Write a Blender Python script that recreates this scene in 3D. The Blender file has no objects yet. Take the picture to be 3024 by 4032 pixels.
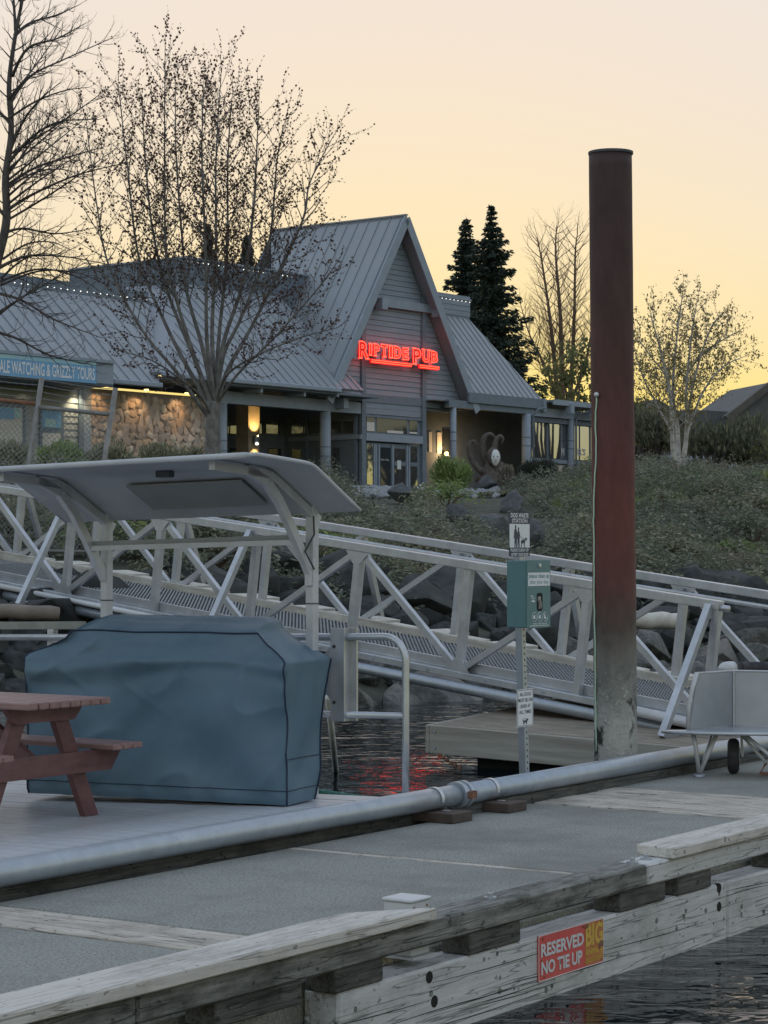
import bpy, bmesh, math, random
from mathutils import Vector, Matrix, noise
from math import sin, cos, pi, radians, sqrt, atan2

scene = bpy.context.scene
# ------------------------------------------------------------------ camera
EYE = 2.05                 # eye height above the water, metres
FPX, U0, V0, VH = 8800.0, 1512.0, 2016.0, 2170.0   # focal length in photo pixels, centre, horizon row
PITCH = math.atan((VH - V0) / FPX)
cam = bpy.data.cameras.new("camera")
cam.sensor_fit = 'VERTICAL'
cam.sensor_height = 24.0
cam.lens = 24.0 * FPX / 4032.0
cam.clip_start, cam.clip_end = 0.5, 2000.0
cam_ob = bpy.data.objects.new("camera", cam)
scene.collection.objects.link(cam_ob)
cam_ob.location = (0, 0, EYE)
cam_ob.rotation_euler = (pi / 2 + PITCH, 0, 0)
scene.camera = cam_ob

# ------------------------------------------------------------------ sky, sun, exposure
SUN_EL, SUN_AZ = 0.6, 0.0       # degrees: low sun just behind the pub, azimuth from +Y to the right
world = bpy.data.worlds.new("World")
scene.world = world
world.use_nodes = True
wn, wl = world.node_tree.nodes, world.node_tree.links
for n in list(wn): wn.remove(n)
sky = wn.new("ShaderNodeTexSky")
sky.sky_type = 'NISHITA'
sky.sun_disc = False
sky.sun_elevation = radians(SUN_EL)
sky.sun_rotation = radians(SUN_AZ)
sky.altitude = 0.0
sky.air_density = 1.0
sky.dust_density = 2.0
sky.ozone_density = 1.9
gam = wn.new("ShaderNodeGamma")
gam.inputs['Gamma'].default_value = 0.14
hsv = wn.new("ShaderNodeHueSaturation")
hsv.inputs["Saturation"].default_value = 2.4
hsv.inputs["Hue"].default_value = 0.518
bg = wn.new("ShaderNodeBackground")
bg.inputs['Strength'].default_value = 0.15
wo = wn.new("ShaderNodeOutputWorld")
wl.new(sky.outputs[0], gam.inputs['Color'])
wl.new(gam.outputs[0], hsv.inputs['Color'])
tint = wn.new('ShaderNodeMix'); tint.data_type = 'RGBA'; tint.blend_type = 'MULTIPLY'; tint.inputs[0].default_value = 1.0
tint.inputs[7].default_value = (1.0, 0.985, 0.955, 1)      # white balance of the picture
wl.new(hsv.outputs[0], tint.inputs[6])
wl.new(tint.outputs[2], bg.inputs['Color'])
wl.new(bg.outputs[0], wo.inputs['Surface'])

sun = bpy.data.lights.new("sun", 'SUN')
sun.energy = 0.5
sun.angle = radians(10)
sun.color = (1.0, 0.78, 0.5)
sun_ob = bpy.data.objects.new("sun", sun)
scene.collection.objects.link(sun_ob)
_sd = Vector((sin(radians(SUN_AZ)) * cos(radians(SUN_EL)), cos(radians(SUN_AZ)) * cos(radians(SUN_EL)), sin(radians(SUN_EL))))
sun_ob.rotation_euler = _sd.to_track_quat('Z', 'Y').to_euler()
sun_ob.location = (0, 60, 40)

scene.view_settings.view_transform = 'Standard'
scene.view_settings.look = 'None'
scene.view_settings.exposure = 2.42
scene.view_settings.gamma = 1.0
scene.view_settings.use_curve_mapping = False
try:
    scene.cycles.use_denoising = True
    scene.cycles.max_bounces = 6
    scene.cycles.transparent_max_bounces = 12
    scene.cycles.caustics_reflective = False
    scene.cycles.caustics_refractive = False
except Exception:
    pass

# ------------------------------------------------------------------ pixel -> world
CP, SP = cos(PITCH), sin(PITCH)
def ray(u, v):
    x, y = (u - U0) / FPX, (V0 - v) / FPX
    return Vector((x, CP - y * SP, SP + y * CP))
def at_y(u, v, Y):
    d = ray(u, v); k = Y / d.y
    return Vector((d.x * k, Y, EYE + d.z * k))
def at_z(u, v, z):
    d = ray(u, v); k = (z - EYE) / d.z
    return Vector((d.x * k, d.y * k, z))

class Frame:
    """a local frame: x along heading, y to its left, z up"""
    def __init__(s, origin, ang, slope=0.0):
        s.o = Vector(origin); s.ang = ang; s.slope = slope
        s.m = Matrix.Translation(s.o) @ Matrix.Rotation(ang, 4, 'Z') @ Matrix.Rotation(slope, 4, 'Y')
        s.i = s.m.inverted()
    def on(s, axis, val, u, v):
        o = s.i @ Vector((0, 0, EYE)); d = (s.i.to_3x3() @ ray(u, v))
        k = (val - o[axis]) / d[axis]
        return o + d * k
    def x(s, val, u, v): return s.on(0, val, u, v)
    def y(s, val, u, v): return s.on(1, val, u, v)
    def z(s, val, u, v): return s.on(2, val, u, v)
    def w(s, p): return s.m @ Vector(p)
    def l(s, p): return s.i @ Vector(p)

DA = atan2(8800, 5888)                 # dock heading
DOCK = Frame((0, 0, 0), DA)            # local x = along the walkway, y = across to the left, z from the water
PUB = Frame((-0.77, 85.0, 4.3), radians(52.45))   # local x = along the gable wall, y = back into the building
GANG = Frame((-0.2436, 23.32, 2.132), -0.657, 0.1272)  # local x = down the ramp, y = far side, z up from the top chord

# ------------------------------------------------------------------ mesh helpers
COL = scene.collection
RNG = random.Random(7)
class MB:
    def __init__(s): s.v = []; s.f = []; s.sm = False
    def add(s, vs, fs):
        b = len(s.v); s.v += [tuple(v) for v in vs]; s.f += [tuple(i + b for i in f) for f in fs]; return s
    def box(s, x0, x1, y0, y1, z0, z1, M=None, taper=0):
        vs = [Vector(p) for p in ((x0,y0,z0),(x1,y0,z0),(x1,y1,z0),(x0,y1,z0),(x0,y0,z1),(x1,y0,z1),(x1,y1,z1),(x0,y1,z1))]
        if M is not None: vs = [M @ v for v in vs]
        return s.add(vs, [(3,2,1,0),(4,5,6,7),(0,1,5,4),(1,2,6,5),(2,3,7,6),(3,0,4,7)])
    def bbox(s, x0, x1, y0, y1, z0, z1, b=0.006, M=None):
        """box with chamfered edges"""
        xs=(x0,x1); ys=(y0,y1); zs=(z0,z1); vs=[]; idx={}
        for i in (0,1):
            for j in (0,1):
                for k in (0,1):
                    sx=1-2*i; sy=1-2*j; sz=1-2*k
                    for a in range(3):
                        p=[xs[i],ys[j],zs[k]]
                        off=[sx*b,sy*b,sz*b]; off[a]=0
                        idx[(i,j,k,a)]=len(vs); vs.append(Vector((p[0]+off[0],p[1]+off[1],p[2]+off[2])))
        fs=[]
        for k,a in ((0,0),(1,0)): pass
        q=lambda *c:[idx[t] for t in c]
        for a in range(3):
            for sgn in (0,1):
                o=[n for n in range(3) if n!=a]
                cs=[]
                for (m,n) in ((0,0),(1,0),(1,1),(0,1)):
                    c=[0,0,0]; c[a]=sgn; c[o[0]]=m; c[o[1]]=n
                    cs.append((c[0],c[1],c[2],a))
                fs.append(q(*cs))
        for a in range(3):           # edges parallel to axis a
            o=[n for n in range(3) if n!=a]
            for m in (0,1):
                for n in (0,1):
                    c0=[0,0,0]; c0[o[0]]=m; c0[o[1]]=n; c1=list(c0); c1[a]=1
                    fs.append(q((*c0,o[0]),(*c0,o[1]),(*c1,o[1]),(*c1,o[0])))
        for i in (0,1):
            for j in (0,1):
                for k in (0,1): fs.append(q((i,j,k,0),(i,j,k,1),(i,j,k,2)))
        if M is not None: vs=[M@v for v in vs]
        return s.add(vs, fs)
    def bar(s, a, b, w, h, up=(0,0,1)):
        """rectangular bar from a to b; h is measured along up"""
        a, b = Vector(a), Vector(b); t = (b - a).normalized(); up = Vector(up)
        n = t.cross(up)
        if n.length < 1e-4: n = t.cross(Vector((1,0,0)))
        n.normalize(); m = n.cross(t).normalized()
        vs = []
        for p in (a, b):
            for sx, sy in ((-1,-1),(1,-1),(1,1),(-1,1)): vs.append(p + n*(sx*w/2) + m*(sy*h/2))
        return s.add(vs, [(0,3,2,1)[::-1],(4,5,6,7)[::-1],(0,1,5,4)[::-1],(1,2,6,5)[::-1],(2,3,7,6)[::-1],(3,0,4,7)[::-1]])
    def tube(s, pts, r, n=8, cap=True, close=False):
        pts = [Vector(p) for p in pts]; N = len(pts)
        rs = r if isinstance(r, (list, tuple)) else [r] * N
        prev = None; base = len(s.v)
        for i, p in enumerate(pts):
            if close: t = pts[(i+1) % N] - pts[i-1]
            else: t = pts[min(i+1, N-1)] - pts[max(i-1, 0)]
            if t.length < 1e-9: t = Vector((0,0,1))
            t.normalize()
            if prev is None:
                a = t.cross(Vector((0,0,1)))
                if a.length < 1e-3: a = t.cross(Vector((1,0,0)))
            else: a = prev - t * prev.dot(t)
            if a.length < 1e-6: a = t.orthogonal()
            a.normalize(); b = t.cross(a); prev = a
            for k in range(n):
                th = 2*pi*k/n; s.v.append(tuple(p + (a*cos(th) + b*sin(th)) * rs[i]))
        for i in range(N if close else N-1):
            j = (i+1) % N
            for k in range(n):
                k2 = (k+1) % n
                s.f.append((base+i*n+k, base+i*n+k2, base+j*n+k2, base+j*n+k))
        if cap and not close:
            s.f.append(tuple(base+k for k in range(n))[::-1]); s.f.append(tuple(base+(N-1)*n+k for k in range(n)))
        return s
    def prism(s, poly, ext):
        """closed polygon (3d points) pushed along ext"""
        poly = [Vector(p) for p in poly]; e = Vector(ext); n = len(poly)
        fs = [tuple(range(n))[::-1], tuple(range(n, 2*n))] + [(i, (i+1)%n, n+(i+1)%n, n+i) for i in range(n)]
        return s.add(poly + [p + e for p in poly], fs)
    def quad(s, *p): return s.add(p, [tuple(range(len(p)))])
    def grid(s, fn, nu, nv):
        b = len(s.v)
        for i in range(nu+1):
            for j in range(nv+1): s.v.append(tuple(fn(i/nu, j/nv)))
        for i in range(nu):
            for j in range(nv):
                a = b+i*(nv+1)+j; s.f.append((a, a+nv+1, a+nv+2, a+1))
        return s
    def sphere(s, c, r, nu=10, nv=6, sc=(1,1,1)):
        c = Vector(c); b = len(s.v)
        s.v.append(tuple(c + Vector((0,0,-r*sc[2]))))
        for j in range(1, nv):
            ph = -pi/2 + pi*j/nv
            for i in range(nu):
                th = 2*pi*i/nu
                s.v.append(tuple(c + Vector((r*sc[0]*cos(ph)*cos(th), r*sc[1]*cos(ph)*sin(th), r*sc[2]*sin(ph)))))
        s.v.append(tuple(c + Vector((0,0,r*sc[2])))); top = len(s.v)-1
        for i in range(nu):
            i2=(i+1)%nu
            s.f.append((b, b+1+i2, b+1+i)); s.f.append((top, b+1+(nv-2)*nu+i, b+1+(nv-2)*nu+i2))
            for j in range(nv-2):
                a=b+1+j*nu; s.f.append((a+i, a+i2, a+nu+i2, a+nu+i))
        return s
    def mesh(s, name, smooth=False, fix=True):
        me = bpy.data.meshes.new(name); me.from_pydata(s.v, [], s.f)
        if fix and len(s.f) < 60000:
            bm = bmesh.new(); bm.from_mesh(me); bmesh.ops.recalc_face_normals(bm, faces=bm.faces); bm.to_mesh(me); bm.free()
        if smooth: me.shade_smooth()
        me.update(); return me

def setp(o, label=None, cat=None, group=None, kind=None):
    if label: o['label'] = label
    if cat: o['category'] = cat
    if group: o['group'] = group
    if kind: o['kind'] = kind
    return o
def thing(name, label, cat, loc=(0,0,0), rot=(0,0,0), group=None, kind=None):
    o = bpy.data.objects.new(name, None); COL.objects.link(o)
    o.empty_display_size = 0.2
    o.location = loc; o.rotation_euler = rot
    return setp(o, label, cat, group, kind)
def part(name, mb, m, parent=None, smooth=False, loc=(0,0,0), rot=(0,0,0), fix=True, label=None):
    me = mb if isinstance(mb, bpy.types.Mesh) else mb.mesh(name, smooth, fix)
    if m is not None and len(me.materials) == 0: me.materials.append(m)
    o = bpy.data.objects.new(name, me); COL.objects.link(o)
    o.location = loc; o.rotation_euler = rot
    if parent is not None: o.parent = parent
    if label: o['label'] = label
    return o
def copy_tree(o, parent=None):
    c = o.copy(); COL.objects.link(c); c.parent = parent
    for ch in list(o.children): copy_tree(ch, c)
    return c
def autosmooth(o, ang=35):
    me = o.data; me.shade_smooth()
    bm = bmesh.new(); bm.from_mesh(me); a = radians(ang)
    for e in bm.edges:
        if len(e.link_faces) == 2 and e.calc_face_angle(0) > a: e.smooth = False
    bm.to_mesh(me); bm.free(); return o

# ------------------------------------------------------------------ materials
MATS = {}
TONE = 1.9       # overall reflectance level of painted, wooden and stone surfaces
def tone(c):
    if c is None: return None
    k = min(TONE, max(1.0, 0.72 / max(max(c), 1e-6))); return tuple(x * k for x in c)
def srgb(r, g, b):
    f = lambda c: (c/255/12.92) if c/255 <= 0.04045 else ((c/255+0.055)/1.055)**2.4
    return (f(r), f(g), f(b))
def mat(name, c, rough=0.6, metal=0.0, c2=None, scale=6.0, stretch=(1,1,1), detail=5.0, bump=0.0, bscale=None,
        spec=0.5, dirt=None, dscale=1.5, damt=0.5, rvar=0.0, emit=None, estr=0.0, rotz=0.0, lo=0.35, hi=0.65, dstretch=(1,1,1)):
    """procedural principled material: two-tone noise, optional second darker dirt noise, bump and roughness variation"""
    if name in MATS: return MATS[name]
    if emit is None: c, c2, dirt = tone(c), tone(c2), tone(dirt)
    m = bpy.data.materials.new(name); m.use_nodes = True
    nt = m.node_tree; N, L = nt.nodes, nt.links
    p = N['Principled BSDF']
    p.inputs['Roughness'].default_value = rough; p.inputs['Metallic'].default_value = metal
    p.inputs['Specular IOR Level'].default_value = spec
    p.inputs['Base Color'].default_value = (*c, 1)
    tc = N.new('ShaderNodeTexCoord'); mp = N.new('ShaderNodeMapping')
    mp.inputs['Scale'].default_value = stretch; mp.inputs['Rotation'].default_value = (0, 0, rotz)
    L.new(tc.outputs['Object'], mp.inputs['Vector'])
    if c2 is not None or bump or rvar:
        nz = N.new('ShaderNodeTexNoise'); nz.inputs['Scale'].default_value = scale; nz.inputs['Detail'].default_value = detail
        nz.inputs['Roughness'].default_value = 0.62
        L.new(mp.outputs[0], nz.inputs['Vector'])
    col = None
    if c2 is not None:
        cr = N.new('ShaderNodeValToRGB'); cr.color_ramp.elements[0].position = lo; cr.color_ramp.elements[1].position = hi
        cr.color_ramp.elements[0].color = (*c, 1); cr.color_ramp.elements[1].color = (*c2, 1)
        L.new(nz.outputs['Fac'], cr.inputs['Fac']); col = cr.outputs[0]
    if dirt is not None:
        nd = N.new('ShaderNodeTexNoise'); nd.inputs['Scale'].default_value = dscale; nd.inputs['Detail'].default_value = 6
        nd.inputs['Roughness'].default_value = 0.7
        md = N.new('ShaderNodeMapping'); md.inputs['Scale'].default_value = dstretch; md.inputs['Rotation'].default_value = (0,0,rotz)
        L.new(tc.outputs['Object'], md.inputs['Vector']); L.new(md.outputs[0], nd.inputs['Vector'])
        rr = N.new('ShaderNodeValToRGB'); rr.color_ramp.elements[0].position = 0.42; rr.color_ramp.elements[1].position = 0.72
        rr.color_ramp.elements[0].color = (0,0,0,1); rr.color_ramp.elements[1].color = (damt,damt,damt,1)
        L.new(nd.outputs['Fac'], rr.inputs['Fac'])
        mx = N.new('ShaderNodeMix'); mx.data_type = 'RGBA'
        L.new(rr.outputs[0], mx.inputs[0])
        if col is not None: L.new(col, mx.inputs[6])
        else: mx.inputs[6].default_value = (*c, 1)
        mx.inputs[7].default_value = (*dirt, 1); col = mx.outputs[2]
    if col is not None: L.new(col, p.inputs['Base Color'])
    if bump:
        src = nz
        if bscale is not None:
            src = N.new('ShaderNodeTexNoise'); src.inputs['Scale'].default_value = bscale; src.inputs['Detail'].default_value = 6
            L.new(mp.outputs[0], src.inputs['Vector'])
        bp = N.new('ShaderNodeBump'); bp.inputs['Strength'].default_value = min(1.0, bump); bp.inputs['Distance'].default_value = 0.02 * max(1.0, bump)
        L.new(src.outputs['Fac'], bp.inputs['Height']); L.new(bp.outputs[0], p.inputs['Normal'])
    if rvar:
        mr = N.new('ShaderNodeMapRange'); mr.inputs['To Min'].default_value = max(0.02, rough - rvar); mr.inputs['To Max'].default_value = min(1, rough + rvar)
        L.new(nz.outputs['Fac'], mr.inputs['Value']); L.new(mr.outputs[0], p.inputs['Roughness'])
    if emit is not None:
        p.inputs['Emission Color'].default_value = (*emit, 1); p.inputs['Emission Strength'].default_value = estr
    MATS[name] = m; return m

M_CONC = mat('concrete', (0.122,0.126,0.114), 0.9, c2=(0.238,0.243,0.222), scale=70, detail=3, bump=0.5, bscale=150, dirt=(0.10,0.10,0.093), dscale=0.9, damt=0.8)
def wood_mat(name, dark, light, stain, axis='x', stain_amt=.6, crack=.8, rough=.85):
    """weathered timber: fine grain along the board, grey blotches, dark drying checks"""
    if name in MATS: return MATS[name]
    dark, light, stain = tone(dark), tone(light), tone(stain)
    m = bpy.data.materials.new(name); m.use_nodes = True; N, L = m.node_tree.nodes, m.node_tree.links
    p = N['Principled BSDF']; p.inputs['Roughness'].default_value = rough
    tc = N.new('ShaderNodeTexCoord')
    def nz(sc, along, across, det=5, rg=.6):
        mp = N.new('ShaderNodeMapping'); mp.inputs['Scale'].default_value = (along, across, across) if axis == 'x' else (across, along, across)
        L.new(tc.outputs['Object'], mp.inputs['Vector'])
        n = N.new('ShaderNodeTexNoise'); n.inputs['Scale'].default_value = sc; n.inputs['Detail'].default_value = det; n.inputs['Roughness'].default_value = rg
        L.new(mp.outputs[0], n.inputs['Vector']); return n
    def ramp(src, a, b, ca, cb):
        r = N.new('ShaderNodeValToRGB'); r.color_ramp.elements[0].position = a; r.color_ramp.elements[1].position = b
        r.color_ramp.elements[0].color = (*ca, 1); r.color_ramp.elements[1].color = (*cb, 1); L.new(src.outputs['Fac'], r.inputs['Fac']); return r
    def mix(fac, a, b):
        x = N.new('ShaderNodeMix'); x.data_type = 'RGBA'; L.new(fac, x.inputs[0]); L.new(a, x.inputs[6])
        if isinstance(b, tuple): x.inputs[7].default_value = (*b, 1)
        else: L.new(b, x.inputs[7])
        return x
    g = nz(14, .22, 3.2, 6, .7); base = ramp(g, .32, .66, dark, light)
    bl = nz(3.0, .7, 1.6, 7, .72); br = ramp(bl, .47, .66, (0,0,0), (stain_amt,)*3)
    c = mix(br.outputs[0], base.outputs[0], stain)
    ck = nz(5.5, .16, 3.0, 3, .5)
    cr = N.new('ShaderNodeValToRGB'); e = cr.color_ramp.elements; e[0].position = .482; e[0].color = (0,0,0,1); e[1].position = .518; e[1].color = (0,0,0,1)
    k = e.new(.5); k.color = (crack,)*3 + (1,)
    L.new(ck.outputs['Fac'], cr.inputs['Fac'])
    c2 = mix(cr.outputs[0], c.outputs[2], tuple(x*.12 for x in dark))
    sp = nz(24, .8, 1.2, 2, .5); sr = ramp(sp, .66, .70, (0,0,0), (.7,.7,.7))
    c3 = mix(sr.outputs[0], c2.outputs[2], tuple(x*.3 for x in dark))
    L.new(c3.outputs[2], p.inputs['Base Color'])
    b = N.new('ShaderNodeBump'); b.inputs['Strength'].default_value = .6; b.inputs['Distance'].default_value = .006
    ma = N.new('ShaderNodeMath'); ma.operation = 'SUBTRACT'; L.new(g.outputs['Fac'], ma.inputs[0]); L.new(cr.outputs[0], ma.inputs[1])
    L.new(ma.outputs[0], b.inputs['Height']); L.new(b.outputs[0], p.inputs['Normal'])
    MATS[name] = m; return m
M_GREYWOOD = wood_mat('weathered_wood', (.29,.29,.285), (.42,.42,.415), (.10,.10,.09), stain_amt=.5, crack=.6)
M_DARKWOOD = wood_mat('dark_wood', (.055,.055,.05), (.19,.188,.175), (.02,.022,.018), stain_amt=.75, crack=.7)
M_BLOCKWOOD = wood_mat('shaded_block_wood', (.03,.03,.027), (.085,.083,.075), (.012,.014,.011), stain_amt=.8, crack=.6)  # darker timber copy, shade under rail and pipe put into the colour
M_PALEWOOD = wood_mat('pale_wood', (.33,.31,.28), (.50,.48,.45), (.16,.145,.12), stain_amt=.55, crack=.5)
M_STRIP = wood_mat('strip_wood', (.24,.215,.18), (.40,.365,.32), (.13,.115,.095), axis='y', stain_amt=.6)
M_GALV = mat('galvanised', (0.21,0.235,0.265), 0.42, 0.6, c2=(0.27,0.297,0.33), scale=14, bump=0.05, dirt=(0.16,0.177,0.20), dscale=7, damt=0.45, rvar=0.1)
M_ALU = mat('aluminium', (0.26,0.275,0.30), 0.33, 0.55, c2=(0.33,0.345,0.37), scale=3.5, dirt=(0.18,0.19,0.195), dscale=4, damt=0.55)
M_ALUW = mat('white_aluminium', (0.33,0.34,0.355), 0.5, 0.15, c2=(0.40,0.41,0.425), scale=3, dirt=(0.22,0.215,0.20), dscale=6, damt=0.55)
M_STEEL = mat('bright_steel', (0.6,0.62,0.65), 0.3, 0.3, c2=(0.68,0.7,0.73), scale=14)
M_RUBBER = mat('black_rubber', (0.018,0.018,0.02), 0.7, c2=(0.035,0.035,0.038), scale=20)
M_RUST = mat('rust', (0.10,0.05,0.032), 0.85, c2=(0.19,0.095,0.06), scale=14, bump=0.3)
M_BLACK = mat('black_hole', (0.008,0.008,0.008), 0.9)
M_WHITE = mat('white_paint', (0.72,0.74,0.76), 0.5)
M_DARK = mat('dark_timber', (0.035,0.04,0.045), 0.8, c2=(0.06,0.065,0.07), scale=4)
# ================================================================== SETTING
# ---- water
def build_water():
    m = bpy.data.materials.new('water'); m.use_nodes = True
    N, L = m.node_tree.nodes, m.node_tree.links; p = N['Principled BSDF']
    p.inputs['Base Color'].default_value = (0.004, 0.008, 0.012, 1)
    p.inputs['Roughness'].default_value = 0.012
    p.inputs['IOR'].default_value = 1.33
    p.inputs['Specular IOR Level'].default_value = 0.5
    tc = N.new('ShaderNodeTexCoord')
    def nz(sc, det, stretch):
        mp = N.new('ShaderNodeMapping'); mp.inputs['Scale'].default_value = stretch
        L.new(tc.outputs['Object'], mp.inputs['Vector'])
        n = N.new('ShaderNodeTexNoise'); n.inputs['Scale'].default_value = sc; n.inputs['Detail'].default_value = det
        n.inputs['Roughness'].default_value = 0.55; n.inputs['Distortion'].default_value = 0.4
        L.new(mp.outputs[0], n.inputs['Vector']); return n
    a = nz(1.25, 1, (0.7, 1.0, 1)); b = nz(5.5, 2, (0.6, 1.0, 1))
    b1 = N.new('ShaderNodeBump'); b1.inputs['Strength'].default_value = 1.0; b1.inputs['Distance'].default_value = 0.05
    b2 = N.new('ShaderNodeBump'); b2.inputs['Strength'].default_value = 1.0; b2.inputs['Distance'].default_value = 0.017
    L.new(a.outputs['Fac'], b1.inputs['Height']); L.new(b.outputs['Fac'], b2.inputs['Height'])
    L.new(b1.outputs[0], b2.inputs['Normal']); L.new(b2.outputs[0], p.inputs['Normal'])
    mb = MB(); mb.quad((-900,-900,0),(900,-900,0),(900,900,0),(-900,900,0))
    return setp(part('water', mb, m), kind='structure')
build_water()

# ---- the shore: one height sheet, riprap boulders on its foot
def smooth(a, b, x):
    t = max(0.0, min(1.0, (x-a)/(b-a))); return t*t*(3-2*t)
PROF = [(-12,-2.2),(-3,-1.1),(0,-0.05),(1.5,0.62),(3,1.25),(5,1.85),(8,2.35),(12,2.85),(16,3.22),(22,3.65),(30,4.12),(36,4.28),(60,4.3),(400,4.6)]
def bank_ext(x): return min(2.5, 1.8*max(0.0, -1.8-x))      # the stones come nearer on the left
def bank_w(x, y): return ((y-30.0) - 1.2*(x+0.2)) / 1.562 + bank_ext(x)
def ground(x, y):
    w = bank_w(x, y)
    z = PROF[0][1]
    for (a, za), (b, zb) in zip(PROF, PROF[1:]):
        if a <= w <= b: z = za + (zb-za)*(w-a)/(b-a); break
    else:
        if w > PROF[-1][0]: z = PROF[-1][1]
    z += 0.95*smooth(2.5, 8.5, x)*smooth(3, 11, w)*(1-smooth(26, 40, w))
    if w > 2: z += 0.16*noise.noise((x*0.35, y*0.35, 3.3)) * (1-smooth(24, 32, w))
    return z
M_SOIL = mat('bank_soil', (0.03,0.034,0.024), 0.95, c2=(0.06,0.062,0.045), scale=2.5, bump=0.8, bscale=9, dirt=(0.02,0.02,0.018), dscale=0.7, damt=0.8)
def build_shore():
    mb = MB()
    xs = [-400,-200,-90,-50,-30] + [-22 + 0.6*i for i in range(80)] + [28,34,45,70,120,220,400]
    ys = [8,12,16,18] + [20 + 0.6*i for i in range(126)] + [98,104,112,125,150,200,300,500,800]
    b = 0; nv = len(ys)
    for x in xs:
        for y in ys: mb.v.append((x, y, ground(x, y)))
    for i in range(len(xs)-1):
        for j in range(nv-1):
            a = i*nv+j; mb.f.append((a, a+nv, a+nv+1, a+1))
    return setp(part('shore_bank', mb, M_SOIL, smooth=True, fix=False), kind='structure')
SHORE = build_shore()

def rock_mesh(seed, sub=2, rough=0.28, cuts=9):
    """quarry stone: hull of random points, edges worn, faces slightly uneven"""
    r = random.Random(seed); bm = bmesh.new()
    for k in range(15):
        d = Vector((r.gauss(0,1), r.gauss(0,1), r.gauss(0,.8))).normalized() * r.uniform(.82, 1.12)
        bm.verts.new(d)
    h = bmesh.ops.convex_hull(bm, input=bm.verts)
    junk = [g for g in h['geom_interior'] + h['geom_unused'] if isinstance(g, bmesh.types.BMVert)]
    if junk: bmesh.ops.delete(bm, geom=list(set(junk)), context='VERTS')
    bmesh.ops.dissolve_limit(bm, angle_limit=radians(14), verts=bm.verts, edges=bm.edges)
    bmesh.ops.bevel(bm, geom=list(bm.edges), offset=.075, segments=2, affect='EDGES', profile=.6, clamp_overlap=True)
    bmesh.ops.triangulate(bm, faces=bm.faces)
    bmesh.ops.subdivide_edges(bm, edges=[e for e in bm.edges if e.calc_length() > .35], cuts=1, use_grid_fill=True)
    o = Vector((r.uniform(0,99), r.uniform(0,99), r.uniform(0,99)))
    for v in bm.verts:
        v.co += v.co.normalized()*(noise.noise(v.co*1.8+o)*.07 + noise.noise(v.co*5+o)*.03)
    bmesh.ops.recalc_face_normals(bm, faces=bm.faces)
    for f in bm.faces: f.smooth = True
    for e in bm.edges:
        if len(e.link_faces)==2 and e.calc_face_angle(0) > radians(24): e.smooth = False
    me = bpy.data.meshes.new('boulder'); bm.to_mesh(me); bm.free(); return me
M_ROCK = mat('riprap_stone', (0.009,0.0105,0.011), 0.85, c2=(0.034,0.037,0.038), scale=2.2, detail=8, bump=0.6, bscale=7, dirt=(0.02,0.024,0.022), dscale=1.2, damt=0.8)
M_ROCKW = mat('wet_stone', (0.010,0.012,0.011), 0.5, c2=(0.04,0.042,0.038), scale=4, detail=8, bump=0.7, bscale=12, dirt=(0.17,0.165,0.15), dscale=6, damt=0.35)
ROCKS = [rock_mesh(s) for s in range(14)]
for i, me in enumerate(ROCKS): me.materials.append(M_ROCKW if i >= 9 else M_ROCK)
def build_riprap():
    r = random.Random(11); placed = []
    # down the slope: rows of stones from the toe to the top of the armour
    w = -1.3
    while w < 4.6:
        x = -6.8
        while x < 12.5:
            size = r.uniform(0.26, 0.50) if r.random() < 0.8 else r.uniform(0.5, 0.85)
            px = x + r.uniform(-.15,.15)
            pw = w + r.uniform(-.2,.2)
            py = 30.0 + 1.2*(px+0.2) + (pw-bank_ext(px))*1.562
            lim = 4.3 + 0.8*noise.noise((px*0.3, 1.7, 0))
            if px > 4: lim -= 1.0
            if pw < lim:
                z = ground(px, py)
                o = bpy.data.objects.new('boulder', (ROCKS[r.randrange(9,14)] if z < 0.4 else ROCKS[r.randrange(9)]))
                COL.objects.link(o); o.parent = SHORE
                o.location = (px, py, z + size*0.08)
                o.rotation_euler = (r.uniform(-.5,.5), r.uniform(-.5,.5), r.uniform(0,6.28))
                o.scale = (size*r.uniform(.85,1.25), size*r.uniform(.8,1.1), size*r.uniform(.6,.9))
            x += size*r.uniform(0.95,1.3)
        w += 0.5
build_riprap()

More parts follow.
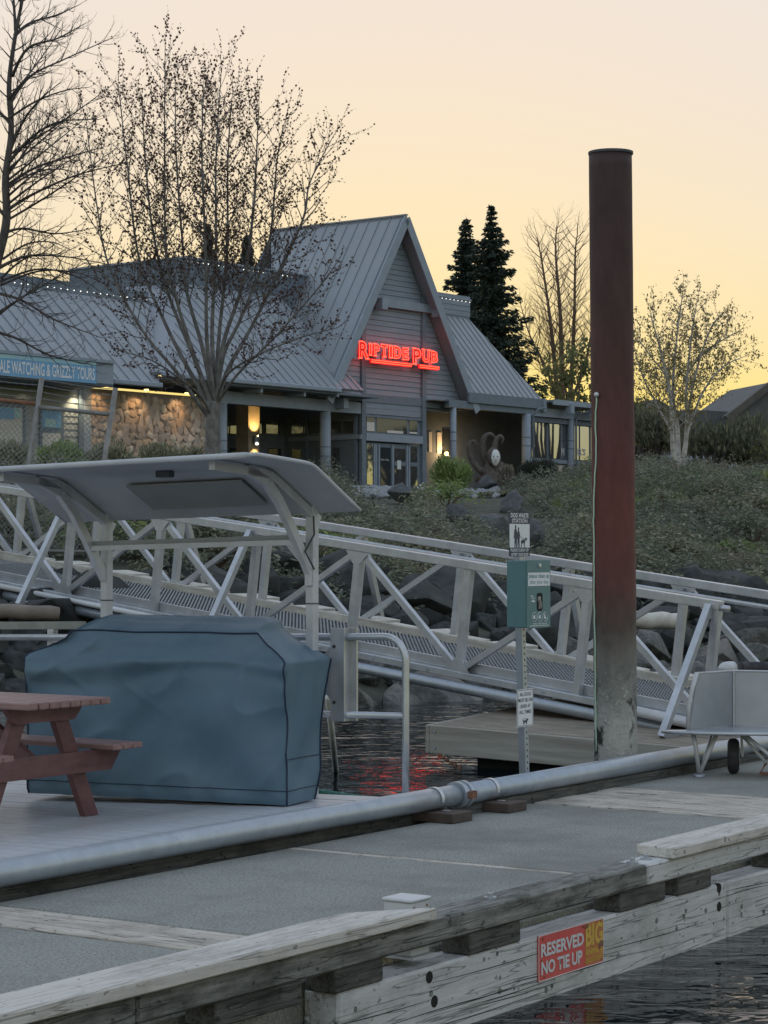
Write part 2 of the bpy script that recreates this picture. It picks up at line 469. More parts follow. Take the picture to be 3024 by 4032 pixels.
# ---- walkway dock
def build_dock():
    root = thing('dock', None, None, (0,0,0), (0,0,DA), kind='structure')
    root['label'] = 'concrete floating dock walkway with weathered timber bull rail'
    P0, P1, ZD = 5.28, 7.675, 0.33
    # transverse seams found on the deck in the photo
    sA = DOCK.z(ZD, 435, 3658).x; sB = DOCK.z(ZD, 1908, 3407).x; sC = DOCK.z(ZD, 2650, 3158).x
    per = sC - sA
    seams = [sA-per, sA, sC, sC+per, sC+2*per]
    wid = {1: (0.44, 2), 2: (1.2, 4)}
    edges = []
    for k, s in enumerate(seams):
        w, n = wid.get(k, (0.4, 2)); edges.append((s-w/2, s+w/2, n))
    for (a0, a1, n), (b0, b1, n2) in zip(edges, edges[1:]):
        mid = (a1+b0)/2 if abs((a1+b0)/2-sB) > 0.6 else sB
        for x0, x1 in ((a1+.012, mid-.036), (mid+.036, b0-.012)):
            part('concrete_panel', MB().bbox(x0, x1, P0, P1, 0.02, ZD, 0.012), M_CONC, root)
        part('joint_strip', MB().box(mid-.03, mid+.03, P0, P1, 0.1, ZD-0.002), M_STRIP, root)
    for k, (a0, a1, n) in enumerate(edges):
        w = (a1-a0)/n
        for i in range(n):
            dz = RNG.uniform(-.006,.004)
            part('plank', MB().bbox(a0+i*w+.012, a0+(i+1)*w-.012, P0+.02, P1-.02, 0.2, ZD+.006+dz, 0.008), M_STRIP, root)
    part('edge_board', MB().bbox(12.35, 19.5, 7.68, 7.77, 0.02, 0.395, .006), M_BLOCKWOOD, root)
    # walers along the water side
    yf = 5.10
    wl_breaks = [2.0, DOCK.y(yf, 1330, 3900).x, 10.9, 16.5, 24.0]
    for i, (a, b) in enumerate(zip(wl_breaks, wl_breaks[1:])):
        if i == 0:
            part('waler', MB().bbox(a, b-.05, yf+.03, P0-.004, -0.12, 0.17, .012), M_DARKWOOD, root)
        else:
            part('waler', MB().bbox(a+.006, b-.006, yf, P0-.004, -0.10, 0.295, .012), M_GREYWOOD, root)
    # blocks and rails
    y0, y1 = 5.08, 5.25
    joint = DOCK.y(y0, 2551, 3400).x
    for px in (140, 620, 1000, 1870-170, 2480, 2690, 3010):
        pass
    rails = [(2.2, joint-3.9), (joint-3.894, joint-.004), (joint+.004, joint+3.9), (joint+3.906, joint+8)]
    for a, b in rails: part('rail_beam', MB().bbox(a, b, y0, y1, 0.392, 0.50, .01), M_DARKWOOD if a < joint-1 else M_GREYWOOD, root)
    for (u0, u1) in ((330, 520), (860, 1200), (1330, 1520), (1860, 2060), (2450, 2630), (2680, 2810), (3060, 3200)):
        a = DOCK.y(y0, u0, 3700).x; b = DOCK.y(y0, u1, 3700).x
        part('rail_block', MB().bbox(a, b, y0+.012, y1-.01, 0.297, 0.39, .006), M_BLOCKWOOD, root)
    # pale cap boards
    def cap(a, b, cut):
        yy0, yy1 = y0-.035, y1+.035
        mb = MB()
        if cut == 'end': poly = [(a,yy0),(b,yy0),(b-.34,yy1),(a,yy1)]
        else: poly = [(a,yy0),(b,yy0),(b,yy1),(a+.05,yy1)]
        mb.prism([(x,y,.502) for x,y in poly], (0,0,.055))
        o = part('cap_board', mb, M_PALEWOOD, root)
        md = o.modifiers.new('bevel','BEVEL'); md.width=.006; md.segments=1; md.limit_method='ANGLE'
    cap(2.0, DOCK.y(y0-.035, 1722, 3560).x, 'end')
    cap(DOCK.y(y0-.035, 2655, 3330).x, 19.0, 'start')
    # bolts on the rail, bored holes in the waler
    for u, v in ((1930,3545),(2490,3390),(2545,3375),(2655,3345)):
        s = DOCK.y(5.165, u, v).x
        mb = MB(); mb.tube([(s,5.165,.498),(s,5.165,.51)], .03, 10); mb.tube([(s,5.165,.508),(s,5.165,.526)], .016, 6)
        part('bolt', mb, M_GALV, root)
    for u, v in ((1690,3848),(1710,3943),(2831,3497),(2831,3570)):
        q = DOCK.y(yf, u, v)
        mb = MB(); mb.tube([(q.x,yf-.002,q.z),(q.x,yf+.02,q.z)], .026, 12)
        part('bolt_hole', mb, M_BLACK, root)
    r = random.Random(3)
    for k in range(46):
        s = r.uniform(7.0, 13.5); z = r.uniform(.03,.27); w = r.uniform(.006,.016)
        part('knot', MB().tube([(s,yf-.0015,z),(s,yf+.01,z)], w, 8), M_DARKWOOD, root)
    # long drying checks in the waler face
    for k in range(16):
        s = r.uniform(6.8, 13); z = r.uniform(.04,.27); l = r.uniform(.35,1.3)
        pts = [(s+l*t, yf-.001, z+.004*sin(5*t+k)-.012*t) for t in [i/8 for i in range(9)]]
        part('crack', MB().tube(pts, [.0005+.0016*sin(pi*t/8) for t in range(9)], 4), M_BLACK, root)
    return root
DOCKROOT = build_dock()

# ---- barbecue deck (a float of its own, listing a little)
DECK_Z = 0.43
LIST = 0.022
def dz(p): return -LIST*(p-8.2)
M_DECK = mat('deck_board', (0.33,0.34,0.36), 0.34, c2=(0.40,0.412,0.43), scale=7, stretch=(3.5,0.25,3), bump=0.12, dirt=(0.20,0.20,0.20), dscale=1.1, damt=0.8, rvar=0.16)
def build_deck():
    root = thing('deck', None, None, (0,0,0), (0,0,DA), kind='structure')
    root['label'] = 'smooth grey boarded barbecue deck beside the walkway'
    y0, y1, s1 = 7.83, 13.0, 12.27
    w = 0.142; n = 92
    base = None
    for i in range(n):
        x1 = s1 - i*w; x0 = x1 - w + .009
        if base is None:
            mb = MB()
            mb.prism([(0,y0,DECK_Z+dz(y0)),(0,y1,DECK_Z+dz(y1)),(0,y1,DECK_Z+dz(y1)-.04),(0,y0,DECK_Z+dz(y0)-.04)], (w-.009,0,0))
            base = mb.mesh('plank'); base.materials.append(M_DECK)
        part('plank', base, None, root, loc=(x0,0,RNG.uniform(-.0015,.0015)))
    part('fascia', MB().prism([(s1+.004,y0,DECK_Z+dz(y0)-.006),(s1+.004,y1,DECK_Z+dz(y1)-.006),(s1+.004,y1,.0),(s1+.004,y0,.0)], (.04,0,0)), M_GREYWOOD, root)
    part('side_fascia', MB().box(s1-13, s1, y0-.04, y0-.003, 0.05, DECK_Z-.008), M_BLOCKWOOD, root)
    part('float_hull', MB().box(s1-13, s1-.1, y0+.1, y1, -.4, .33), M_DARKWOOD, root)
    return root
build_deck()
# ================================================================== FOREGROUND THINGS
# ---- text helper: built-in font turned into a mesh
def text_mesh(body, size=1.0, sx=1.0, bold=0.0, extrude=0.0, align='CENTER', shear=0.0, spacing=1.0, ly=1.0):
    cu = bpy.data.curves.new('lettering', 'FONT'); cu.body = body; cu.size = size; cu.align_x = align; cu.align_y = 'CENTER'
    cu.offset = bold; cu.extrude = extrude; cu.shear = shear; cu.space_character = spacing; cu.space_line = ly; cu.resolution_u = 3
    ob = bpy.data.objects.new('lettering', cu); COL.objects.link(ob)
    dg = bpy.context.evaluated_depsgraph_get()
    me = bpy.data.meshes.new_from_object(ob.evaluated_get(dg))
    bpy.data.objects.remove(ob); bpy.data.curves.remove(cu)
    for v in me.vertices: v.co.x *= sx
    me.materials.clear()
    return me
def text_fit(body, w, h, bold=0.0, extrude=0.0, spacing=1.0):
    """lettering stretched to fill w x h"""
    me = text_mesh(body, 1.0, 1.0, bold, extrude, spacing=spacing)
    xs = [v.co.x for v in me.vertices]; ys = [v.co.y for v in me.vertices]
    kx = w/(max(xs)-min(xs)); ky = h/(max(ys)-min(ys)); cx=(max(xs)+min(xs))/2; cy=(max(ys)+min(ys))/2
    for v in me.vertices: v.co.x=(v.co.x-cx)*kx; v.co.y=(v.co.y-cy)*ky
    return me
# a face looking across the dock towards the water side (-p): text x runs along +s, y up
R_FACE = (pi/2, 0, 0)

# ---- the steel pipe lying along the deck edge
M_BLOCK = mat('oiled_block', (0.035,0.026,0.022), 0.7, c2=(0.055,0.04,0.033), scale=9, bump=.3)
def build_pipe():
    yc, r = 7.70, 0.068; zc = 0.466
    root = thing('steel_pipe', 'long galvanised steel pipe lying along the edge between deck and walkway', 'pipe', DOCK.w((12.6,yc,0.33)), (0,0,DA))
    ox = 12.6
    s_end = DOCK.y(yc, 2870, 3000).x + 1.6
    s_c = DOCK.y(yc-.08, 1850, 3150).x
    part('pipe_length', MB().tube([(-5.5+k*1.0-ox+0.0,0.006*sin(k*1.3),zc-.33) for k in range(int(s_c+5.5)+1)]+[(s_c-.003-ox,0,zc-.33)], r, 32), M_GALV, root, smooth=True)
    part('pipe_length', MB().tube([(s_c+.003-ox,0,zc-.33),(s_c+2-ox,0.003,zc-.33),(s_end-ox,0,zc-.33)], r, 32), M_GALV, root, smooth=True)
    mb = MB()
    for k in range(2): mb.tube([(s_c-ox+(-.055 if k==0 else .02),0,zc-.33),(s_c-ox+(-.02 if k==0 else .055),0,zc-.33)], r+.02, 28)
    mb.tube([(s_c-ox-.03,0,zc-.33),(s_c-ox+.03,0,zc-.33)], r+.012, 28)
    c = part('coupling', mb, M_GALV, root); autosmooth(c)
    for sg in (-1,1):
        part('bolt_ear', MB().bbox(s_c-ox-.03, s_c-ox+.03, sg*(r+.005)-.02, sg*(r+.005)+.04*sg, zc-.33-.02, zc-.33+.03, .004), M_RUST, c)
    for u, v in ((1749,3173),(1967,3120)):
        s = DOCK.y(yc-.08, u, v).x - ox
        pts = [(s, (r+.006)*cos(t), zc-.33+(r+.006)*sin(t)) for t in [pi*k/14 for k in range(-1,16)]]
        mb = MB()
        for a,b in zip(pts, pts[1:]): mb.bar(a, b, .032, .004, up=(0,(a[1]+b[1]),(a[2]+b[2])-2*(zc-.33)))
        sp_ = part('strap', mb, M_STEEL, root)
        for sg in (-1,1): part('strap_foot', MB().box(s-.016, s+.016, sg*(r+.004)-.002, sg*(r+.004)+.045*sg, .066, .070), M_STEEL, sp_)
        part('wood_block', MB().bbox(s-.12, s+.12, -.22, .09, 0.002, .064, .004), M_BLOCK, root)
build_pipe()

# ---- covered barbecue
M_COVER = mat('cover_cloth', (0.048,0.088,0.120), 0.55, c2=(0.063,0.104,0.138), scale=2.2, bump=0.25, bscale=220, dirt=(0.080,0.118,0.148), dscale=2.6, damt=0.5)
M_PIPING = mat('cover_piping', (0.006,0.012,0.03), 0.5)
def build_grill():
    A = at_z(1132, 3172, DECK_Z+.005); B = at_z(118, 3143, DECK_Z-.03)
    dv = (B-A); L = sqrt(dv.x**2+dv.y**2); ang = atan2(dv.y, dv.x)     # x from right end to the left end, seen from the front
    root = thing('covered_barbecue', 'large barbecue grill under a fitted slate blue cloth cover', 'barbecue', A, (0,0,ang))
    # local: x 0..L to the viewer's left, y negative = back (away), z up
    # sections: z, x0, x1, front, back
    S = [(0.0, .0,L,.0,.40),(.035,-.004,L+.004,.012,.42),(.09,-.008,L+.006,.014,.43),(.30,-.004,L+.01,.02,.46),(.60,-.004,L+.02,.03,.52),(.82,-.01,L+.02,.03,.57),
         (.905,-.02,L+.02,.025,.60),(.93,.01,L-.005,.01,.60),(.985,.10,L-.15,-.012,.575),(1.04,.185,L-.245,-.05,.55),(1.085,.235,L-.275,-.075,.53),(1.105,.255,L-.30,-.11,.515),(1.155,.27,L-.36,-.26,.49),(1.18,.31,L-.42,-.33,.46),(1.19,.40,L-.50,-.37,.43)]
    nx, ny = 120, 36
    def ring(z, x0, x1, fr, bk):
        rr = .028; P = []
        for i in range(nx): P.append((x0+(x1-x0)*i/nx, fr))          # front, right to left
        for i in range(ny): P.append((x1, fr+(-bk-fr)*i/ny))
        for i in range(nx): P.append((x1+(x0-x1)*i/nx, -bk))
        for i in range(ny): P.append((x0, -bk+(fr+bk)*i/ny))
        return [(x,y,z) for x,y in P]
    import bisect
    zs = []
    for a,b in zip(S,S[1:]):
        n = max(1, int((b[0]-a[0])/.012))
        for k in range(n):
            t = k/n; zs.append(tuple(a[j]+(b[j]-a[j])*t for j in range(5)))
    zs.append(S[-1])
    mb = MB(); n = 2*(nx+ny)
    tug = [((.0,.50),.6),((L*.55,.30),.5)]
    for sec in zs:
        for k,(x,y,z) in enumerate(ring(*sec)):
            f = smooth(0.0,.2,z)*(1-smooth(1.1,1.18,z)*.6)
            # broad folds: diagonal pulls from the right shoulder, sag under the hood, small puckers at the hem
            w = 0
            if k < nx:
                t = x/L
                w += .020*sin((x*3.2+z*4.6)*2.0)*smooth(.05,.5,z)*(1-smooth(.95,1.05,z))*max(0,1-t)**.7
                w += .012*sin((x*7.5-z*6.0)+3*noise.noise((x,z,0)))*smooth(.3,.8,z)*(1-smooth(.95,1.05,z))*t
                w += .034*noise.noise((x*2.1, z*3.0, 4.2)) * f
                w += .030*noise.noise((x*4.0+z*3.2, z*1.6-x*1.2, 8.2)) * f
                rg = 1-abs(noise.noise((x*2.4+z*2.0, z*.9-x*.8, 3.3)))*2.6
                w += .018*max(0,rg)**3*f
                rg = 1-abs(noise.noise((x*1.9-z*1.6, z*1.3+x*.7, 6.6)))*2.6
                w += .012*max(0,rg)**3*f*smooth(.45,.8,z)
                w += -.040*math.exp(-((z-.80-.08*sin(x*3))/.05)**2)*(.4+.6*noise.noise((x*2,0,1)))
                w += .024*math.exp(-((z-.86-.05*sin(x*2.3))/.05)**2)
            else:
                w += .03*noise.noise((x*3+y*5, z*3.2, 1.2)) * f
            hem = (1-smooth(.03,.12,z))
            w += hem*.010*sin(x*21+2*noise.noise((x*3,0,0)))
            c = Vector((x-(sec[1]+sec[2])/2, y-(sec[3]-sec[4])/2, 0))
            d = Vector((0,1,0)) if k < nx else (Vector((1,0,0)) if k < nx+ny else (Vector((0,-1,0)) if k < 2*nx+ny else Vector((-1,0,0))))
            p = Vector((x,y,z)) + d*w
            if z > 1.0: p.z += .012*noise.noise((x*3,y*4,5.5))
            if z > 1.15: p.z -= .02*abs(sin((x-sec[1])/(sec[2]-sec[1])*pi))*0.6
            mb.v.append(tuple(p))
    for r in range(len(zs)-1):
        for k in range(n):
            k2=(k+1)%n; mb.f.append((r*n+k, r*n+k2, (r+1)*n+k2, (r+1)*n+k))
    top = (len(zs)-1)*n
    mb.f.append(tuple(top+k for k in range(n)))
    o = part('cloth_cover', mb, M_COVER, root, smooth=True)
    idx = lambda r,k: Vector(mb.v[r*n+k%n])
    R = len(zs)
    rt = max(i for i,s in enumerate(zs) if s[0] <= 1.087)
    for col, nm in ((0,'piping'),(nx,'piping')):
        pts = [idx(r,col)+Vector((0,.004,0)) for r in range(0, rt+1)]
        part(nm, MB().tube(pts, .0055, 6), M_PIPING, o, smooth=True)
    part('piping', MB().tube([idx(rt,k)+Vector((0,.003,.003)) for k in range(nx+1)], .0055, 6), M_PIPING, o, smooth=True)
    hz = min(range(R), key=lambda i: abs(zs[i][0]-.085))
    part('hem_seam', MB().tube([idx(hz,k)+Vector((0,.002,0)) for k in range(nx+1)]+[idx(hz,nx+k) for k in range(1,ny)], .0028, 5), M_PIPING, o)
    part('hem_seam', MB().tube([idx(hz,2*nx+ny+k)+Vector((-.002,0,0)) for k in range(ny)]+[idx(hz,0)], .0028, 5), M_PIPING, o)
    sz = min(range(R), key=lambda i: abs(zs[i][0]-.285))
    part('patch_seam', MB().tube([idx(sz,2*nx+ny+k)+Vector((-.002,0,0)) for k in range(ny)]+[idx(sz,0)], .003, 5), M_PIPING, o)
    part('piping', MB().tube([idx(r,2*nx+ny)+Vector((-.003,-.003,0)) for r in range(0, min(R, [i for i,s in enumerate(zs) if s[0]<=.905][-1]+1))], .007, 6), M_PIPING, o)
    for sx in (.22, L-.22):
        for sy in (-.10,-.32): part('castor', MB().tube([(sx-.015,sy,.02),(sx+.015,sy,.02)], .03, 12), M_RUBBER, root)
build_grill()

# ---- picnic table
M_TABLE = mat('table_paint', (0.062,0.026,0.026), 0.5, c2=(0.088,0.039,0.039), scale=9, stretch=(.3,2,2), bump=0.2, dirt=(0.16,0.09,0.095), dscale=4, damt=0.4)
M_TABLETOP = mat('table_top_paint', (0.13,0.076,0.072), 0.4, c2=(0.185,0.115,0.108), scale=8, stretch=(3,.25,2), bump=0.2, dirt=(0.12,0.065,0.062), dscale=3, damt=0.5)
def build_table():
    # end of the table nearest the grill; boards run across the deck (local y), legs spread along x
    foot = DOCK.z(DECK_Z+dz(9.6), 365, 3283)
    tb = DOCK.z(DECK_Z+.75+dz(9.6), 440, 2750)       # right tip of the board ends
    s_tip, p_end = tb.x, tb.y
    # width along s of the top 0.72..; ends
    zf = DECK_Z + dz(p_end+.2)
    W = 0.74; s_mid = s_tip - W/2
    root = thing('picnic_table', 'dark red painted wooden picnic table standing before the covered barbecue', 'picnic table', DOCK.w((s_mid,p_end,zf)), (0,0,DA))
    Ltab = 1.85; nb = 8; bw = W/nb
    H = .75
    for k in range(nb):
        x0 = -W/2 + k*bw; 
        part('top_board', MB().bbox(x0+.004, x0+bw-.005, RNG.uniform(-.004,.004), Ltab, H-.042, H, .007), M_TABLETOP, root)
    for sg in (1,-1):
        for k in range(3):
            x0 = sg*.58 + (k-1)*.094 - .045
            part('seat_board', MB().bbox(x0, x0+.088, .04, Ltab-.04, .415, .452, .007), M_TABLETOP, root)
    def shape(y, m, name, zc, half, th, cut):
        # cross member with chamfered ends
        poly = [(-half,y,zc+th/2),(half,y,zc+th/2),(half-cut,y,zc-th/2),(-half+cut,y,zc-th/2)]
        return part(name, MB().prism(poly, (0,.045,0)), M_TABLE, root)
    for y in (.20, Ltab-.245):
        shape(y, M_TABLE, 'top_cleat', H-.042-.05, W/2-.03, .09, .08)
        shape(y, M_TABLE, 'seat_support', .345, .70, .13, .10)
        for sg in (1,-1):
            mb = MB(); a = Vector((sg*.15,y+.068,H-.05)); b = Vector((sg*.47,y+.068,.0))
            hw = .062
            poly = [(a.x-hw,y+.046,a.z),(a.x+hw,y+.046,a.z),(b.x+hw,y+.046,0.002),(b.x-hw,y+.046,0.002)]
            mb.prism(poly, (0,.045,0)); part('leg', mb, M_TABLE, root)
    for y0,y1 in ((.27,.85),(Ltab-.27,Ltab-.85)):
        part('brace', MB().bar((0,y0,.33),(0,y1,H-.06), .045,.09), M_TABLE, root)
    part('centre_cleat', MB().bbox(-W/2+.05,W/2-.05,Ltab/2-.045,Ltab/2+.045,H-.085,H-.044,.005), M_TABLE, root)
build_table()

# ---- grill shelter
M_SHELL = mat('shelter_shell', (0.27,0.28,0.295), 0.5, c2=(0.31,0.32,0.335), scale=2.5, dirt=(0.22,0.225,0.23), dscale=3, damt=0.4)
M_PANEL = mat('shelter_panel', (0.16,0.168,0.172), 0.7, c2=(0.19,0.198,0.20), scale=3)
def build_shelter():
    sP = 12.02
    base = Vector((sP, 9.5, DECK_Z+dz(9.5)))
    root = thing('grill_shelter', 'pale metal roof shelter with curved back edge on two braced posts', 'shelter', DOCK.w(base), (0,0,DA))
    loc = lambda p: Vector(p)-base
    pr = DOCK.x(sP, 1229, 2300).y; pl = DOCK.x(sP, 420, 2300).y
    # roof profile along s from two ends (right end, left end listed lower)
    pR, pL = pr-.34, pl+.43
    def zR(u,v,s): return DOCK.x(s,u,v).z
    prof_s = [10.86, 10.95, 11.2, 11.46, 11.52, 11.56, 11.60, 11.78, 11.96, 12.08]
    prof_z = [2.648,2.656,2.640,2.622,2.615,2.604,2.586,2.490,2.394,2.328]
    tilt = lambda p: -(LIST)*(p-pR)
    mb = MB(); ny=24; th=.020
    up=[];lo=[]
    for j in range(ny+1):
        p = pR+(pL-pR)*j/ny
        for s,z in zip(prof_s,prof_z): mb.v.append(tuple(loc((s,p,z+tilt(p)))))
    m = len(prof_s)
    nrm=[]
    for i in range(m):
        a=max(0,i-1);b=min(m-1,i+1); t=Vector((prof_s[b]-prof_s[a],0,prof_z[b]-prof_z[a])).normalized(); nrm.append(Vector((t.z,0,-t.x)))
    off=len(mb.v)
    for j in range(ny+1):
        p = pR+(pL-pR)*j/ny
        for i,(s,z) in enumerate(zip(prof_s,prof_z)):
            mb.v.append(tuple(loc((s,p,z+tilt(p)))+nrm[i]*th))
    for j in range(ny):
        for i in range(m-1):
            a=j*m+i; mb.f.append((a,a+1,a+m+1,a+m)); a+=off; mb.f.append((a,a+m,a+m+1,a+1))
        a=j*m; mb.f.append((a,a+m,a+m+off,a+off)); a=j*m+m-1; mb.f.append((a,a+off,a+m+off,a+m))
    for i in range(m-1):
        mb.f.append((i,i+off,i+1+off,i+1)); a=ny*m+i; mb.f.append((a,a+1,a+1+off,a+off))
    o = part('roof_shell', mb, M_SHELL, root); autosmooth(o, 18)
    # rolled front lip and end rims
    part('front_lip', MB().tube([loc((prof_s[0],pR+(pL-pR)*k/8,prof_z[0]-.012+tilt(pR+(pL-pR)*k/8))) for k in range(9)], .019, 10), M_SHELL, o, smooth=True)
    for p in (pR,pL):
        part('end_rim', MB().tube([loc((s,p,z-.012+tilt(p))) for s,z in zip(prof_s,prof_z)], .014, 8), M_SHELL, o, smooth=True)
    # recessed ceiling panel under the flat part
    q0, q1 = pR+.62, pL-.95
    f = lambda s: 2.584 + (s-11.60)/(11.96-11.60)*(2.394-2.586) - .042
    poly = [loc((s,p,f(s)+tilt(p))) for s,p in ((11.62,q0),(11.62,q1),(11.90,q1),(11.90,q0))]
    part('ceiling_panel', MB().prism(poly, (0,0,-.012)), M_PANEL, o)
    part('light_fitting', MB().bbox(*(loc((11.40,(q0+q1)/2-.06,0)).x, loc((11.46,0,0)).x), (q0+q1)/2-.06-base.y, (q0+q1)/2+.06-base.y, 2.535-base.z, 2.58-base.z, .006), M_DARK, o)
    for i,(pp) in enumerate((pr,pl)):
        zt = 2.36+tilt(pp); zb = DECK_Z+dz(pp)+.0
        part('post', MB().bbox(*(sP-.032-base.x, sP+.032-base.x), pp-.032-base.y, pp+.032-base.y, zb-base.z, zt-base.z, .004), M_ALUW, root)
        part('post_band', MB().box(sP-.035-base.x, sP+.035-base.x, pp-.035-base.y, pp+.035-base.y, 1.70-base.z, 1.708-base.z), M_DARK, root)
        # rib following the underside and a knee brace
        pts = [loc((s,pp,z+tilt(pp)-.065)) for s,z in zip(prof_s[1:],prof_z[1:])]
        mb = MB()
        for a,b in zip(pts,pts[1:]): mb.bar(a,b,.045,.055)
        part('rib', mb, M_ALUW, root)
        k = [loc((12.0,pp,1.90+tilt(pp))), loc((11.84,pp,2.13+tilt(pp))), loc((11.66,pp,2.37+tilt(pp))), loc((11.52,pp,2.50+tilt(pp))), loc((11.30,pp,2.58+tilt(pp)))]
        mb = MB()
        for a,b in zip(k,k[1:]): mb.bar(a,b,.045,.06)
        part('knee_brace', mb, M_ALUW, root)
    za = lambda p: 2.115+tilt(p)
    part('cross_rail', MB().bar(loc((11.85,pr,za(pr))), loc((11.85,pl,za(pl))), .05,.035), M_ALUW, root)
    part('cross_rail_cap', MB().bar(loc((11.87,pr,za(pr)+.035)), loc((11.87,pl,za(pl)+.035)), .05,.03), M_PANEL, root)
    # cable and small fittings on the right post
    pts = [loc((11.98,pr-.04,2.28)), loc((11.96,pr-.06,2.16)), loc((11.9,pr-.03,2.05)), loc((11.93,pr-.05,1.98)), loc((11.98,pr-.045,1.93))]
    part('cable', MB().tube(pts, .006, 6), M_RUBBER, root)
    part('junction_box', MB().bbox(sP-.06-base.x, sP-.033-base.x, pr-.025-base.y, pr+.02-base.y, 1.82-base.z, 1.93-base.z, .004), M_ALUW, root)
build_shelter()

# ---- pipe railing at the deck end
def build_railing():
    s0 = 12.19; pc = DOCK.z(DECK_Z, 1612, 3148).y
    base = Vector((s0, pc, DECK_Z))
    root = thing('pipe_railing', 'aluminium pipe railing with rounded corner at the deck end', 'railing', DOCK.w(base), (0,0,DA))
    zt = 1.49-DECK_Z; R=.16; far = 4.2; r=.024
    t = lambda p: -LIST*p
    pts = [(0,0,0.004),(0,0,.4),(0,0,zt-R)] + [(0,R-R*cos(a),zt-R+R*sin(a)) for a in [pi/2*k/8 for k in range(1,9)]] + [(0,1,zt+t(1)),(0,2.2,zt+t(2.2)),(0,far,zt+t(far))]
    part('top_rail', MB().tube(pts, r, 14), M_ALU, root, smooth=True)
    z2 = DOCK.x(s0, 1450, 2812).z-DECK_Z
    part('mid_rail', MB().tube([(0,.0,z2),(0,far,z2+t(far))], r*.92, 12), M_ALU, root, smooth=True)
    for p in (1.35, 2.7, far): part('post', MB().tube([(0,p,t(p)),(0,p,zt+t(p))], r, 12), M_ALU, root, smooth=True)
    part('base_plate', MB().bbox(-.06,.06,-.05,.05,0,.01,.002), M_ALU, root)
    q0=DOCK.x(s0+.08,330,2462); q1=DOCK.x(s0+.08,-260,2464)
    part('timber_rail', MB().bar((.08,q0.y-pc,q0.z-DECK_Z),(.08,q1.y-pc,q1.z-DECK_Z),.05,.055), mat('beam_grey',(.13,.135,.12),.8,c2=(.18,.185,.165),scale=5), root)
    for f_ in (.2,.9):
        yy=q0.y+(q1.y-q0.y)*f_-pc; part('timber_post', MB().box(.055,.105,yy-.03,yy+.03,t(yy),q0.z+(q1.z-q0.z)*f_-DECK_Z-.0275), M_GREYWOOD, root)
    # the guide bracket bolted on
    b0 = DOCK.x(s0, 1318, 2600).y-pc; b1 = DOCK.x(s0, 1393, 2600).y-pc
    zb0 = DOCK.x(s0,1350,2838).z-DECK_Z; zb1 = DOCK.x(s0,1350,2472).z-DECK_Z
    br = part('guide_bracket', MB().box(-.05,-.03,b1+.045,b0,zb0,zb1), M_ALU, root)
    part('bracket_plate', MB().box(.03,.05,b1,b1+.05,zb0,zb1), M_ALU, br)
    part('bracket_web', MB().box(-.03,.03,b1+.048,b1+.056,zb0,zb1), M_ALU, br)
    for k,z in enumerate((.36,.66)):
        zc = zb0 + (zb1-zb0)*z
        part('gusset', MB().prism([(-.04,b0,zc-.09),(-.04,b0,zc+.09),(-.04,b0+.09,zc+.0)], (.012,0,0)), M_ALU, br)
    for z in (.2,.8): part('bolt', MB().tube([(-.056,b0-.03,zb0+(zb1-zb0)*z),(-.048,b0-.03,zb0+(zb1-zb0)*z)], .012, 8), M_RUBBER, br)
build_railing()

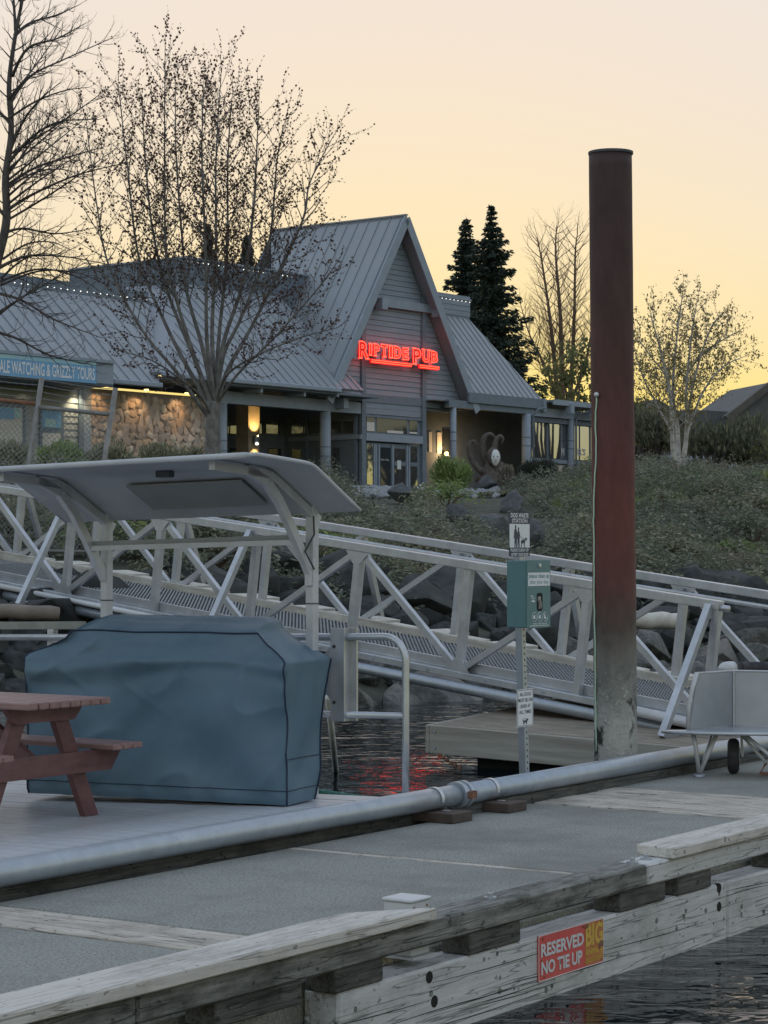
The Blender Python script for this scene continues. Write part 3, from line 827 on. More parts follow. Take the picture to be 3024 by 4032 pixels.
# ---- dog waste station
M_SIGNBLUE = mat('sign_navy', (0.012,0.02,0.045), 0.45)
M_SIGNWHITE = mat('sign_white', (0.80,0.83,0.86), 0.4, c2=(0.84,0.86,0.88), scale=5)
M_BOXGREEN = mat('box_green', (0.045,0.105,0.115), 0.42, c2=(0.055,0.12,0.13), scale=4, dirt=(0.075,0.13,0.14), dscale=5, damt=0.3)
M_TXTGREY = mat('print_grey', (0.12,0.2,0.22), 0.5)
def rounded(w, h, r, n=5):
    P=[]
    for cx,cy,a0 in ((w/2-r,h/2-r,0),(-w/2+r,h/2-r,pi/2),(-w/2+r,-h/2+r,pi),(w/2-r,-h/2+r,1.5*pi)):
        for k in range(n+1): P.append((cx+r*cos(a0+pi/2*k/n), cy+r*sin(a0+pi/2*k/n)))
    return P
def build_dogstation():
    pb = 7.86
    s0 = DOCK.y(pb, 2068, 3060).x
    base = Vector((s0, pb, 0.33))
    root = thing('dog_waste_station', 'dog waste station with green bag dispenser and signs on perforated post', 'dog station', DOCK.w(base), (0,0,DA))
    Z = lambda u,v,y: DOCK.y(y,u,v).z-0.33
    S = lambda u,v,y: DOCK.y(y,u,v).x-s0
    # leaning slightly in the photo: top of the post sits left of its foot
    top = S(2042, 2200, pb)
    h = Z(2042, 2040, pb)
    lean = top/Z(2042,2200,pb)
    X = lambda z: lean*z
    w=.026
    mb = MB(); mb.prism([(-w,-w,-.05),(w,-w,-.05),(w,w,-.05),(-w,w,-.05)], (lean*(h+.05),0,h+.05)); post = part('post', mb, M_GALV, root)
    hb = MB()
    z=.04
    while z < h-.32:
        for a in (0,1):
            c = Vector((X(z),-w-.0008,z)) if a==0 else Vector((X(z)-w-.0008,0,z))
            e = Vector((0,.003,0)) if a==0 else Vector((.003,0,0))
            hb.tube([c,c+e], .0075, 8)
        z += .042
    part('post_hole', hb, M_BLACK, post)['kind']='stuff'
    def plate(name, u0,u1,v0,v1, y, m, th=.003, rad=.012, parent=root):
        a = S(u0,(v0+v1)/2,y); b = S(u1,(v0+v1)/2,y); z1 = Z((u0+u1)/2,v0,y); z0=Z((u0+u1)/2,v1,y)
        cx,cz=(a+b)/2,(z0+z1)/2; wd,hh=abs(b-a),z1-z0
        o = part(name, MB().prism([(cx+px,y-pb,cz+pz) for px,pz in rounded(wd,hh,rad)], (0,th,0)), m, parent)
        return o,cx,cz,wd,hh
    def txt(body, cx, cz, w_, h_, y, m, parent, bold=.0, name='lettering'):
        me = text_fit(body, w_, h_, bold); me.materials.append(m)
        return part(name, me, None, parent, loc=(cx, y-pb-.0012, cz), rot=R_FACE)
    ys = pb-.03
    # top sign
    sg,cx,cz,wd,hh = plate('waste_sign', 2005,2086,2017,2191, ys, M_SIGNBLUE)
    part('sign_face', MB().box(cx-wd/2+.004,cx+wd/2-.004, ys-pb-.001, ys-pb, cz-hh*.30, cz+hh*.235), M_SIGNWHITE, sg)
    txt('DOG WASTE', cx, cz+hh*.43, wd*.86, hh*.10, ys, M_SIGNWHITE, sg, .03)
    txt('STATION', cx, cz+hh*.305, wd*.74, hh*.085, ys, M_SIGNWHITE, sg, .02)
    part('rule', MB().box(cx-wd*.36,cx+wd*.36, ys-pb-.001, ys-pb, cz+hh*.360,cz+hh*.366), M_SIGNWHITE, sg)
    txt('PLEASE CLEAN UP', cx, cz-hh*.355, wd*.86, hh*.07, ys, M_SIGNWHITE, sg, .02)
    txt('AFTER YOUR DOG', cx, cz-hh*.455, wd*.84, hh*.07, ys, M_SIGNWHITE, sg, .02)
    # pictogram: two walkers and a dog on a lead
    yy = ys-pb-.0022
    def blob(pts, name='pictogram', par=sg, m=M_SIGNBLUE): part(name, MB().prism([(cx+px*wd, yy, cz+pz*hh) for px,pz in pts], (0,.0008,0)), m, par)
    for ox,s in ((-.20,1.0),(-.06,.9)):
        b=-.30
        blob([(ox-.05*s,b),(ox-.02*s,b),(ox+.0,b+.15*s),(ox+.02*s,b),(ox+.06*s,b),(ox+.055*s,b+.2*s),(ox+.08*s,b+.30*s),(ox+.05*s,b+.40*s),(ox+.02*s,b+.43*s),(ox+.035*s,b+.47*s),(ox+.02*s,b+.51*s),(ox-.02*s,b+.51*s),(ox-.035*s,b+.47*s),(ox-.02*s,b+.43*s),(ox-.06*s,b+.40*s),(ox-.09*s,b+.22*s),(ox-.07*s,b+.20*s),(ox-.055*s,b+.26*s)])
    blob([(.05,-.30),(.08,-.30),(.10,-.21),(.20,-.20),(.215,-.30),(.24,-.30),(.245,-.19),(.30,-.12),(.36,-.13),(.35,-.09),(.29,-.07),(.25,-.12),(.10,-.12),(.04,-.18),(.06,-.19),(.085,-.15)])
    part('lead', MB().tube([(cx+px*wd,yy,cz+pz*hh) for px,pz in ((.02,-.04),(.1,-.085),(.18,-.1),(.27,-.10))], .0012, 4), M_SIGNBLUE, sg)
    # dispenser box
    yb = pb-.19
    a = S(2072,2340,yb); b = S(2163,2340,yb); z1=Z(2118,2207,yb); z0=Z(2118,2470,yb)
    bx = part('dispenser_box', MB().bbox(a,b, yb-pb, -.035, z0, z1, .005), M_BOXGREEN, root)
    wd,hh,cx,cz = b-a, z1-z0, (a+b)/2, (z0+z1)/2
    part('box_lid', MB().bbox(a-.003,b+.003, yb-pb-.008, yb-pb-.001, z0-.004, z1+.004, .003), M_BOXGREEN, bx)
    yl = yb-.0085
    part('label', MB().box(cx-wd*.47,cx+wd*.47, yl-pb-.001, yl-pb, cz+hh*.12, cz+hh*.32), M_SIGNWHITE, bx)
    txt('please clean up', cx, cz+hh*.262, wd*.88, hh*.085, yl-.001, M_TXTGREY, bx, .02)
    txt('after your dog', cx, cz+hh*.172, wd*.80, hh*.08, yl-.001, M_TXTGREY, bx)
    part('lock', MB().tube([(cx,yl-pb-.012,cz+hh*.43),(cx,yl-pb+.002,cz+hh*.43)], .013, 12), M_STEEL, bx)
    part('slot', MB().prism([(cx+wd*.03+px, yl-pb-.0008, cz-hh*.12+pz) for px,pz in rounded(wd*.25,hh*.27,.02)], (0,.002,0)), M_BLACK, bx)
    bag = MB(); bag.grid(lambda i,j:(cx+wd*(-.05+.14*i+.03*sin(j*6)), yl-pb-.003-.012*sin(pi*j)*sin(pi*i), cz-hh*(.22-.18*j)), 6, 10)
    part('bag', bag, mat('bag_plastic', (0.10,0.085,0.085), 0.3, c2=(0.17,0.15,0.15), scale=20), bx, smooth=True)
    txt('PULL', cx-wd*.30, cz-hh*.03, wd*.13, hh*.03, yl, M_SIGNWHITE, bx, .02)
    txt('BAG', cx-wd*.26, cz-hh*.065, wd*.12, hh*.025, yl, M_SIGNWHITE, bx, .02)
    part('arrow', MB().prism([(cx+wd*px, yl-pb-.0012, cz+hh*pz) for px,pz in ((-.33,-.095),(-.22,-.095),(-.22,-.085),(-.17,-.105),(-.22,-.125),(-.22,-.115),(-.33,-.115))], (0,.001,0)), M_SIGNWHITE, bx)
    for k in (-1,0,1):
        c = Vector((cx+wd*(.03+.235*k), yl-pb-.0015, cz-hh*.345))
        part('icon_ring', MB().tube([c+Vector((wd*.105*cos(t),0,hh*.068*sin(t))) for t in [2*pi*i/20 for i in range(20)]], .0018, 4, close=True), M_SIGNWHITE, bx)
        blob2 = [(-.05,-.02),(.0,-.03),(.05,-.01),(.02,.01),(.04,.03),(-.01,.03),(-.04,.01)]
        part('icon', MB().prism([c+Vector((wd*px*1.1,0,hh*pz)) for px,pz in (blob2 if k<1 else [(-.05,-.03),(.04,-.03),(.03,0),(.0,.0),(.0,.04),(-.03,.04)])], (0,.001,0)), M_SIGNWHITE, bx)
    txt('INSTRUCTIONS FOR USE', cx+wd*.03, cz-hh*.445, wd*.6, hh*.022, yl, M_SIGNWHITE, bx, .02)
    for q in (-.472,-.483): part('rule', MB().box(cx-wd*.40,cx+wd*.42, yl-pb-.001, yl-pb, cz+hh*q,cz+hh*q+.0022), M_SIGNWHITE, bx)
    # leash sign
    sg,cx,cz,wd,hh = plate('leash_sign', 2036,2100,2713,2861, ys, M_SIGNWHITE, rad=.004)
    fr=[(cx+px,ys-pb-.0012,cz+pz) for px,pz in rounded(wd*.93,hh*.95,.006)]
    part('border', MB().tube(fr,.0016,4,close=True), M_SIGNBLUE, sg)
    for k,(t,ww) in enumerate((('ALL DOGS',.70),('MUST BE ON',.84),('LEASH AT',.66),('ALL TIMES',.74))):
        txt(t, cx, cz+hh*(.365-.157*k), wd*ww, hh*.095, ys, M_SIGNBLUE, sg, .012)
    blob([(-.12,-.44),(-.07,-.44),(-.06,-.385),(.04,-.385),(.05,-.44),(.09,-.44),(.09,-.36),(.17,-.335),(.17,-.30),(.08,-.285),(.04,-.335),(-.1,-.335),(-.16,-.30),(-.18,-.31),(-.12,-.36)], par=sg)
    part('lead', MB().tube([(cx+px*wd,yy,cz+pz*hh) for px,pz in ((.06,-.32),(-.1,-.26))], .001, 4), M_SIGNBLUE, sg)
build_dogstation()

# ---- reserved sign on the waler
M_RED = mat('sign_red', (0.36,0.055,0.05), 0.5, c2=(0.46,0.085,0.075), scale=4, dirt=(0.36,0.12,0.11), dscale=6, damt=0.3)
M_YEL = mat('sign_yellow', (0.62,0.40,0.07), 0.5, c2=(0.68,0.46,0.10), scale=8)
M_ORNG = mat('sign_orange', (0.33,0.14,0.045), 0.5, c2=(0.27,0.10,0.04), scale=7)
def build_reserved():
    y = 5.098
    TL=DOCK.y(y,2116,3684); BR=DOCK.y(y,2372,3788); BL=DOCK.y(y,2124,3865)
    a,b=TL.x,BR.x; z1,z0=TL.z-.004, BL.z
    cx,cz=(a+b)/2,(z0+z1)/2; wd,hh=b-a,z1-z0
    root = thing('mooring_sign', 'red sign reading RESERVED NO TIE UP on the dock timber face', 'sign', DOCK.w((cx,y,cz)), (0,0,DA))
    pl = part('sign_plate', MB().prism([(px,-.006,pz) for px,pz in rounded(wd,hh,.006)], (0,.006,0)), M_RED, root)
    part('border', MB().tube([(px,-.0065,pz) for px,pz in rounded(wd*.995,hh*.99,.006)], .0016, 4, close=True), M_SIGNWHITE, pl)
    pc = wd*.34
    part('emblem_panel', MB().box(wd*.205,wd*.492, -.0075,-.0062, -hh*.46, hh*.49), M_ORNG, pl)
    def txt(body,x,z,w_,h_,m,bold=.0,rot=0,name='lettering'):
        me=text_fit(body,w_,h_,bold); me.materials.append(m)
        o=part(name,me,None,pl,loc=(x,-.0085,z),rot=(pi/2,-rot,0)); return o
    txt('RESERVED',-wd*.145,hh*.17,wd*.65,hh*.30,M_WHITE,.035)
    txt('NO TIE UP',-wd*.155,-hh*.22,wd*.62,hh*.30,M_WHITE,.035)
    txt('BIG',wd*.345,hh*.20,wd*.27,hh*.50,M_YEL,.035)
    txt('ANIMAL',wd*.315,-hh*.17,wd*.21,hh*.14,M_YEL,.03)
    txt('ENCOUNTERS',wd*.325,-hh*.36,wd*.225,hh*.10,M_YEL,.015)
    me=text_fit('TOURS',hh*.27,wd*.04,.02); me.materials.append(M_YEL)
    part('lettering',me,None,pl,loc=(wd*.462,-.0085,-hh*.27),rot=(pi/2,-pi/2,0))
    for x,z in ((-.02+.19,.44),(.45,.44),(-.46,-.05),(-.44,.42),(-.42,-.42),(.46,-.42)):
        part('screw', MB().sphere((wd*x,-.006,hh*z),.006,8,4), M_RUST, pl)
    bear=[(.405,-.08),(.43,.0),(.455,.02),(.49,-.01),(.49,-.14),(.45,-.13),(.43,-.18),(.415,-.14)]
    part('emblem', MB().prism([(wd*px,-.0092,hh*pz) for px,pz in bear],(0,.0006,0)), M_RUST, pl)
    bird=[(.195,.43),(.235,.48),(.26,.44),(.25,.38),(.22,.36),(.2,.40)]
    part('emblem', MB().prism([(wd*px,-.0092,hh*pz) for px,pz in bird],(0,.0006,0)), M_RUST, pl)
build_reserved()

# ---- utility post box behind the bull rail
def build_utility():
    c = DOCK.z(.33, 1655, 3770)
    root = thing('utility_box', 'small grey metal box post behind the bull rail', 'utility box', DOCK.w(c), (0,0,DA))
    part('box_body', MB().bbox(-.07,.07,0,.14,0.012,.235,.004), M_ALUW, root)
    part('box_lid', MB().bbox(-.078,.078,-.008,.148,.237,.252,.005), M_ALUW, root)
    part('foot_plate', MB().box(-.09,.09,-.02,.16,0.002,.011), M_ALUW, root)
    for x in (-.05,.05): part('screw', MB().tube([(x,-.004,.215),(x,.002,.215)],.005,6), M_RUST, root)
build_utility()

# ---- ropes and hose
M_ROPEG = mat('green_rope', (0.03,0.10,0.085), 0.8, c2=(0.06,0.15,0.13), scale=40, bump=.4)
M_HOSE = mat('yellow_hose', (0.30,0.24,0.12), 0.6, c2=(0.38,0.31,0.17), scale=20)
def rope_mesh(pts, r, twist=60):
    mb = MB(); P=[Vector(p) for p in pts]
    for k in range(3):
        Q=[]
        for i,p in enumerate(P):
            t=(P[min(i+1,len(P)-1)]-P[max(i-1,0)]).normalized(); a=t.cross(Vector((0,0,1))).normalized(); b=a.cross(t)
            th=i*0.9+k*2*pi/3; Q.append(p+(a*cos(th)+b*sin(th))*r*.5)
        mb.tube(Q, r*.62, 5)
    return mb
def build_ropes():
    a=DOCK.z(.40,1260,3118); b=DOCK.z(.34,1830,3128)
    A=DOCK.w(a); B=DOCK.w(b); n=150
    base=(A+B)/2
    pts=[A.lerp(B,i/n)+Vector((0,0,-.05*sin(pi*i/n)))-base for i in range(n+1)]
    o=part('green_rope', rope_mesh(pts,.022), M_ROPEG, loc=base); setp(o,'green twisted rope stretched low past the deck end','rope')
    pts=[]
    y=5.32
    for u,v in ((1180,3905),(1400,3840),(1560,3795),(1700,3745),(1900,3685),(2150,3615),(2300,3570),(2470,3520),(2650,3470)):
        q=DOCK.z(.355,u,v); pts.append(DOCK.w((q.x,y+.05,.352)))
    base=pts[4].copy(); 
    fine=[]
    for i in range(len(pts)-1):
        for k in range(6): fine.append(pts[i].lerp(pts[i+1],k/6)+Vector((0,.012*sin(i*2.1+k),0))-base)
    o=part('yellow_hose', MB().tube(fine,.012,8), M_HOSE, loc=base, smooth=True); setp(o,'thin yellow hose lying along the deck behind the bull rail','hose')
    # white pole standing in the water behind the grill
    t=at_y(1293,2755,19.0); bt=at_y(1333,3020,18.6); bt2=at_z(1336,3022,-.05)
    bt=Vector((bt2.x,bt2.y,-.4)); k=(t-bt)
    mb=MB(); mb.tube([bt-bt,(t-bt)*.55,(t-bt)*1.02],.028,12)
    o=part('white_pole', mb, mat('old_white_pvc',(0.42,0.42,0.38),.6,c2=(.56,.56,.52),scale=7,dirt=(.2,.19,.15),dscale=5,damt=.6), loc=bt, smooth=True)
    setp(o,'stained white plastic pole leaning in the water behind the barbecue','pole')
build_ropes()
# ================================================================== MIDDLE GROUND
# ---- steel pile
def pile_material():
    m = bpy.data.materials.new('pile_coat'); m.use_nodes = True
    N, L = m.node_tree.nodes, m.node_tree.links; p = N['Principled BSDF']; p.inputs['Roughness'].default_value = .7
    tc = N.new('ShaderNodeTexCoord'); sp = N.new('ShaderNodeSeparateXYZ'); L.new(tc.outputs['Object'], sp.inputs[0])
    def noise_(sc, det=6, st=(1,1,1)):
        mp = N.new('ShaderNodeMapping'); mp.inputs['Scale'].default_value = st; L.new(tc.outputs['Object'], mp.inputs['Vector'])
        n = N.new('ShaderNodeTexNoise'); n.inputs['Scale'].default_value = sc; n.inputs['Detail'].default_value = det; n.inputs['Roughness'].default_value=.68
        L.new(mp.outputs[0], n.inputs['Vector']); return n
    nb = noise_(3.5, 6); 
    add = N.new('ShaderNodeMath'); add.operation='MULTIPLY_ADD'; add.inputs[1].default_value=.55; L.new(nb.outputs['Fac'], add.inputs[0]); L.new(sp.outputs['Z'], add.inputs[2])
    mr = N.new('ShaderNodeMapRange'); mr.inputs['From Min'].default_value=0.27; mr.inputs['From Max'].default_value=5.37
    L.new(add.outputs[0], mr.inputs['Value'])
    cr = N.new('ShaderNodeValToRGB'); e = cr.color_ramp.elements
    stops = [(0.0,(.52,.52,.48)),(.14,(.58,.58,.54)),(.18,(.36,.36,.33)),(.22,(.25,.25,.225)),(.25,(.22,.205,.18)),(.295,(.125,.095,.08)),(.35,(.155,.062,.05)),(.44,(.195,.058,.046)),(.60,(.135,.048,.042)),(.80,(.092,.045,.042)),(1.0,(.080,.045,.043))]
    e[0].position, e[0].color = stops[0][0], (*stops[0][1],1); e[1].position, e[1].color = stops[-1][0], (*stops[-1][1],1)
    for q,c in stops[1:-1]:
        k = e.new(q); k.color=(*c,1)
    L.new(mr.outputs[0], cr.inputs['Fac'])
    # barnacles and weed near the water
    nv = noise_(26, 4); r1 = N.new('ShaderNodeValToRGB'); r1.color_ramp.elements[0].position=.47; r1.color_ramp.elements[1].position=.62
    L.new(nv.outputs['Fac'], r1.inputs['Fac'])
    n3 = noise_(7, 5); r3 = N.new('ShaderNodeValToRGB'); r3.color_ramp.elements[0].position=.45; r3.color_ramp.elements[1].position=.6
    L.new(n3.outputs['Fac'], r3.inputs['Fac'])
    mul = N.new('ShaderNodeMath'); mul.operation='MULTIPLY'; L.new(r1.outputs[0], mul.inputs[0]); L.new(r3.outputs[0], mul.inputs[1])
    lowm = N.new('ShaderNodeMapRange'); lowm.inputs['From Min'].default_value=1.50; lowm.inputs['From Max'].default_value=1.15; L.new(add.outputs[0], lowm.inputs['Value'])
    mul2 = N.new('ShaderNodeMath'); mul2.operation='MULTIPLY'; L.new(mul.outputs[0], mul2.inputs[0]); L.new(lowm.outputs[0], mul2.inputs[1])
    mx = N.new('ShaderNodeMix'); mx.data_type='RGBA'; L.new(mul2.outputs[0], mx.inputs[0]); L.new(cr.outputs[0], mx.inputs[6]); mx.inputs[7].default_value=(.78,.78,.74,1)
    # dark weed patches, low down only
    n4 = noise_(5, 6, (1,1,.6)); r4 = N.new('ShaderNodeValToRGB'); r4.color_ramp.elements[0].position=.52; r4.color_ramp.elements[1].position=.6
    L.new(n4.outputs['Fac'], r4.inputs['Fac'])
    mul3 = N.new('ShaderNodeMath'); mul3.operation='MULTIPLY'; L.new(r4.outputs[0], mul3.inputs[0]); L.new(lowm.outputs[0], mul3.inputs[1])
    mx2 = N.new('ShaderNodeMix'); mx2.data_type='RGBA'; L.new(mul3.outputs[0], mx2.inputs[0]); L.new(mx.outputs[2], mx2.inputs[6]); mx2.inputs[7].default_value=(.03,.032,.028,1)
    # rust blotches
    n5 = noise_(9, 8, (1,1,.35)); mx3 = N.new('ShaderNodeMix'); mx3.data_type='RGBA'; mx3.blend_type='MULTIPLY'; mx3.inputs[0].default_value=.7
    r5 = N.new('ShaderNodeValToRGB'); r5.color_ramp.elements[0].position=.3; r5.color_ramp.elements[1].position=.7; r5.color_ramp.elements[0].color=(.45,.45,.45,1)
    L.new(n5.outputs['Fac'], r5.inputs['Fac']); L.new(mx2.outputs[2], mx3.inputs[6]); L.new(r5.outputs[0], mx3.inputs[7])
    L.new(mx3.outputs[2], p.inputs['Base Color'])
    b = N.new('ShaderNodeBump'); b.inputs['Strength'].default_value=.5; b.inputs['Distance'].default_value=.012
    ma = N.new('ShaderNodeMath'); ma.operation='MULTIPLY_ADD'; ma.inputs[1].default_value=2.0; L.new(mul2.outputs[0], ma.inputs[0]); L.new(n5.outputs['Fac'], ma.inputs[2])
    L.new(ma.outputs[0], b.inputs['Height']); L.new(b.outputs[0], p.inputs['Normal'])
    return m
def build_pile():
    Y = 17.1; r = .165
    c = at_y(2425, 3000, Y); top = at_y(2403, 606, Y)
    base = Vector((c.x, Y, -1.0)); H = top.z+1.0; lean = (top.x-c.x)/(top.z-c.z)
    # foot below the water, origin at the water line
    root = thing('steel_pile', 'tall round steel mooring pile, red brown coating above a barnacled grey foot', 'pile', (c.x, Y, 0.0))
    x = lambda z: lean*(z-c.z)
    n=64; mb=MB(); zs=[-1.0+H*k/60 for k in range(61)]
    mb.tube([(x(z),0,z) for z in zs], [r+.004*noise.noise((z*2,0,0))+(.006*noise.noise((z*9,1,0)) if z<.9 else 0) for z in zs], n)
    part('shaft', mb, pile_material(), root, smooth=True)
    zt = top.z
    cap = MB(); cap.tube([(x(zt)+.003,0,zt-.005),(x(zt)+.003,0,zt+.014)], [r+.007,r+.008], 40)
    autosmooth(part('cap_plate', cap, M_DARK, root))
    # cord hanging from an eye bolt, on the camera side left
    def surf(u,v):
        q=at_y(u,v,Y-.14); dx=q.x-(c.x+x(q.z)); dx=max(-.16,min(.16,dx)); return Vector((dx+x(q.z), -sqrt(max(0,(r+.008)**2-dx*dx)), q.z))
    pts=[surf(u,v) for u,v in ((2350,1560),(2347,1640),(2349,1760),(2344,1900),(2337,2050),(2341,2250),(2345,2450),(2347,2650),(2350,2850),(2350,2990))]
    fine=[]
    for i in range(len(pts)-1):
        for k in range(5): fine.append(pts[i].lerp(pts[i+1],k/5)+Vector((.003*sin(i*3+k),0,0)))
    part('cord', MB().tube(fine,.0065,6), mat('pale_green_cord',(.30,.42,.33),.6), root, smooth=True)
    e=surf(2350,1553); part('eye_bolt', MB().sphere(e+Vector((0,-.01,0)),.02,12,8), M_STEEL, root, smooth=True)
build_pile()

# ---- gangway
M_GRATE = None
def grate_mat():
    m = bpy.data.materials.new('expanded_metal'); m.use_nodes=True
    N,L=m.node_tree.nodes,m.node_tree.links; p=N['Principled BSDF']; p.inputs['Roughness'].default_value=.5; p.inputs['Metallic'].default_value=.3
    p.inputs['Base Color'].default_value=(.55,.57,.60,1)
    return m
M_GRATE = grate_mat()
M_CURB = mat('ramp_timber', (0.25,0.235,0.20), 0.85, c2=(0.37,0.355,0.32), scale=7, stretch=(.3,3,3), bump=.3, dirt=(.16,.145,.12), dscale=3, damt=.6)
M_PLANKEND = mat('ramp_plank', (0.40,0.385,0.35), 0.85, c2=(0.50,0.485,0.45), scale=6, stretch=(3,.3,3), bump=.3, dirt=(.22,.2,.17), dscale=3, damt=.5)
def build_gangway():
    g = GANG; rot = (0, g.slope, g.ang)
    end = g.w((4.4,.75,-1.2))
    # put the empty at the foot of the ramp, keep local coordinates of the top-chord frame
    root = thing('gangway', 'aluminium truss gangway ramp sloping from shore to the wooden float', 'gangway', g.o, (0,0,0))
    root.rotation_mode = 'XYZ'; root.rotation_euler = (g.m.to_3x3()).to_euler('XYZ')
    sp=1.42; H=1.12; W=1.85; x0=-4*sp-4.4; x1=3*sp+.04; cb=.085
    st=[k*sp for k in range(-7,4)]
    def post(x,y,nm='post'): part(nm, MB().box(x-.038,x+.038,y-.038,y+.038,-H+.0,-cb), M_ALU, root)
    for y in (0,W):
        part('top_chord', MB().bbox(x0,x1,y-.05,y+.05,-cb,0.0,.006), M_ALU, root)
        part('bottom_chord', MB().bbox(x0,x1+.15,y-.055,y+.055,-H-.07,-H,.006), M_ALU, root)
        for k,x in enumerate(st): post(x,y)
        for k in range(len(st)-1):
            a,b=st[k],st[k+1]
            # alternate: odd stations (index from the middle post) run top -> bottom
            dn = ((k-7) % 2 == 0)
            p=(a+.03,y,-cb-.01) if dn else (a+.03,y,-H+.02); q=(b-.03,y,-H+.02) if dn else (b-.03,y,-cb-.01)
            part('diagonal', MB().bar(p,q,.062,.062,up=(0,1,0)), M_ALU, root)
    # near-side outriggers stand at every second post (photo: three in view), far side likewise
    for y,sg,lst in ((0.0,-1,(-5,-3,-1,3)),(W,1,(-5,-3,-1,1))):
        for k in lst:
            x=k*sp-.06
            t=(x,y+sg*.055,-.05); f=(x,y+sg*.66,-H-.13)
            part('outrigger', MB().bar(t,f,.066,.066,up=(1,0,0)), M_ALU, root)
            part('outrigger_beam', MB().bar((x,y+sg*.045,-H-.125),(x,y+sg*.63,-H-.125),.06,.06), M_ALU, root)
    for y,sg in ((0.0,-1),(W,-1)):
        for k,x in enumerate(st):
            if x < -7.2: continue
            up_ = ((k-7) % 2 == 0)
            z0_ = -cb-.002 if up_ else -H+.002; dzz = -.13 if up_ else .13
            part('gusset', MB().prism([(x-.15,y-.036,z0_),(x+.15,y-.036,z0_),(x+.045,y-.036,z0_+dzz),(x-.045,y-.036,z0_+dzz)],(0,-.008,0)), M_ALU, root)
    for k in range(12):
        x = 3.9-k*.71; part('chord_bolt', MB().tube([(x,-.056,-H-.035),(x,-.066,-H-.035)],.014,8), M_GALV, root)
    # round handrail inside the far chord
    part('handrail', MB().tube([(x0,W-.10,-.155),(x1+.02,W-.10,-.155)],.024,12), M_ALU, root, smooth=True)
    for x in st:
        part('rail_bracket', MB().box(x-.03,x+.03,W-.105,W-.05,-.20,-.10), M_ALU, root)
    # deck: cross bearers and raised expanded-metal bars
    zD=-H+.035
    for k in range(int((x1-x0)/.71)):
        x=x0+.3+k*.71; part('bearer', MB().box(x-.03,x+.03,.06,W-.06,-H-.06,zD-.02), M_ALU, root)
    mb=MB(); nx=int((x1-x0)/.075); ny=26; wy=(W-.30)/ny
    for i in range(nx):                      # strands of the expanded metal: short tilted blades in brick rows
        x=x0+.02+i*.075
        if x < -6.6: continue
        for j in range(ny):
            y=.06+j*wy+(wy/2 if i%2 else 0)
            mb.add([(x,y+.004,zD),(x+.020,y+wy*.25,zD+.013),(x+.020,y+wy*.75,zD+.013),(x,y+wy-.004,zD),(x+.006,y+wy-.004,zD-.006),(x+.026,y+wy*.75,zD+.004),(x+.026,y+wy*.25,zD+.004),(x+.006,y+.004,zD-.006)],
                   [(0,1,2,3),(3,2,5,4),(7,6,1,0),(6,7,4,5)])
    gr=part('grating', mb, M_GRATE, root, fix=False); gr['kind']='stuff'
    part('deck_pan', MB().box(x0,x1,.06,W-.06,zD-.022,zD-.014), mat('deck_pan',(.10,.105,.11),.6,.2,c2=(.14,.145,.15),scale=8), root)
    part('toe_channel', MB().bbox(x0,x1,.045,.075,-H-.0,-H+.10,.004), M_ALU, root)
    # timber kerb along the far side with plank ends poking out
    part('kerb_board', MB().bbox(x0,x1-.2,W-.25,W-.19,zD-.02,zD+.09,.005), M_CURB, root)
    x=x0+.1; r=random.Random(5); k=0
    while x < x1-.4:
        l=r.uniform(.30,.40)
        part('plank', MB().bbox(x,x+l,W-.188,W-.06+(.42 if k%2 else .16)+r.uniform(-.03,.03),zD+.03,zD+.07,.004), M_PLANKEND, root)
        x+=l+r.uniform(.10,.22) ; k+=1
    # water pipe slung under the near chord, and a white conduit above it on the shore half
    part('water_pipe', MB().tube([(x0,-.05,-H-.16),(-2,-.05,-H-.165),(3.9,-.05,-H-.15)],.058,16), M_GALV, root, smooth=True)
    for x in (-5.35,-3.1): part('pipe_coupling', MB().tube([(x-.045,-.05,-H-.16),(x+.045,-.05,-H-.16)],.075,16), M_RUST, root)
    part('conduit', MB().tube([(x0,-.10,-H-.055),(-4.85,-.10,-H-.055)],.032,12), M_WHITE, root, smooth=True)
    part('conduit', MB().tube([(-4.75,-.10,-H-.055),(-2.4,-.10,-H-.06)],.032,12), M_WHITE, root, smooth=True)
    part('conduit_joint', MB().tube([(-4.85,-.10,-H-.055),(-4.75,-.10,-H-.055)],.036,12), M_RUBBER, root, smooth=True)
    # pivot rod at the end and roller
    part('end_stub', MB().tube([(x1,-.02,-.06),(x1+.09,-.02,-.06)],.03,12), M_ALU, root, smooth=True)
    part('end_pipe', MB().tube([(3.2,-.12,-H-.02),(4.9,-.12,-H-.06)],.05,14), M_ALUW, root, smooth=True)
    for x in (3.3,3.36,3.42): part('rope_wrap', MB().tube([(x,-.12+.058*cos(t),-H-.02+.058*sin(t)) for t in [2*pi*i/16 for i in range(16)]],.014,6,close=True), M_ROPEG, root)
    part('roller', MB().tube([(x1+.05,.1,-H-.08),(x1+.05,W-.1,-H-.08)],.05,14), M_GALV, root, smooth=True)
    part('end_plate', MB().bbox(x1,x1+.5,.06,W-.06,zD-.03,zD-.015,.003), M_ALU, root)
build_gangway()

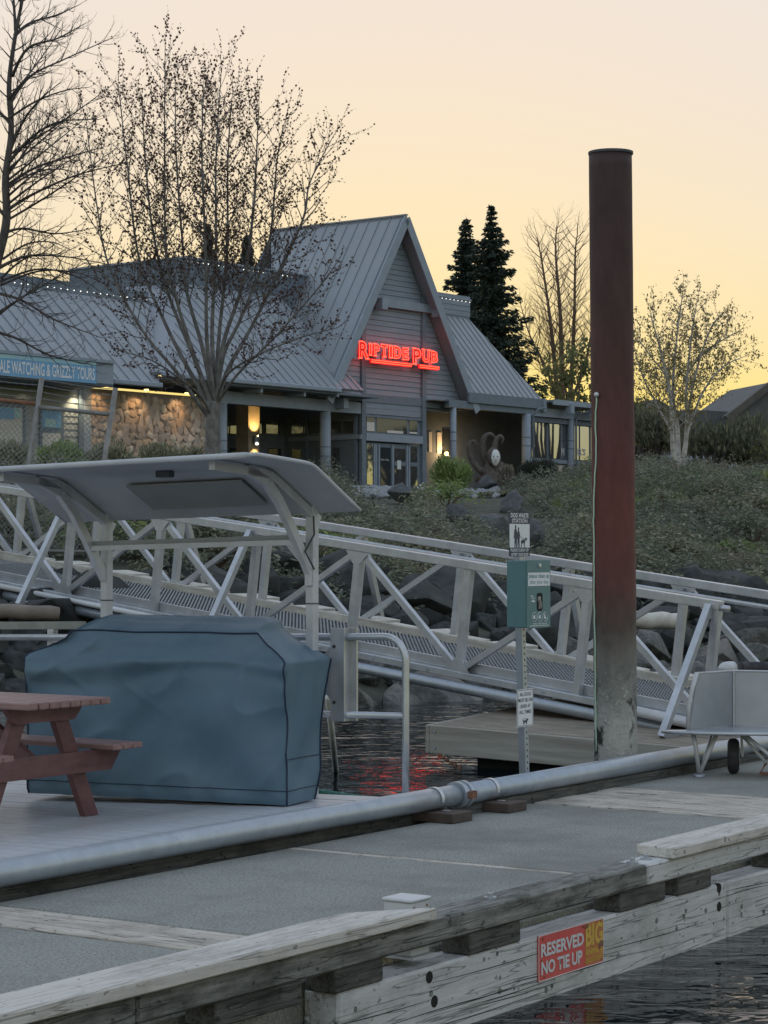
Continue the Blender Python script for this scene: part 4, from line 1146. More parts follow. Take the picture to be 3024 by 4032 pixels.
# ---- timber float under the foot of the gangway
M_STRIP2 = mat('float_plank', (0.115,0.095,0.075), 0.8, c2=(0.19,0.165,0.135), scale=6, stretch=(3,.3,3), bump=.3, dirt=(.07,.06,.05), dscale=2, damt=.6)
M_FASCIA = mat('float_fascia', (0.185,0.18,0.155), 0.8, c2=(0.27,0.265,0.24), scale=5, stretch=(3,.18,3), bump=.2, dirt=(.115,.095,.07), dscale=1.6, damt=.7, dstretch=(1,.25,3))
def build_float():
    c = Vector((.46,21.35,.40))
    R = Matrix.Rotation(DA, 3, 'Z')
    # tilt towards the camera
    T = Matrix.Rotation(0.052, 3, 'X') @ R
    root = thing('timber_float', 'grey timber float on dark tubs under the gangway foot', 'float', c)
    root.rotation_euler = T.to_euler('XYZ')
    Ls, Lp = 5.0, 3.55
    n=int(Ls/.145)
    for k in range(n):
        part('plank', MB().bbox(k*.145+.004,(k+1)*.145-.004,-Lp,0,-.04,RNG.uniform(-.003,.002),.004), M_STRIP2, root)
    part('fascia', MB().bbox(-.05,-.003,-Lp,.0,-.275,-.004,.006), M_FASCIA, root)
    part('fascia', MB().bbox(-.045,Ls,.003,.05,-.275,-.004,.006), M_FASCIA, root)
    for z in (-.06,-.215): part('bolt', MB().tube([(-.06,-.06,z),(-.05,-.06,z)],.014,10), M_GALV, root)
    part('tub', MB().bbox(.12,Ls-.2,-Lp+.1,-.42,-.75,-.05,.02), M_BLACK, root)
    pts=[(-.06,-.1,-.27),(-.03,-.25,-.36),(.02,-.42,-.44),(.05,-.6,-.48)]
    mb=MB(); 
    for a,b in zip(pts,pts[1:]):
        for k in range(4):
            p=Vector(a).lerp(Vector(b),(k+.5)/4); mb.sphere(p,.022,6,4)
    part('chain', mb, M_RUST, root)['kind']='stuff'
build_float()

# ---- dock cart
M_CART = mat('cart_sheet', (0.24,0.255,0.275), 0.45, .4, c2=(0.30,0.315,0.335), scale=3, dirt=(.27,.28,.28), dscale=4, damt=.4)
M_CARTSHADE = mat('cart_shaded_sheet', (0.19,0.205,0.225), 0.45, .4, c2=(0.24,0.255,0.275), scale=3, dirt=(.22,.23,.23), dscale=4, damt=.4)  # darker copy of the cart metal, the side wall's shade put into colour
def build_cart():
    foot = at_z(2742, 3056, .332); whl = at_z(2888, 3046, .332)
    fl = at_z(2610, 2876, .67)
    ax = Vector((.985,-.17,0)).normalized()      # across the cart's open front (to the right)
    bk = Vector((.17,.985,0))
    ang = atan2(ax.y, ax.x)
    base = Vector((foot.x+.30, foot.y+.15, .33))
    root = thing('dock_cart', 'grey metal dock cart with open front and two small black wheels', 'cart', base, (0,0,ang))
    l = Matrix.Rotation(-ang,3,'Z')
    loc = lambda p: l @ (Vector(p)-base)
    f0 = loc(fl); zt=.34
    xl = loc(at_y(2715,2860,17.15)).x; xc = loc(at_y(2890,2850,17.55)).x; yc = .34; yf=-.20
    xr = xc+1.0
    # floor plate with a rounded nose to the left
    nose=[(f0.x, yf-.02),(f0.x+.10,yf-.09),(f0.x+.30,yf-.14),(xc,yf-.16),(xr,yf-.10),(xr,yc),(xc,yc),(xl,yf+.10),(f0.x+.03,yf+.05)]
    part('floor_plate', MB().prism([(x,y,zt-.012) for x,y in nose],(0,0,.02)), M_ALU, root)
    part('floor_rim', MB().tube([(x,y,zt) for x,y in nose[:5]],.013,8), M_ALU, root, smooth=True)
    # side wall from front left to the back corner, back wall to the right
    Ht=.78
    mb=MB(); mb.prism([(xl,yf+.10,zt+.01),(xc,yc,zt+.01),(xc,yc,Ht),(xl+.06,yf+.16,Ht)],(-.010,.006,0)); part('side_wall', mb, M_CARTSHADE, root)
    mb=MB(); mb.prism([(xc+.004,yc,zt+.01),(xr,yc-.18,zt+.01),(xr,yc-.18,Ht),(xc+.004,yc,Ht)],(0,.011,0)); part('back_wall', mb, M_CART, root)
    part('corner_seam', MB().bar((xc,yc-.012,zt+.01),(xc,yc-.012,Ht),.012,.012,up=(1,0,0)), M_ALUW, root)
    mb=MB(); P=[(xl-.012,yf+.09,zt-.0),(xl-.010,yf+.09,zt+.18),(xl+.015,yf+.11,zt+.30),(xl+.052,yf+.15,Ht+.002)]
    mb.tube(P,.017,10); part('wall_flange', mb, M_ALUW, root, smooth=True)
    part('top_rim', MB().tube([(xl+.052,yf+.15,Ht),(xc,yc,Ht),(xr,yc-.18,Ht)],.008,8), M_ALUW, root, smooth=True)
    part('right_wall_frame', MB().tube([(xc+.46,yf-.02,zt),(xc+.45,yf-.02,zt+.2),(xc+.50,yf,zt+.4)],.018,10), M_ALUW, root, smooth=True)
    ft=loc(foot)
    part('leg', MB().tube([(xl+.03,yf-.02,zt-.01),(xl+.05,yf-.03,zt-.12),(ft.x+.02,ft.y,.03)],.018,10), M_ALUW, root, smooth=True)
    part('leg_strut', MB().tube([(xc-.12,yf+.02,zt-.01),(ft.x+.03,ft.y,.03)],.016,10), M_ALUW, root, smooth=True)
    part('leg_strut', MB().tube([(xl+.17,yf+.30,zt-.01),(ft.x+.03,ft.y,.03)],.012,10), M_ALUW, root, smooth=True)
    part('foot_pad', MB().tube([(ft.x+.02,ft.y,.002),(ft.x+.02,ft.y,.016)],[.052,.045],14), M_GALV, root)
    w=loc(whl)
    for k,(dx,dy) in enumerate(((0,0),(.52,0.0))):
        cx,cy=w.x+dx,w.y+.02+dy
        wh=part('wheel', MB().tube([(cx-.045+.01*0,cy,.137)]+[(cx-.045+.09*t,cy,.137) for t in (.12,.3,.5,.7,.88)]+[(cx+.045,cy,.137)],[.105,.127,.134,.136,.134,.127,.105],28), M_RUBBER, root, smooth=True)
        part('rim', MB().tube([(cx+.03,cy,.137),(cx+.05,cy,.137)],.062,16), M_ALUW, wh)
        part('fork', MB().bar((cx+.07,cy,.13),(cx+.06,cy+.02,zt-.012),.02,.075,up=(0,1,0)), M_ALUW, root)
    part('axle', MB().tube([(w.x+.05,w.y+.02,.137),(w.x+.56,w.y+.02,.137)],.016,10), M_GALV, root, smooth=True)
    part('strut', MB().tube([(xc+.08,yf,zt-.01),(xc+.42,yf-.1,.06)],.015,10), M_ALUW, root, smooth=True)
    part('strut', MB().tube([(xc+.04,yf+.2,zt-.01),(xc+.25,yf+.1,.10)],.012,10), M_ALUW, root, smooth=True)
    part('skid', MB().tube([(xc+.25,yf+.12,.10),(xc+.20,yf+.1,.02),(xc+.7,yf-.05,.02)],.012,8), M_RUST, root, smooth=True)
build_cart()

# ---- capped drain pipe on the water behind the cart
def build_drain():
    Y=20.2; a=at_y(2833,2632,Y); b=at_y(3000,2628,Y+.3)
    t=(b-a).normalized(); r=.062
    mb=MB(); n=20
    pts=[a+t*(.10*(1-cos(q))) for q in [pi/2*k/6 for k in range(7)]]; rs=[max(.004,r*sin(q)) for q in [pi/2*k/6 for k in range(7)]]
    root=thing('capped_pipe','short grey pipe end with domed cap and black clamp band behind the cart','pipe',(a.x,a.y,a.z-.07))
    o=Vector((a.x,a.y,a.z-.07))
    mb.tube([p-o for p in pts]+[a+t*.17-o],rs+[r],n); part('dome_cap', mb, M_ALUW, root, smooth=True)
    part('band', MB().tube([a+t*.17-o,a+t*.21-o,a+t*.21-o,a+t*.34-o],[r*1.05,r*1.05,r*.86,r*.86],n), M_RUBBER, root)
    part('band_clip', MB().tube([a+t*.24-o,a+t*.26-o],r*.95,n), M_RUBBER, root)
    part('pipe_length', MB().tube([a+t*.34-o,a+t*1.5-o],r*.86,n), M_RUBBER, root, smooth=True)
    part('stand', MB().box(*( (a+t*.9-o).x-.05,(a+t*.9-o).x+.05), (a+t*.9-o).y-.05,(a+t*.9-o).y+.05,-.9,.02), M_DARKWOOD, root)
build_drain()

# ---- driftwood logs on the stones
M_LOG = mat('driftwood', (0.36,0.345,0.31), 0.85, c2=(0.52,0.505,0.47), scale=5, stretch=(.5,2,2), bump=.4, dirt=(.16,.15,.13), dscale=4, damt=.5)
M_LOG2 = mat('mossy_log', (0.10,0.08,0.07), 0.9, c2=(0.19,0.16,0.14), scale=6, bump=.5, dirt=(.05,.055,.04), dscale=3, damt=.7)
def log(u0,v0,u1,v1,Y0,Y1,r,m,label,name='driftwood_log'):
    a=at_y(u0,v0,Y0); b=at_y(u1,v1,Y1); c=(a+b)/2
    n=14; pts=[];rs=[]
    for k in range(n+1):
        t=k/n; p=a.lerp(b,t)-c; p+=Vector((0,0,.03*noise.noise((t*4,r*7,0)))); pts.append(p); rs.append(r*(1+.12*noise.noise((t*5,1.3,r*9)))*(1-.04*t) if 0<k<n else r*.86)
    mb=MB().tube(pts,rs,18)
    o=part(name,mb,m,loc=c,smooth=True); return setp(o,label,'log')
log(2470,2440,2682,2446,33.6,34.2,.125,M_LOG,'pale bleached driftwood log lying on the stones behind the pile')
log(-260,2405,232,2412,24.6,25.0,.085,M_LOG2,'brown mossy log lying under the upper gangway outrigger')

# ---- chain-link fence with barbed wire
M_WIRE = mat('fence_wire', (0.13,0.135,0.14), .5, .5)
M_POST = mat('fence_post', (0.13,0.13,0.125), .6, .35, c2=(.18,.18,.175), scale=6, dirt=(.09,.07,.06), dscale=5, damt=.6)
def build_fence():
    Y=29.5
    px=lambda u,v,dy=0: at_y(u,v,Y+dy)
    o=px(290,2190); o.z-=.0
    root=thing('chain_link_fence','leaning chain link fence with barbed wire strands beside the tour office','fence',o)
    P=[((-150,1460),(-232,2560)),((165,1487),(6,2520)),((455,1527),(304,2500))]
    for t,b in P:
        part('post', MB().tube([px(*b)-o, px(t[0],t[1])-o], .034, 12), M_POST, root, smooth=True)
    A=lambda i,k: px(*[P[i][0][j]*(1-k)+P[i][1][j]*k for j in (0,1)])
    k0=.16
    part('top_rail', MB().tube([px(-140,1560)-o,px(140,1590)-o],.028,10), M_RUST, root, smooth=True)
    part('top_rail', MB().tube([px(152,1603)-o,px(436,1632)-o],.03,10), M_POST, root, smooth=True)
    part('bottom_rail', MB().tube([px(60,2168)-o,px(345,2172)-o],.022,8), M_POST, root, smooth=True)
    mb=MB()
    # diamond mesh: zig-zag wires between the leaning posts
    def uv(s,t):   # s across both bays 0..2, t down 0..1
        i=min(1,int(s)); f=s-i
        top=[(-140,1568),(146,1600),(437,1640)]; bot=[(-200,2180),(58,2185),(352,2185)]
        L_=[top[i][j]*(1-f)+top[i+1][j]*f for j in (0,1)]; B_=[bot[i][j]*(1-f)+bot[i+1][j]*f for j in (0,1)]
        return px(L_[0]*(1-t)+B_[0]*t, L_[1]*(1-t)+B_[1]*t)-o
    ncol=27; nrow=27
    for c in range(-nrow,ncol*1+1):
        for sgn in (1,-1):
            pts=[]
            for r_ in range(nrow+1):
                s=(c+r_) if sgn==1 else (c+nrow-r_)
                if 0<=s<=ncol: pts.append(uv(s/ncol*2*.9999, r_/nrow)+Vector((0,.004*sgn,0)))
            if len(pts)>1: mb.tube(pts,.0042,3,cap=False)
    w=part('wire_mesh', mb, M_WIRE, root, fix=False); w['kind']='stuff'
    for k in range(4):
        f=k/4
        a=px(160-14*f*1.0,1492+100*f); b=px(452-10*f,1532+95*f); l=px(-150,1450+100*f)
        for q0,q1 in ((l,a),(a,b)):
            pts=[q0.lerp(q1,t/10)+Vector((0,0,-.02*sin(pi*t/10)))-o for t in range(11)]
            s=part('barbed_wire', MB().tube(pts,.0045,4), M_WIRE, root)
            bm_=MB()
            for t in range(1,10): bm_.bar(pts[t]+Vector((-.012,0,.018)),pts[t]+Vector((.012,0,-.018)),.004,.004)
            bb=part('barb', bm_, M_WIRE, s); bb['kind']='stuff'
build_fence()
# ================================================================== THE PUB AND THE TOUR OFFICE
M_SIDE = mat('siding_paint', (0.14,0.165,0.20), 0.75, c2=(0.165,0.19,0.225), scale=3, stretch=(.3,1,3), bump=.15, dirt=(.13,.155,.185), dscale=1.2, damt=.5)
M_TRIM = mat('trim_paint', (0.085,0.108,0.135), 0.7, c2=(0.105,0.128,0.155), scale=3)
M_TRIML = mat('pale_trim_paint', (0.155,0.185,0.225), 0.7, c2=(0.18,0.21,0.25), scale=3)
M_ROOF = mat('roof_metal', (0.165,0.18,0.20), 0.5, .2, c2=(0.195,0.21,0.23), scale=1.2, dirt=(.125,.14,.155), dscale=.6, damt=.7)
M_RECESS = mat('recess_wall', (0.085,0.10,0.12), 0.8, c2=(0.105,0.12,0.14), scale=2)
M_GLASS = mat('window_glass', (0.02,0.025,0.03), 0.04, 0.0, spec=1.0)
def mirror_mat(name, tint, f):
    m=bpy.data.materials.new(name); m.use_nodes=True; N,L=m.node_tree.nodes,m.node_tree.links; p=N['Principled BSDF']
    p.inputs['Base Color'].default_value=(*tint,1); p.inputs['Metallic'].default_value=f; p.inputs['Roughness'].default_value=.03
    n=N.new('ShaderNodeTexNoise'); n.inputs['Scale'].default_value=1.1; tc=N.new('ShaderNodeTexCoord'); L.new(tc.outputs['Object'],n.inputs['Vector'])
    b=N.new('ShaderNodeBump'); b.inputs['Strength'].default_value=.06; b.inputs['Distance'].default_value=.02; L.new(n.outputs['Fac'],b.inputs['Height']); L.new(b.outputs[0],p.inputs['Normal'])
    return m
M_MIRROR = mirror_mat('coated_glass', (0.55,0.56,0.57), .9)
M_PALEPANE = mat('pale_pane', (0.62,0.59,0.54), .8, c2=(.68,.65,.60), scale=2)  # cream pane colour; over the transom it is painted sky reflection
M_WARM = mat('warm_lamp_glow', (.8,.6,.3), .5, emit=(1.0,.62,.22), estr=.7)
M_BULB = mat('string_bulb', (.9,.9,.85), .4, emit=(1.0,.95,.85), estr=.4)
M_FAIRY = mat('fairy_bulb', (.9,.8,.6), .4, emit=(1.0,.85,.6), estr=.4)
def lamp(name, kind, loc, energy, color, parent, rot=None, spot=None, size=.05):
    l=bpy.data.lights.new(name, kind); l.energy=energy; l.color=color
    if kind=='SPOT': l.spot_size=spot; l.spot_blend=.7
    l.shadow_soft_size=size
    o=bpy.data.objects.new(name,l); COL.objects.link(o); o.location=loc; o.parent=parent
    if rot: o.rotation_euler=rot
    return o
P = PUB
def py(u,v,y): return P.y(y,u,v)
AP = Vector((1.93,-.58,10.72)); EL=Vector((-2.69,-.58,3.62)); ER=Vector((6.53,-.58,3.70))
RT=.22   # roof thickness measured vertically
def gable_z(x):      # underside of the gable roof
    return (EL.z + (AP.z-EL.z)*(x-EL.x)/(AP.x-EL.x) if x < AP.x else ER.z+(AP.z-ER.z)*(ER.x-x)/(ER.x-AP.x)) - RT
def clip_board(x0,x1,z0,z1,margin=.0):
    """board rectangle clipped under the gable roof; returns polygon in x,z or None"""
    def span(z):     # x range under the roof at height z
        zl=z+RT
        a=EL.x+(zl-EL.z)/(AP.z-EL.z)*(AP.x-EL.x); b=ER.x-(zl-ER.z)/(AP.z-ER.z)*(ER.x-AP.x); return a+margin,b-margin
    a0,b0=span(z0); a1,b1=span(z1)
    l0,r0=max(x0,a0),min(x1,b0); l1,r1=max(x0,a1),min(x1,b1)
    if l0>=r0-.03: return None
    if l1>=r1: 
        m=(l0+r0)/2; return [(l0,z0),(r0,z0),(m,z1)]
    return [(l0,z0),(r0,z0),(r1,z1),(l1,z1)]
def seam_roof(root, quad, n, name, m=M_ROOF, th=.10, rib=True):
    """standing seam roof on a planar quad (eave0, eave1, top1, top0), local coordinates"""
    q=[Vector(v) for v in quad]; nrm=(q[1]-q[0]).cross(q[3]-q[0]).normalized()
    if nrm.z<0: nrm=-nrm
    r=part(name, MB().prism(q, -nrm*th), m, root)
    up=(q[3]-q[0]) if (q[3]-q[0]).length>(q[2]-q[1]).length else (q[2]-q[1])
    up=up-((q[1]-q[0]).normalized())*up.dot((q[1]-q[0]).normalized()); up.normalize()
    ev=(q[1]-q[0]); L=ev.length; ev.normalize()
    # 2d clip of seam lines against the quad
    pts=[((p-q[0]).dot(ev),(p-q[0]).dot(up)) for p in q]
    xs=[p[0] for p in pts]; x=min(xs)+.2; step=(max(xs)-min(xs))/n
    while x<max(xs)-.05:
        ys=[]
        for i in range(4):
            (x0,y0),(x1,y1)=pts[i],pts[(i+1)%4]
            if (x0-x)*(x1-x)<0: ys.append(y0+(y1-y0)*(x-x0)/(x1-x0))
        if len(ys)>=2:
            a=q[0]+ev*x+up*min(ys); b=q[0]+ev*x+up*max(ys)
            part('seam', MB().bar(a+nrm*.015,b+nrm*.015,.026,.036,up=nrm), m, r)
        x+=step
    return r
M_BROWN=mat('pillar_board',(0.16,0.13,0.10),.7,c2=(.2,.165,.13),scale=3)
def build_pub():
    root=thing('pub_building','slate grey timber pub with steep metal gable roof and glazed entrance','building',P.o,(0,0,P.ang))
    B=lambda x0,x1,y0,y1,z0,z1: MB().box(x0,x1,y0,y1,z0,z1)
    # ---------------- gable wall, lapped boards in three bays
    wall=part('gable_wall', MB().prism([(x,.03,z) for x,z in [(-2.3,3.3),(6.2,3.3)]+[(6.2,gable_z(6.2)),(1.93,gable_z(1.93)-.02),(-2.3,gable_z(-2.3))]],(0,.12,0)), M_TRIM, root)
    pl=py(1432,1700,-.1).x; pr=py(1670,1700,-.1).x
    bz=py(1550,1560,0).z     # bottom of the upper siding
    zb=bz; k=0; bh=.205
    while zb<gable_z(1.93)-.1:
        for x0,x1 in ((-2.6,pl-.13),(pl+.13,pr-.13),(pr+.13,6.5)):
            pg=clip_board(x0,x1,zb,zb+bh-.008,.04)
            if pg and not (x1>6 and zb<bz-.3):
                n=len(pg); mb=MB()
                vs=[(x,-.035 if z<zb+.01 else -.008,z) for x,z in pg]; vb=[(x,.028,z) for x,z in pg]
                mb.add(vs+vb,[tuple(range(n)),tuple(range(n,2*n))[::-1]]+[(i,(i+1)%n,n+(i+1)%n,n+i) for i in range(n)])
                part('siding_board', mb, M_SIDE, wall)
        zb+=bh
    for x in (pl,pr): part('pilaster', B(x-.12,x+.12,-.12,.02,-.2,gable_z(x)-.02), M_TRIM, root)
    # collar beam and purlin ends
    zc0=py(1500,1205,-.2).z; zc1=py(1500,1172,-.2).z
    xa=py(1478,1190,-.2).x; xb=py(1715,1232,-.2).x
    cb=part('collar_beam', B(xa,xb,-.22,-.04,zc0,zc1), M_TRIML, root)
    for x in (xa+.16,xb-.12): part('beam_end', B(x-.17,x+.17,-.55,-.22,zc0-.16,zc1-.05), M_TRIML, cb)
    # band beams across the front
    def band(v0,v1,m,y=-.08,x0=pl+.12,x1=pr-.12,name='band_beam'):
        a=py(1550,v1,0).z; b=py(1550,v0,0).z
        return part(name,B(x0,x1,y,.02,a,b),m,root)
    band(1560,1592,M_TRIM)
    for v in (1592,1615): band(v,v+22,M_SIDE,-.04,name='siding_board')
    band(1640,1650,M_TRIM)
    band(1712,1742,M_TRIML,-.14)
    part('band_beam',B(-2.9,pl-.12,-.10,.02,py(1380,1575,0).z,py(1380,1545,0).z),M_TRIML,root)
    part('band_beam',B(pr+.12,6.4,-.10,.02,py(1760,1612,0).z,py(1760,1578,0).z),M_TRIM,root)
    # ---------------- transom and doors
    zt0,zt1=py(1550,1706,0).z,py(1550,1646,0).z
    fr=part('transom_window',B(pl+.12,pr-.12,.0,.05,zt0-.04,zt1+.04),M_TRIM,root)
    edges=[1443,1474,1482,1602,1611,1642]
    for a,b in ((1443,1474),(1482,1602),(1611,1642)):
        x0,x1=py(a,1680,0).x,py(b,1680,0).x
        part('pane',B(x0,x1,-.012,-.002,zt0,zt1),M_GLASS,fr)
    for (a,b,v0,v1) in ((1443,1473,1661,1696),(1524,1586,1694,1704),(1611,1641,1700,1707)):
        part('reflection_patch',B(py(a,1690,0).x,py(b,1690,0).x,-.018,-.013,py(a,v1,0).z,py(a,v0,0).z),M_PALEPANE,fr)  # cream strips painted over the glass for the reflected sky
    zd1=py(1550,1748,0).z; zd0=-.1
    dr=part('entrance_front',B(pl+.12,pr-.12,.0,.06,zd0,zd1),M_TRIM,root)
    for a,b,m,vt in ((1444,1469,M_MIRROR,1750),(1553,1596,M_MIRROR,1767),(1617,1642,M_MIRROR,1760),(1498,1538,M_GLASS,1762)):
        x0,x1=py(a,1830,0).x,py(b,1830,0).x; z1=py((a+b)/2,vt,0).z
        part('pane',B(x0,x1,-.014,-.004,zd0+.25,z1),m,dr)
    for a in (1471,1477,1490,1544,1600,1608):
        x=py(a,1830,0).x; part('stile',B(x-.035,x+.035,-.05,-.002,zd0,zd1-.05),M_TRIML,dr)
    for (a,b) in ((1553,1596),(1617,1642)):
        part('push_bar',B(py(a,1830,0).x,py(b,1830,0).x,-.02,-.0145,py(1575,1834,0).z,py(1575,1818,0).z),M_TRIM,dr)
    part('notice',B(py(1562,1830,0).x,py(1577,1830,0).x,-.03,-.021,py(1570,1848,0).z,py(1570,1813,0).z),M_WHITE,dr)
    me=text_fit('Exit Only',py(1532,1810,0).x-py(1500,1810,0).x,.085,.01); me.materials.append(M_WHITE)
    q=py(1516,1811,-.02); part('lettering',me,None,dr,loc=(q.x,-.02,q.z),rot=(pi/2,0,0))
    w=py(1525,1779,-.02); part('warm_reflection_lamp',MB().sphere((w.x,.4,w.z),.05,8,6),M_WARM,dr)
    # ---------------- gable roof: two planes with seams, rake boards
    RB=6.9
    def roofq(e,sgn):
        up=RT*.0
        return [(e.x,e.y,e.z),(e.x,RB,e.z),(AP.x,RB+.0,AP.z),(AP.x,AP.y,AP.z)]
    ridge_end=py(1060,905,0)
    left=seam_roof(root,[(EL.x,EL.y,EL.z),(EL.x,2.2,EL.z),(AP.x,6.3,AP.z),(AP.x,AP.y,AP.z)],13,'gable_roof_left')
    # complete the back of the left plane down into the main roof
    right=seam_roof(root,[(ER.x,ER.y,ER.z),(ER.x,6.3,ER.z),(AP.x,6.3,AP.z),(AP.x,AP.y,AP.z)],13,'gable_roof_right')
    part('gable_back',MB().prism([(EL.x,6.28,EL.z),(ER.x,6.28,ER.z),(AP.x,6.28,AP.z-.1)],(0,-.1,0)),M_TRIM,root)
    part('ridge_cap',MB().bar((AP.x,AP.y-.03,AP.z+.03),(AP.x,6.3,AP.z+.03),.16,.05),M_ROOF,root)
    for e in (EL,ER):
        d=Vector((AP.x-e.x,0,AP.z-e.z)).normalized(); n=Vector((-d.z,0,d.x)) if e is EL else Vector((d.z,0,-d.x))
        a=Vector((e.x,e.y-.03,e.z-.13))-d*.25; b=Vector((AP.x,e.y-.03,AP.z-.13))
        part('rake_board',MB().bar(a,b,.05,.36,up=(n.x,0,n.z)),M_TRIML,root)
    # ---------------- main roof to the left with eave gutter
    ze=py(1060,1503,-.95).z; ye=-.95
    xL=py(640,1500,ye).x; xR=EL.x-.05
    tan=.92
    def mr(u,v):   # point on the main front roof plane z=ze+tan*(y-ye)
        o=P.i@Vector((0,0,EYE)); d=P.i.to_3x3()@ray(u,v)
        k=(ze+tan*(o.y-ye)-o.z)/(d.z-tan*d.y); return o+d*k
    c=mr(729,1118); yb=c.y; zb_=c.z; xcorner=c.x
    seam_roof(root,[(xL,ye,ze),(-1.2,ye,ze),(-1.2,yb,zb_),(xcorner,yb,zb_)],24,'main_roof_front')
    seam_roof(root,[(xL-.0,ye,ze),(xL-6,ye+10,ze),(xcorner-3,yb+12,zb_),(xcorner,yb,zb_)],22,'main_roof_side')
    g=part('gutter',MB().bbox(xL-.1,EL.x+.02,ye-.14,ye,ze-.17,ze+.0,.03),M_TRIML,root)
    part('gutter_return',MB().bbox(EL.x-.10,EL.x+.02,ye,EL.y-.0,EL.z-.2,EL.z-.02,.02),M_TRIML,root)
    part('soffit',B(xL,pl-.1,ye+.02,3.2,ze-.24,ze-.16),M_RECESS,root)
    # clerestory band on top, with string lights along its edges
    zt=py(729,1016,yb).z
    bx=part('clerestory',B(xcorner,3.0,yb,yb+6,zb_-.5,zt),M_TRIM,root)
    n=22
    for k in range(n):
        x=xcorner+.1+(py(1160,1070,yb).x-xcorner)*k/n
        part('string_bulb',MB().sphere((x,yb-.03,zt-.10),.018,8,6),M_BULB,bx)
    part('coping',MB().box(xcorner-.06,3.0,yb-.06,yb+6,zt+.002,zt+.07),M_TRIML,bx)
    # ---------------- porch left of the entrance: columns, beam, recessed glazing
    yc=.10
    zc=py(900,1590,yc).z; 
    for u in (872,1281):
        x=py(u,1700,yc).x
        col=part('column',MB().tube([(x,yc,-.3),(x,yc,zc)],.20,20),M_TRIML,root,smooth=True)
        for dz_ in (1.35,1.7): part('column_band',MB().tube([(x,yc,zc-dz_),(x,yc,zc-dz_+.05)],.207,20),M_TRIM,col)
    part('porch_beam',B(py(845,1570,yc).x,pl-.12,yc-.18,yc+.18,zc,zc+.42),M_TRIML,root)
    for u in (1010,1180): 
        x=py(u,1560,-.6).x; part('rafter_end',B(x-.06,x+.06,-.85,.0,ze-.40,ze-.245),M_TRIML,root)
    x=py(1355,1590,-.4).x; part('beam_bracket',B(x-.14,x+.14,-.5,-.08,py(1355,1608,-.4).z,py(1355,1568,-.4).z),M_TRIML,root)
    yr=3.7
    x0=py(800,1700,yr).x
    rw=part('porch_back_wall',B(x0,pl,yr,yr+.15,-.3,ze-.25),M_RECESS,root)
    for a,b in ((895,930),(938,966),(1012,1040),(1046,1100)):
        part('upper_pane',B(py(a,1680,yr).x,py(b,1680,yr).x,yr-.03,yr-.01,py(a,1706,yr).z,py(a,1660,yr).z),M_MIRROR,rw)
    for a,b in ((905,965),(1055,1105)):
        part('lower_pane',B(py(a,1800,yr).x,py(b,1800,yr).x,yr-.03,yr-.01,.3,py(a,1764,yr).z),M_GLASS,rw)
    part('glazing_bar',B(x0,pl,yr-.06,yr-.005,py(1000,1735,yr).z,py(1000,1716,yr).z),M_TRIM,rw)
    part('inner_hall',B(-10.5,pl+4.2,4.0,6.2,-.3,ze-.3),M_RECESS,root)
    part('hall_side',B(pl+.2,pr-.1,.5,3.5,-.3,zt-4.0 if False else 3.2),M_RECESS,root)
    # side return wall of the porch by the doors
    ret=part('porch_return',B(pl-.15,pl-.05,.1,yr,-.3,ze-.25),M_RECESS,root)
    xr_=pl-.155
    def rp(nm,a,b,v0,v1,m,d=.02):
        A_=P.x(xr_,a,v0); B_=P.x(xr_,b,v0); C_=P.x(xr_,(a+b)/2,v1); T_=P.x(xr_,(a+b)/2,v0)
        part(nm,B(xr_-d,xr_-.002,min(A_.y,B_.y),max(A_.y,B_.y),C_.z,T_.z),m,ret)
    for a,b in ((1150,1205),(1214,1258),(1308,1345),(1352,1392)): rp('upper_pane',a,b,1658,1706,M_MIRROR)
    for a,b in ((1150,1200),(1236,1258),(1310,1338)): rp('lower_pane',a,b,1764,1850,M_MIRROR)
    rp('glazing_bar',1140,1425,1716,1734,M_TRIML,.06)
    for u in (1208,1300,1400): rp('mullion',u-5,u+5,1630,1900,M_TRIM,.05)
    # sconce on the inner pillar
    ys=2.4; x=py(1000,1700,ys).x
    pil=part('inner_pillar',B(x-.32,x+.32,ys,ys+.6,-.3,ze-.2),M_BROWN,root)
    zl=py(1000,1733,ys).z
    part('sconce',MB().tube([(x,ys-.1,zl-.16),(x,ys-.1,zl+.16)],.11,12),M_TRIM,pil)
    lamp('sconce_up','SPOT',(x,ys-.28,zl+.10),30,(1,.62,.2),root,(radians(160),0,0),radians(75))
    lamp('sconce_down','SPOT',(x,ys-.28,zl-.10),30,(1,.62,.2),root,(radians(20),0,0),radians(75))
    q=py(1011,1747,2.2); part('porch_lamp',MB().sphere(q,.06,8,6),M_BULB,root)
    # fairy lights on a shrub inside the porch
    r=random.Random(4)
    for k in range(34):
        u=r.gauss(1352,14); v=1875+r.uniform(-55,40)
        if k<3: u,v=[(1336,1795),(1374,1780),(1336,1812)][k]
        q=py(u,v,1.2); part('fairy_bulb',MB().sphere(q,.022 if k>2 else .035,6,4),M_FAIRY,root)
    # ---------------- right wing
    E2=py(2134,1572,-.6); zE=E2.z
    R0=(ER.x-.3,-.6,zE); R1=(E2.x,-.6,zE)
    T1=py(1842,1252,2.3); T0=py(1724,1247,2.3)
    zT=T1.z
    seam_roof(root,[R0,R1,(T1.x,2.3,zT),(ER.x-2.6,2.3,zT)],19,'wing_roof_front')
    seam_roof(root,[R1,(E2.x+.3,9,zE),(T1.x+.2,7.5,zT),(T1.x,2.3,zT)],10,'wing_roof_side')
    cz1=py(1848,1186,2.25).z; cx1=py(1848,1200,2.25).x
    cup=part('roof_lantern',B(ER.x-3,cx1,2.25,5.5,zT-.3,cz1),M_SIDE,root)
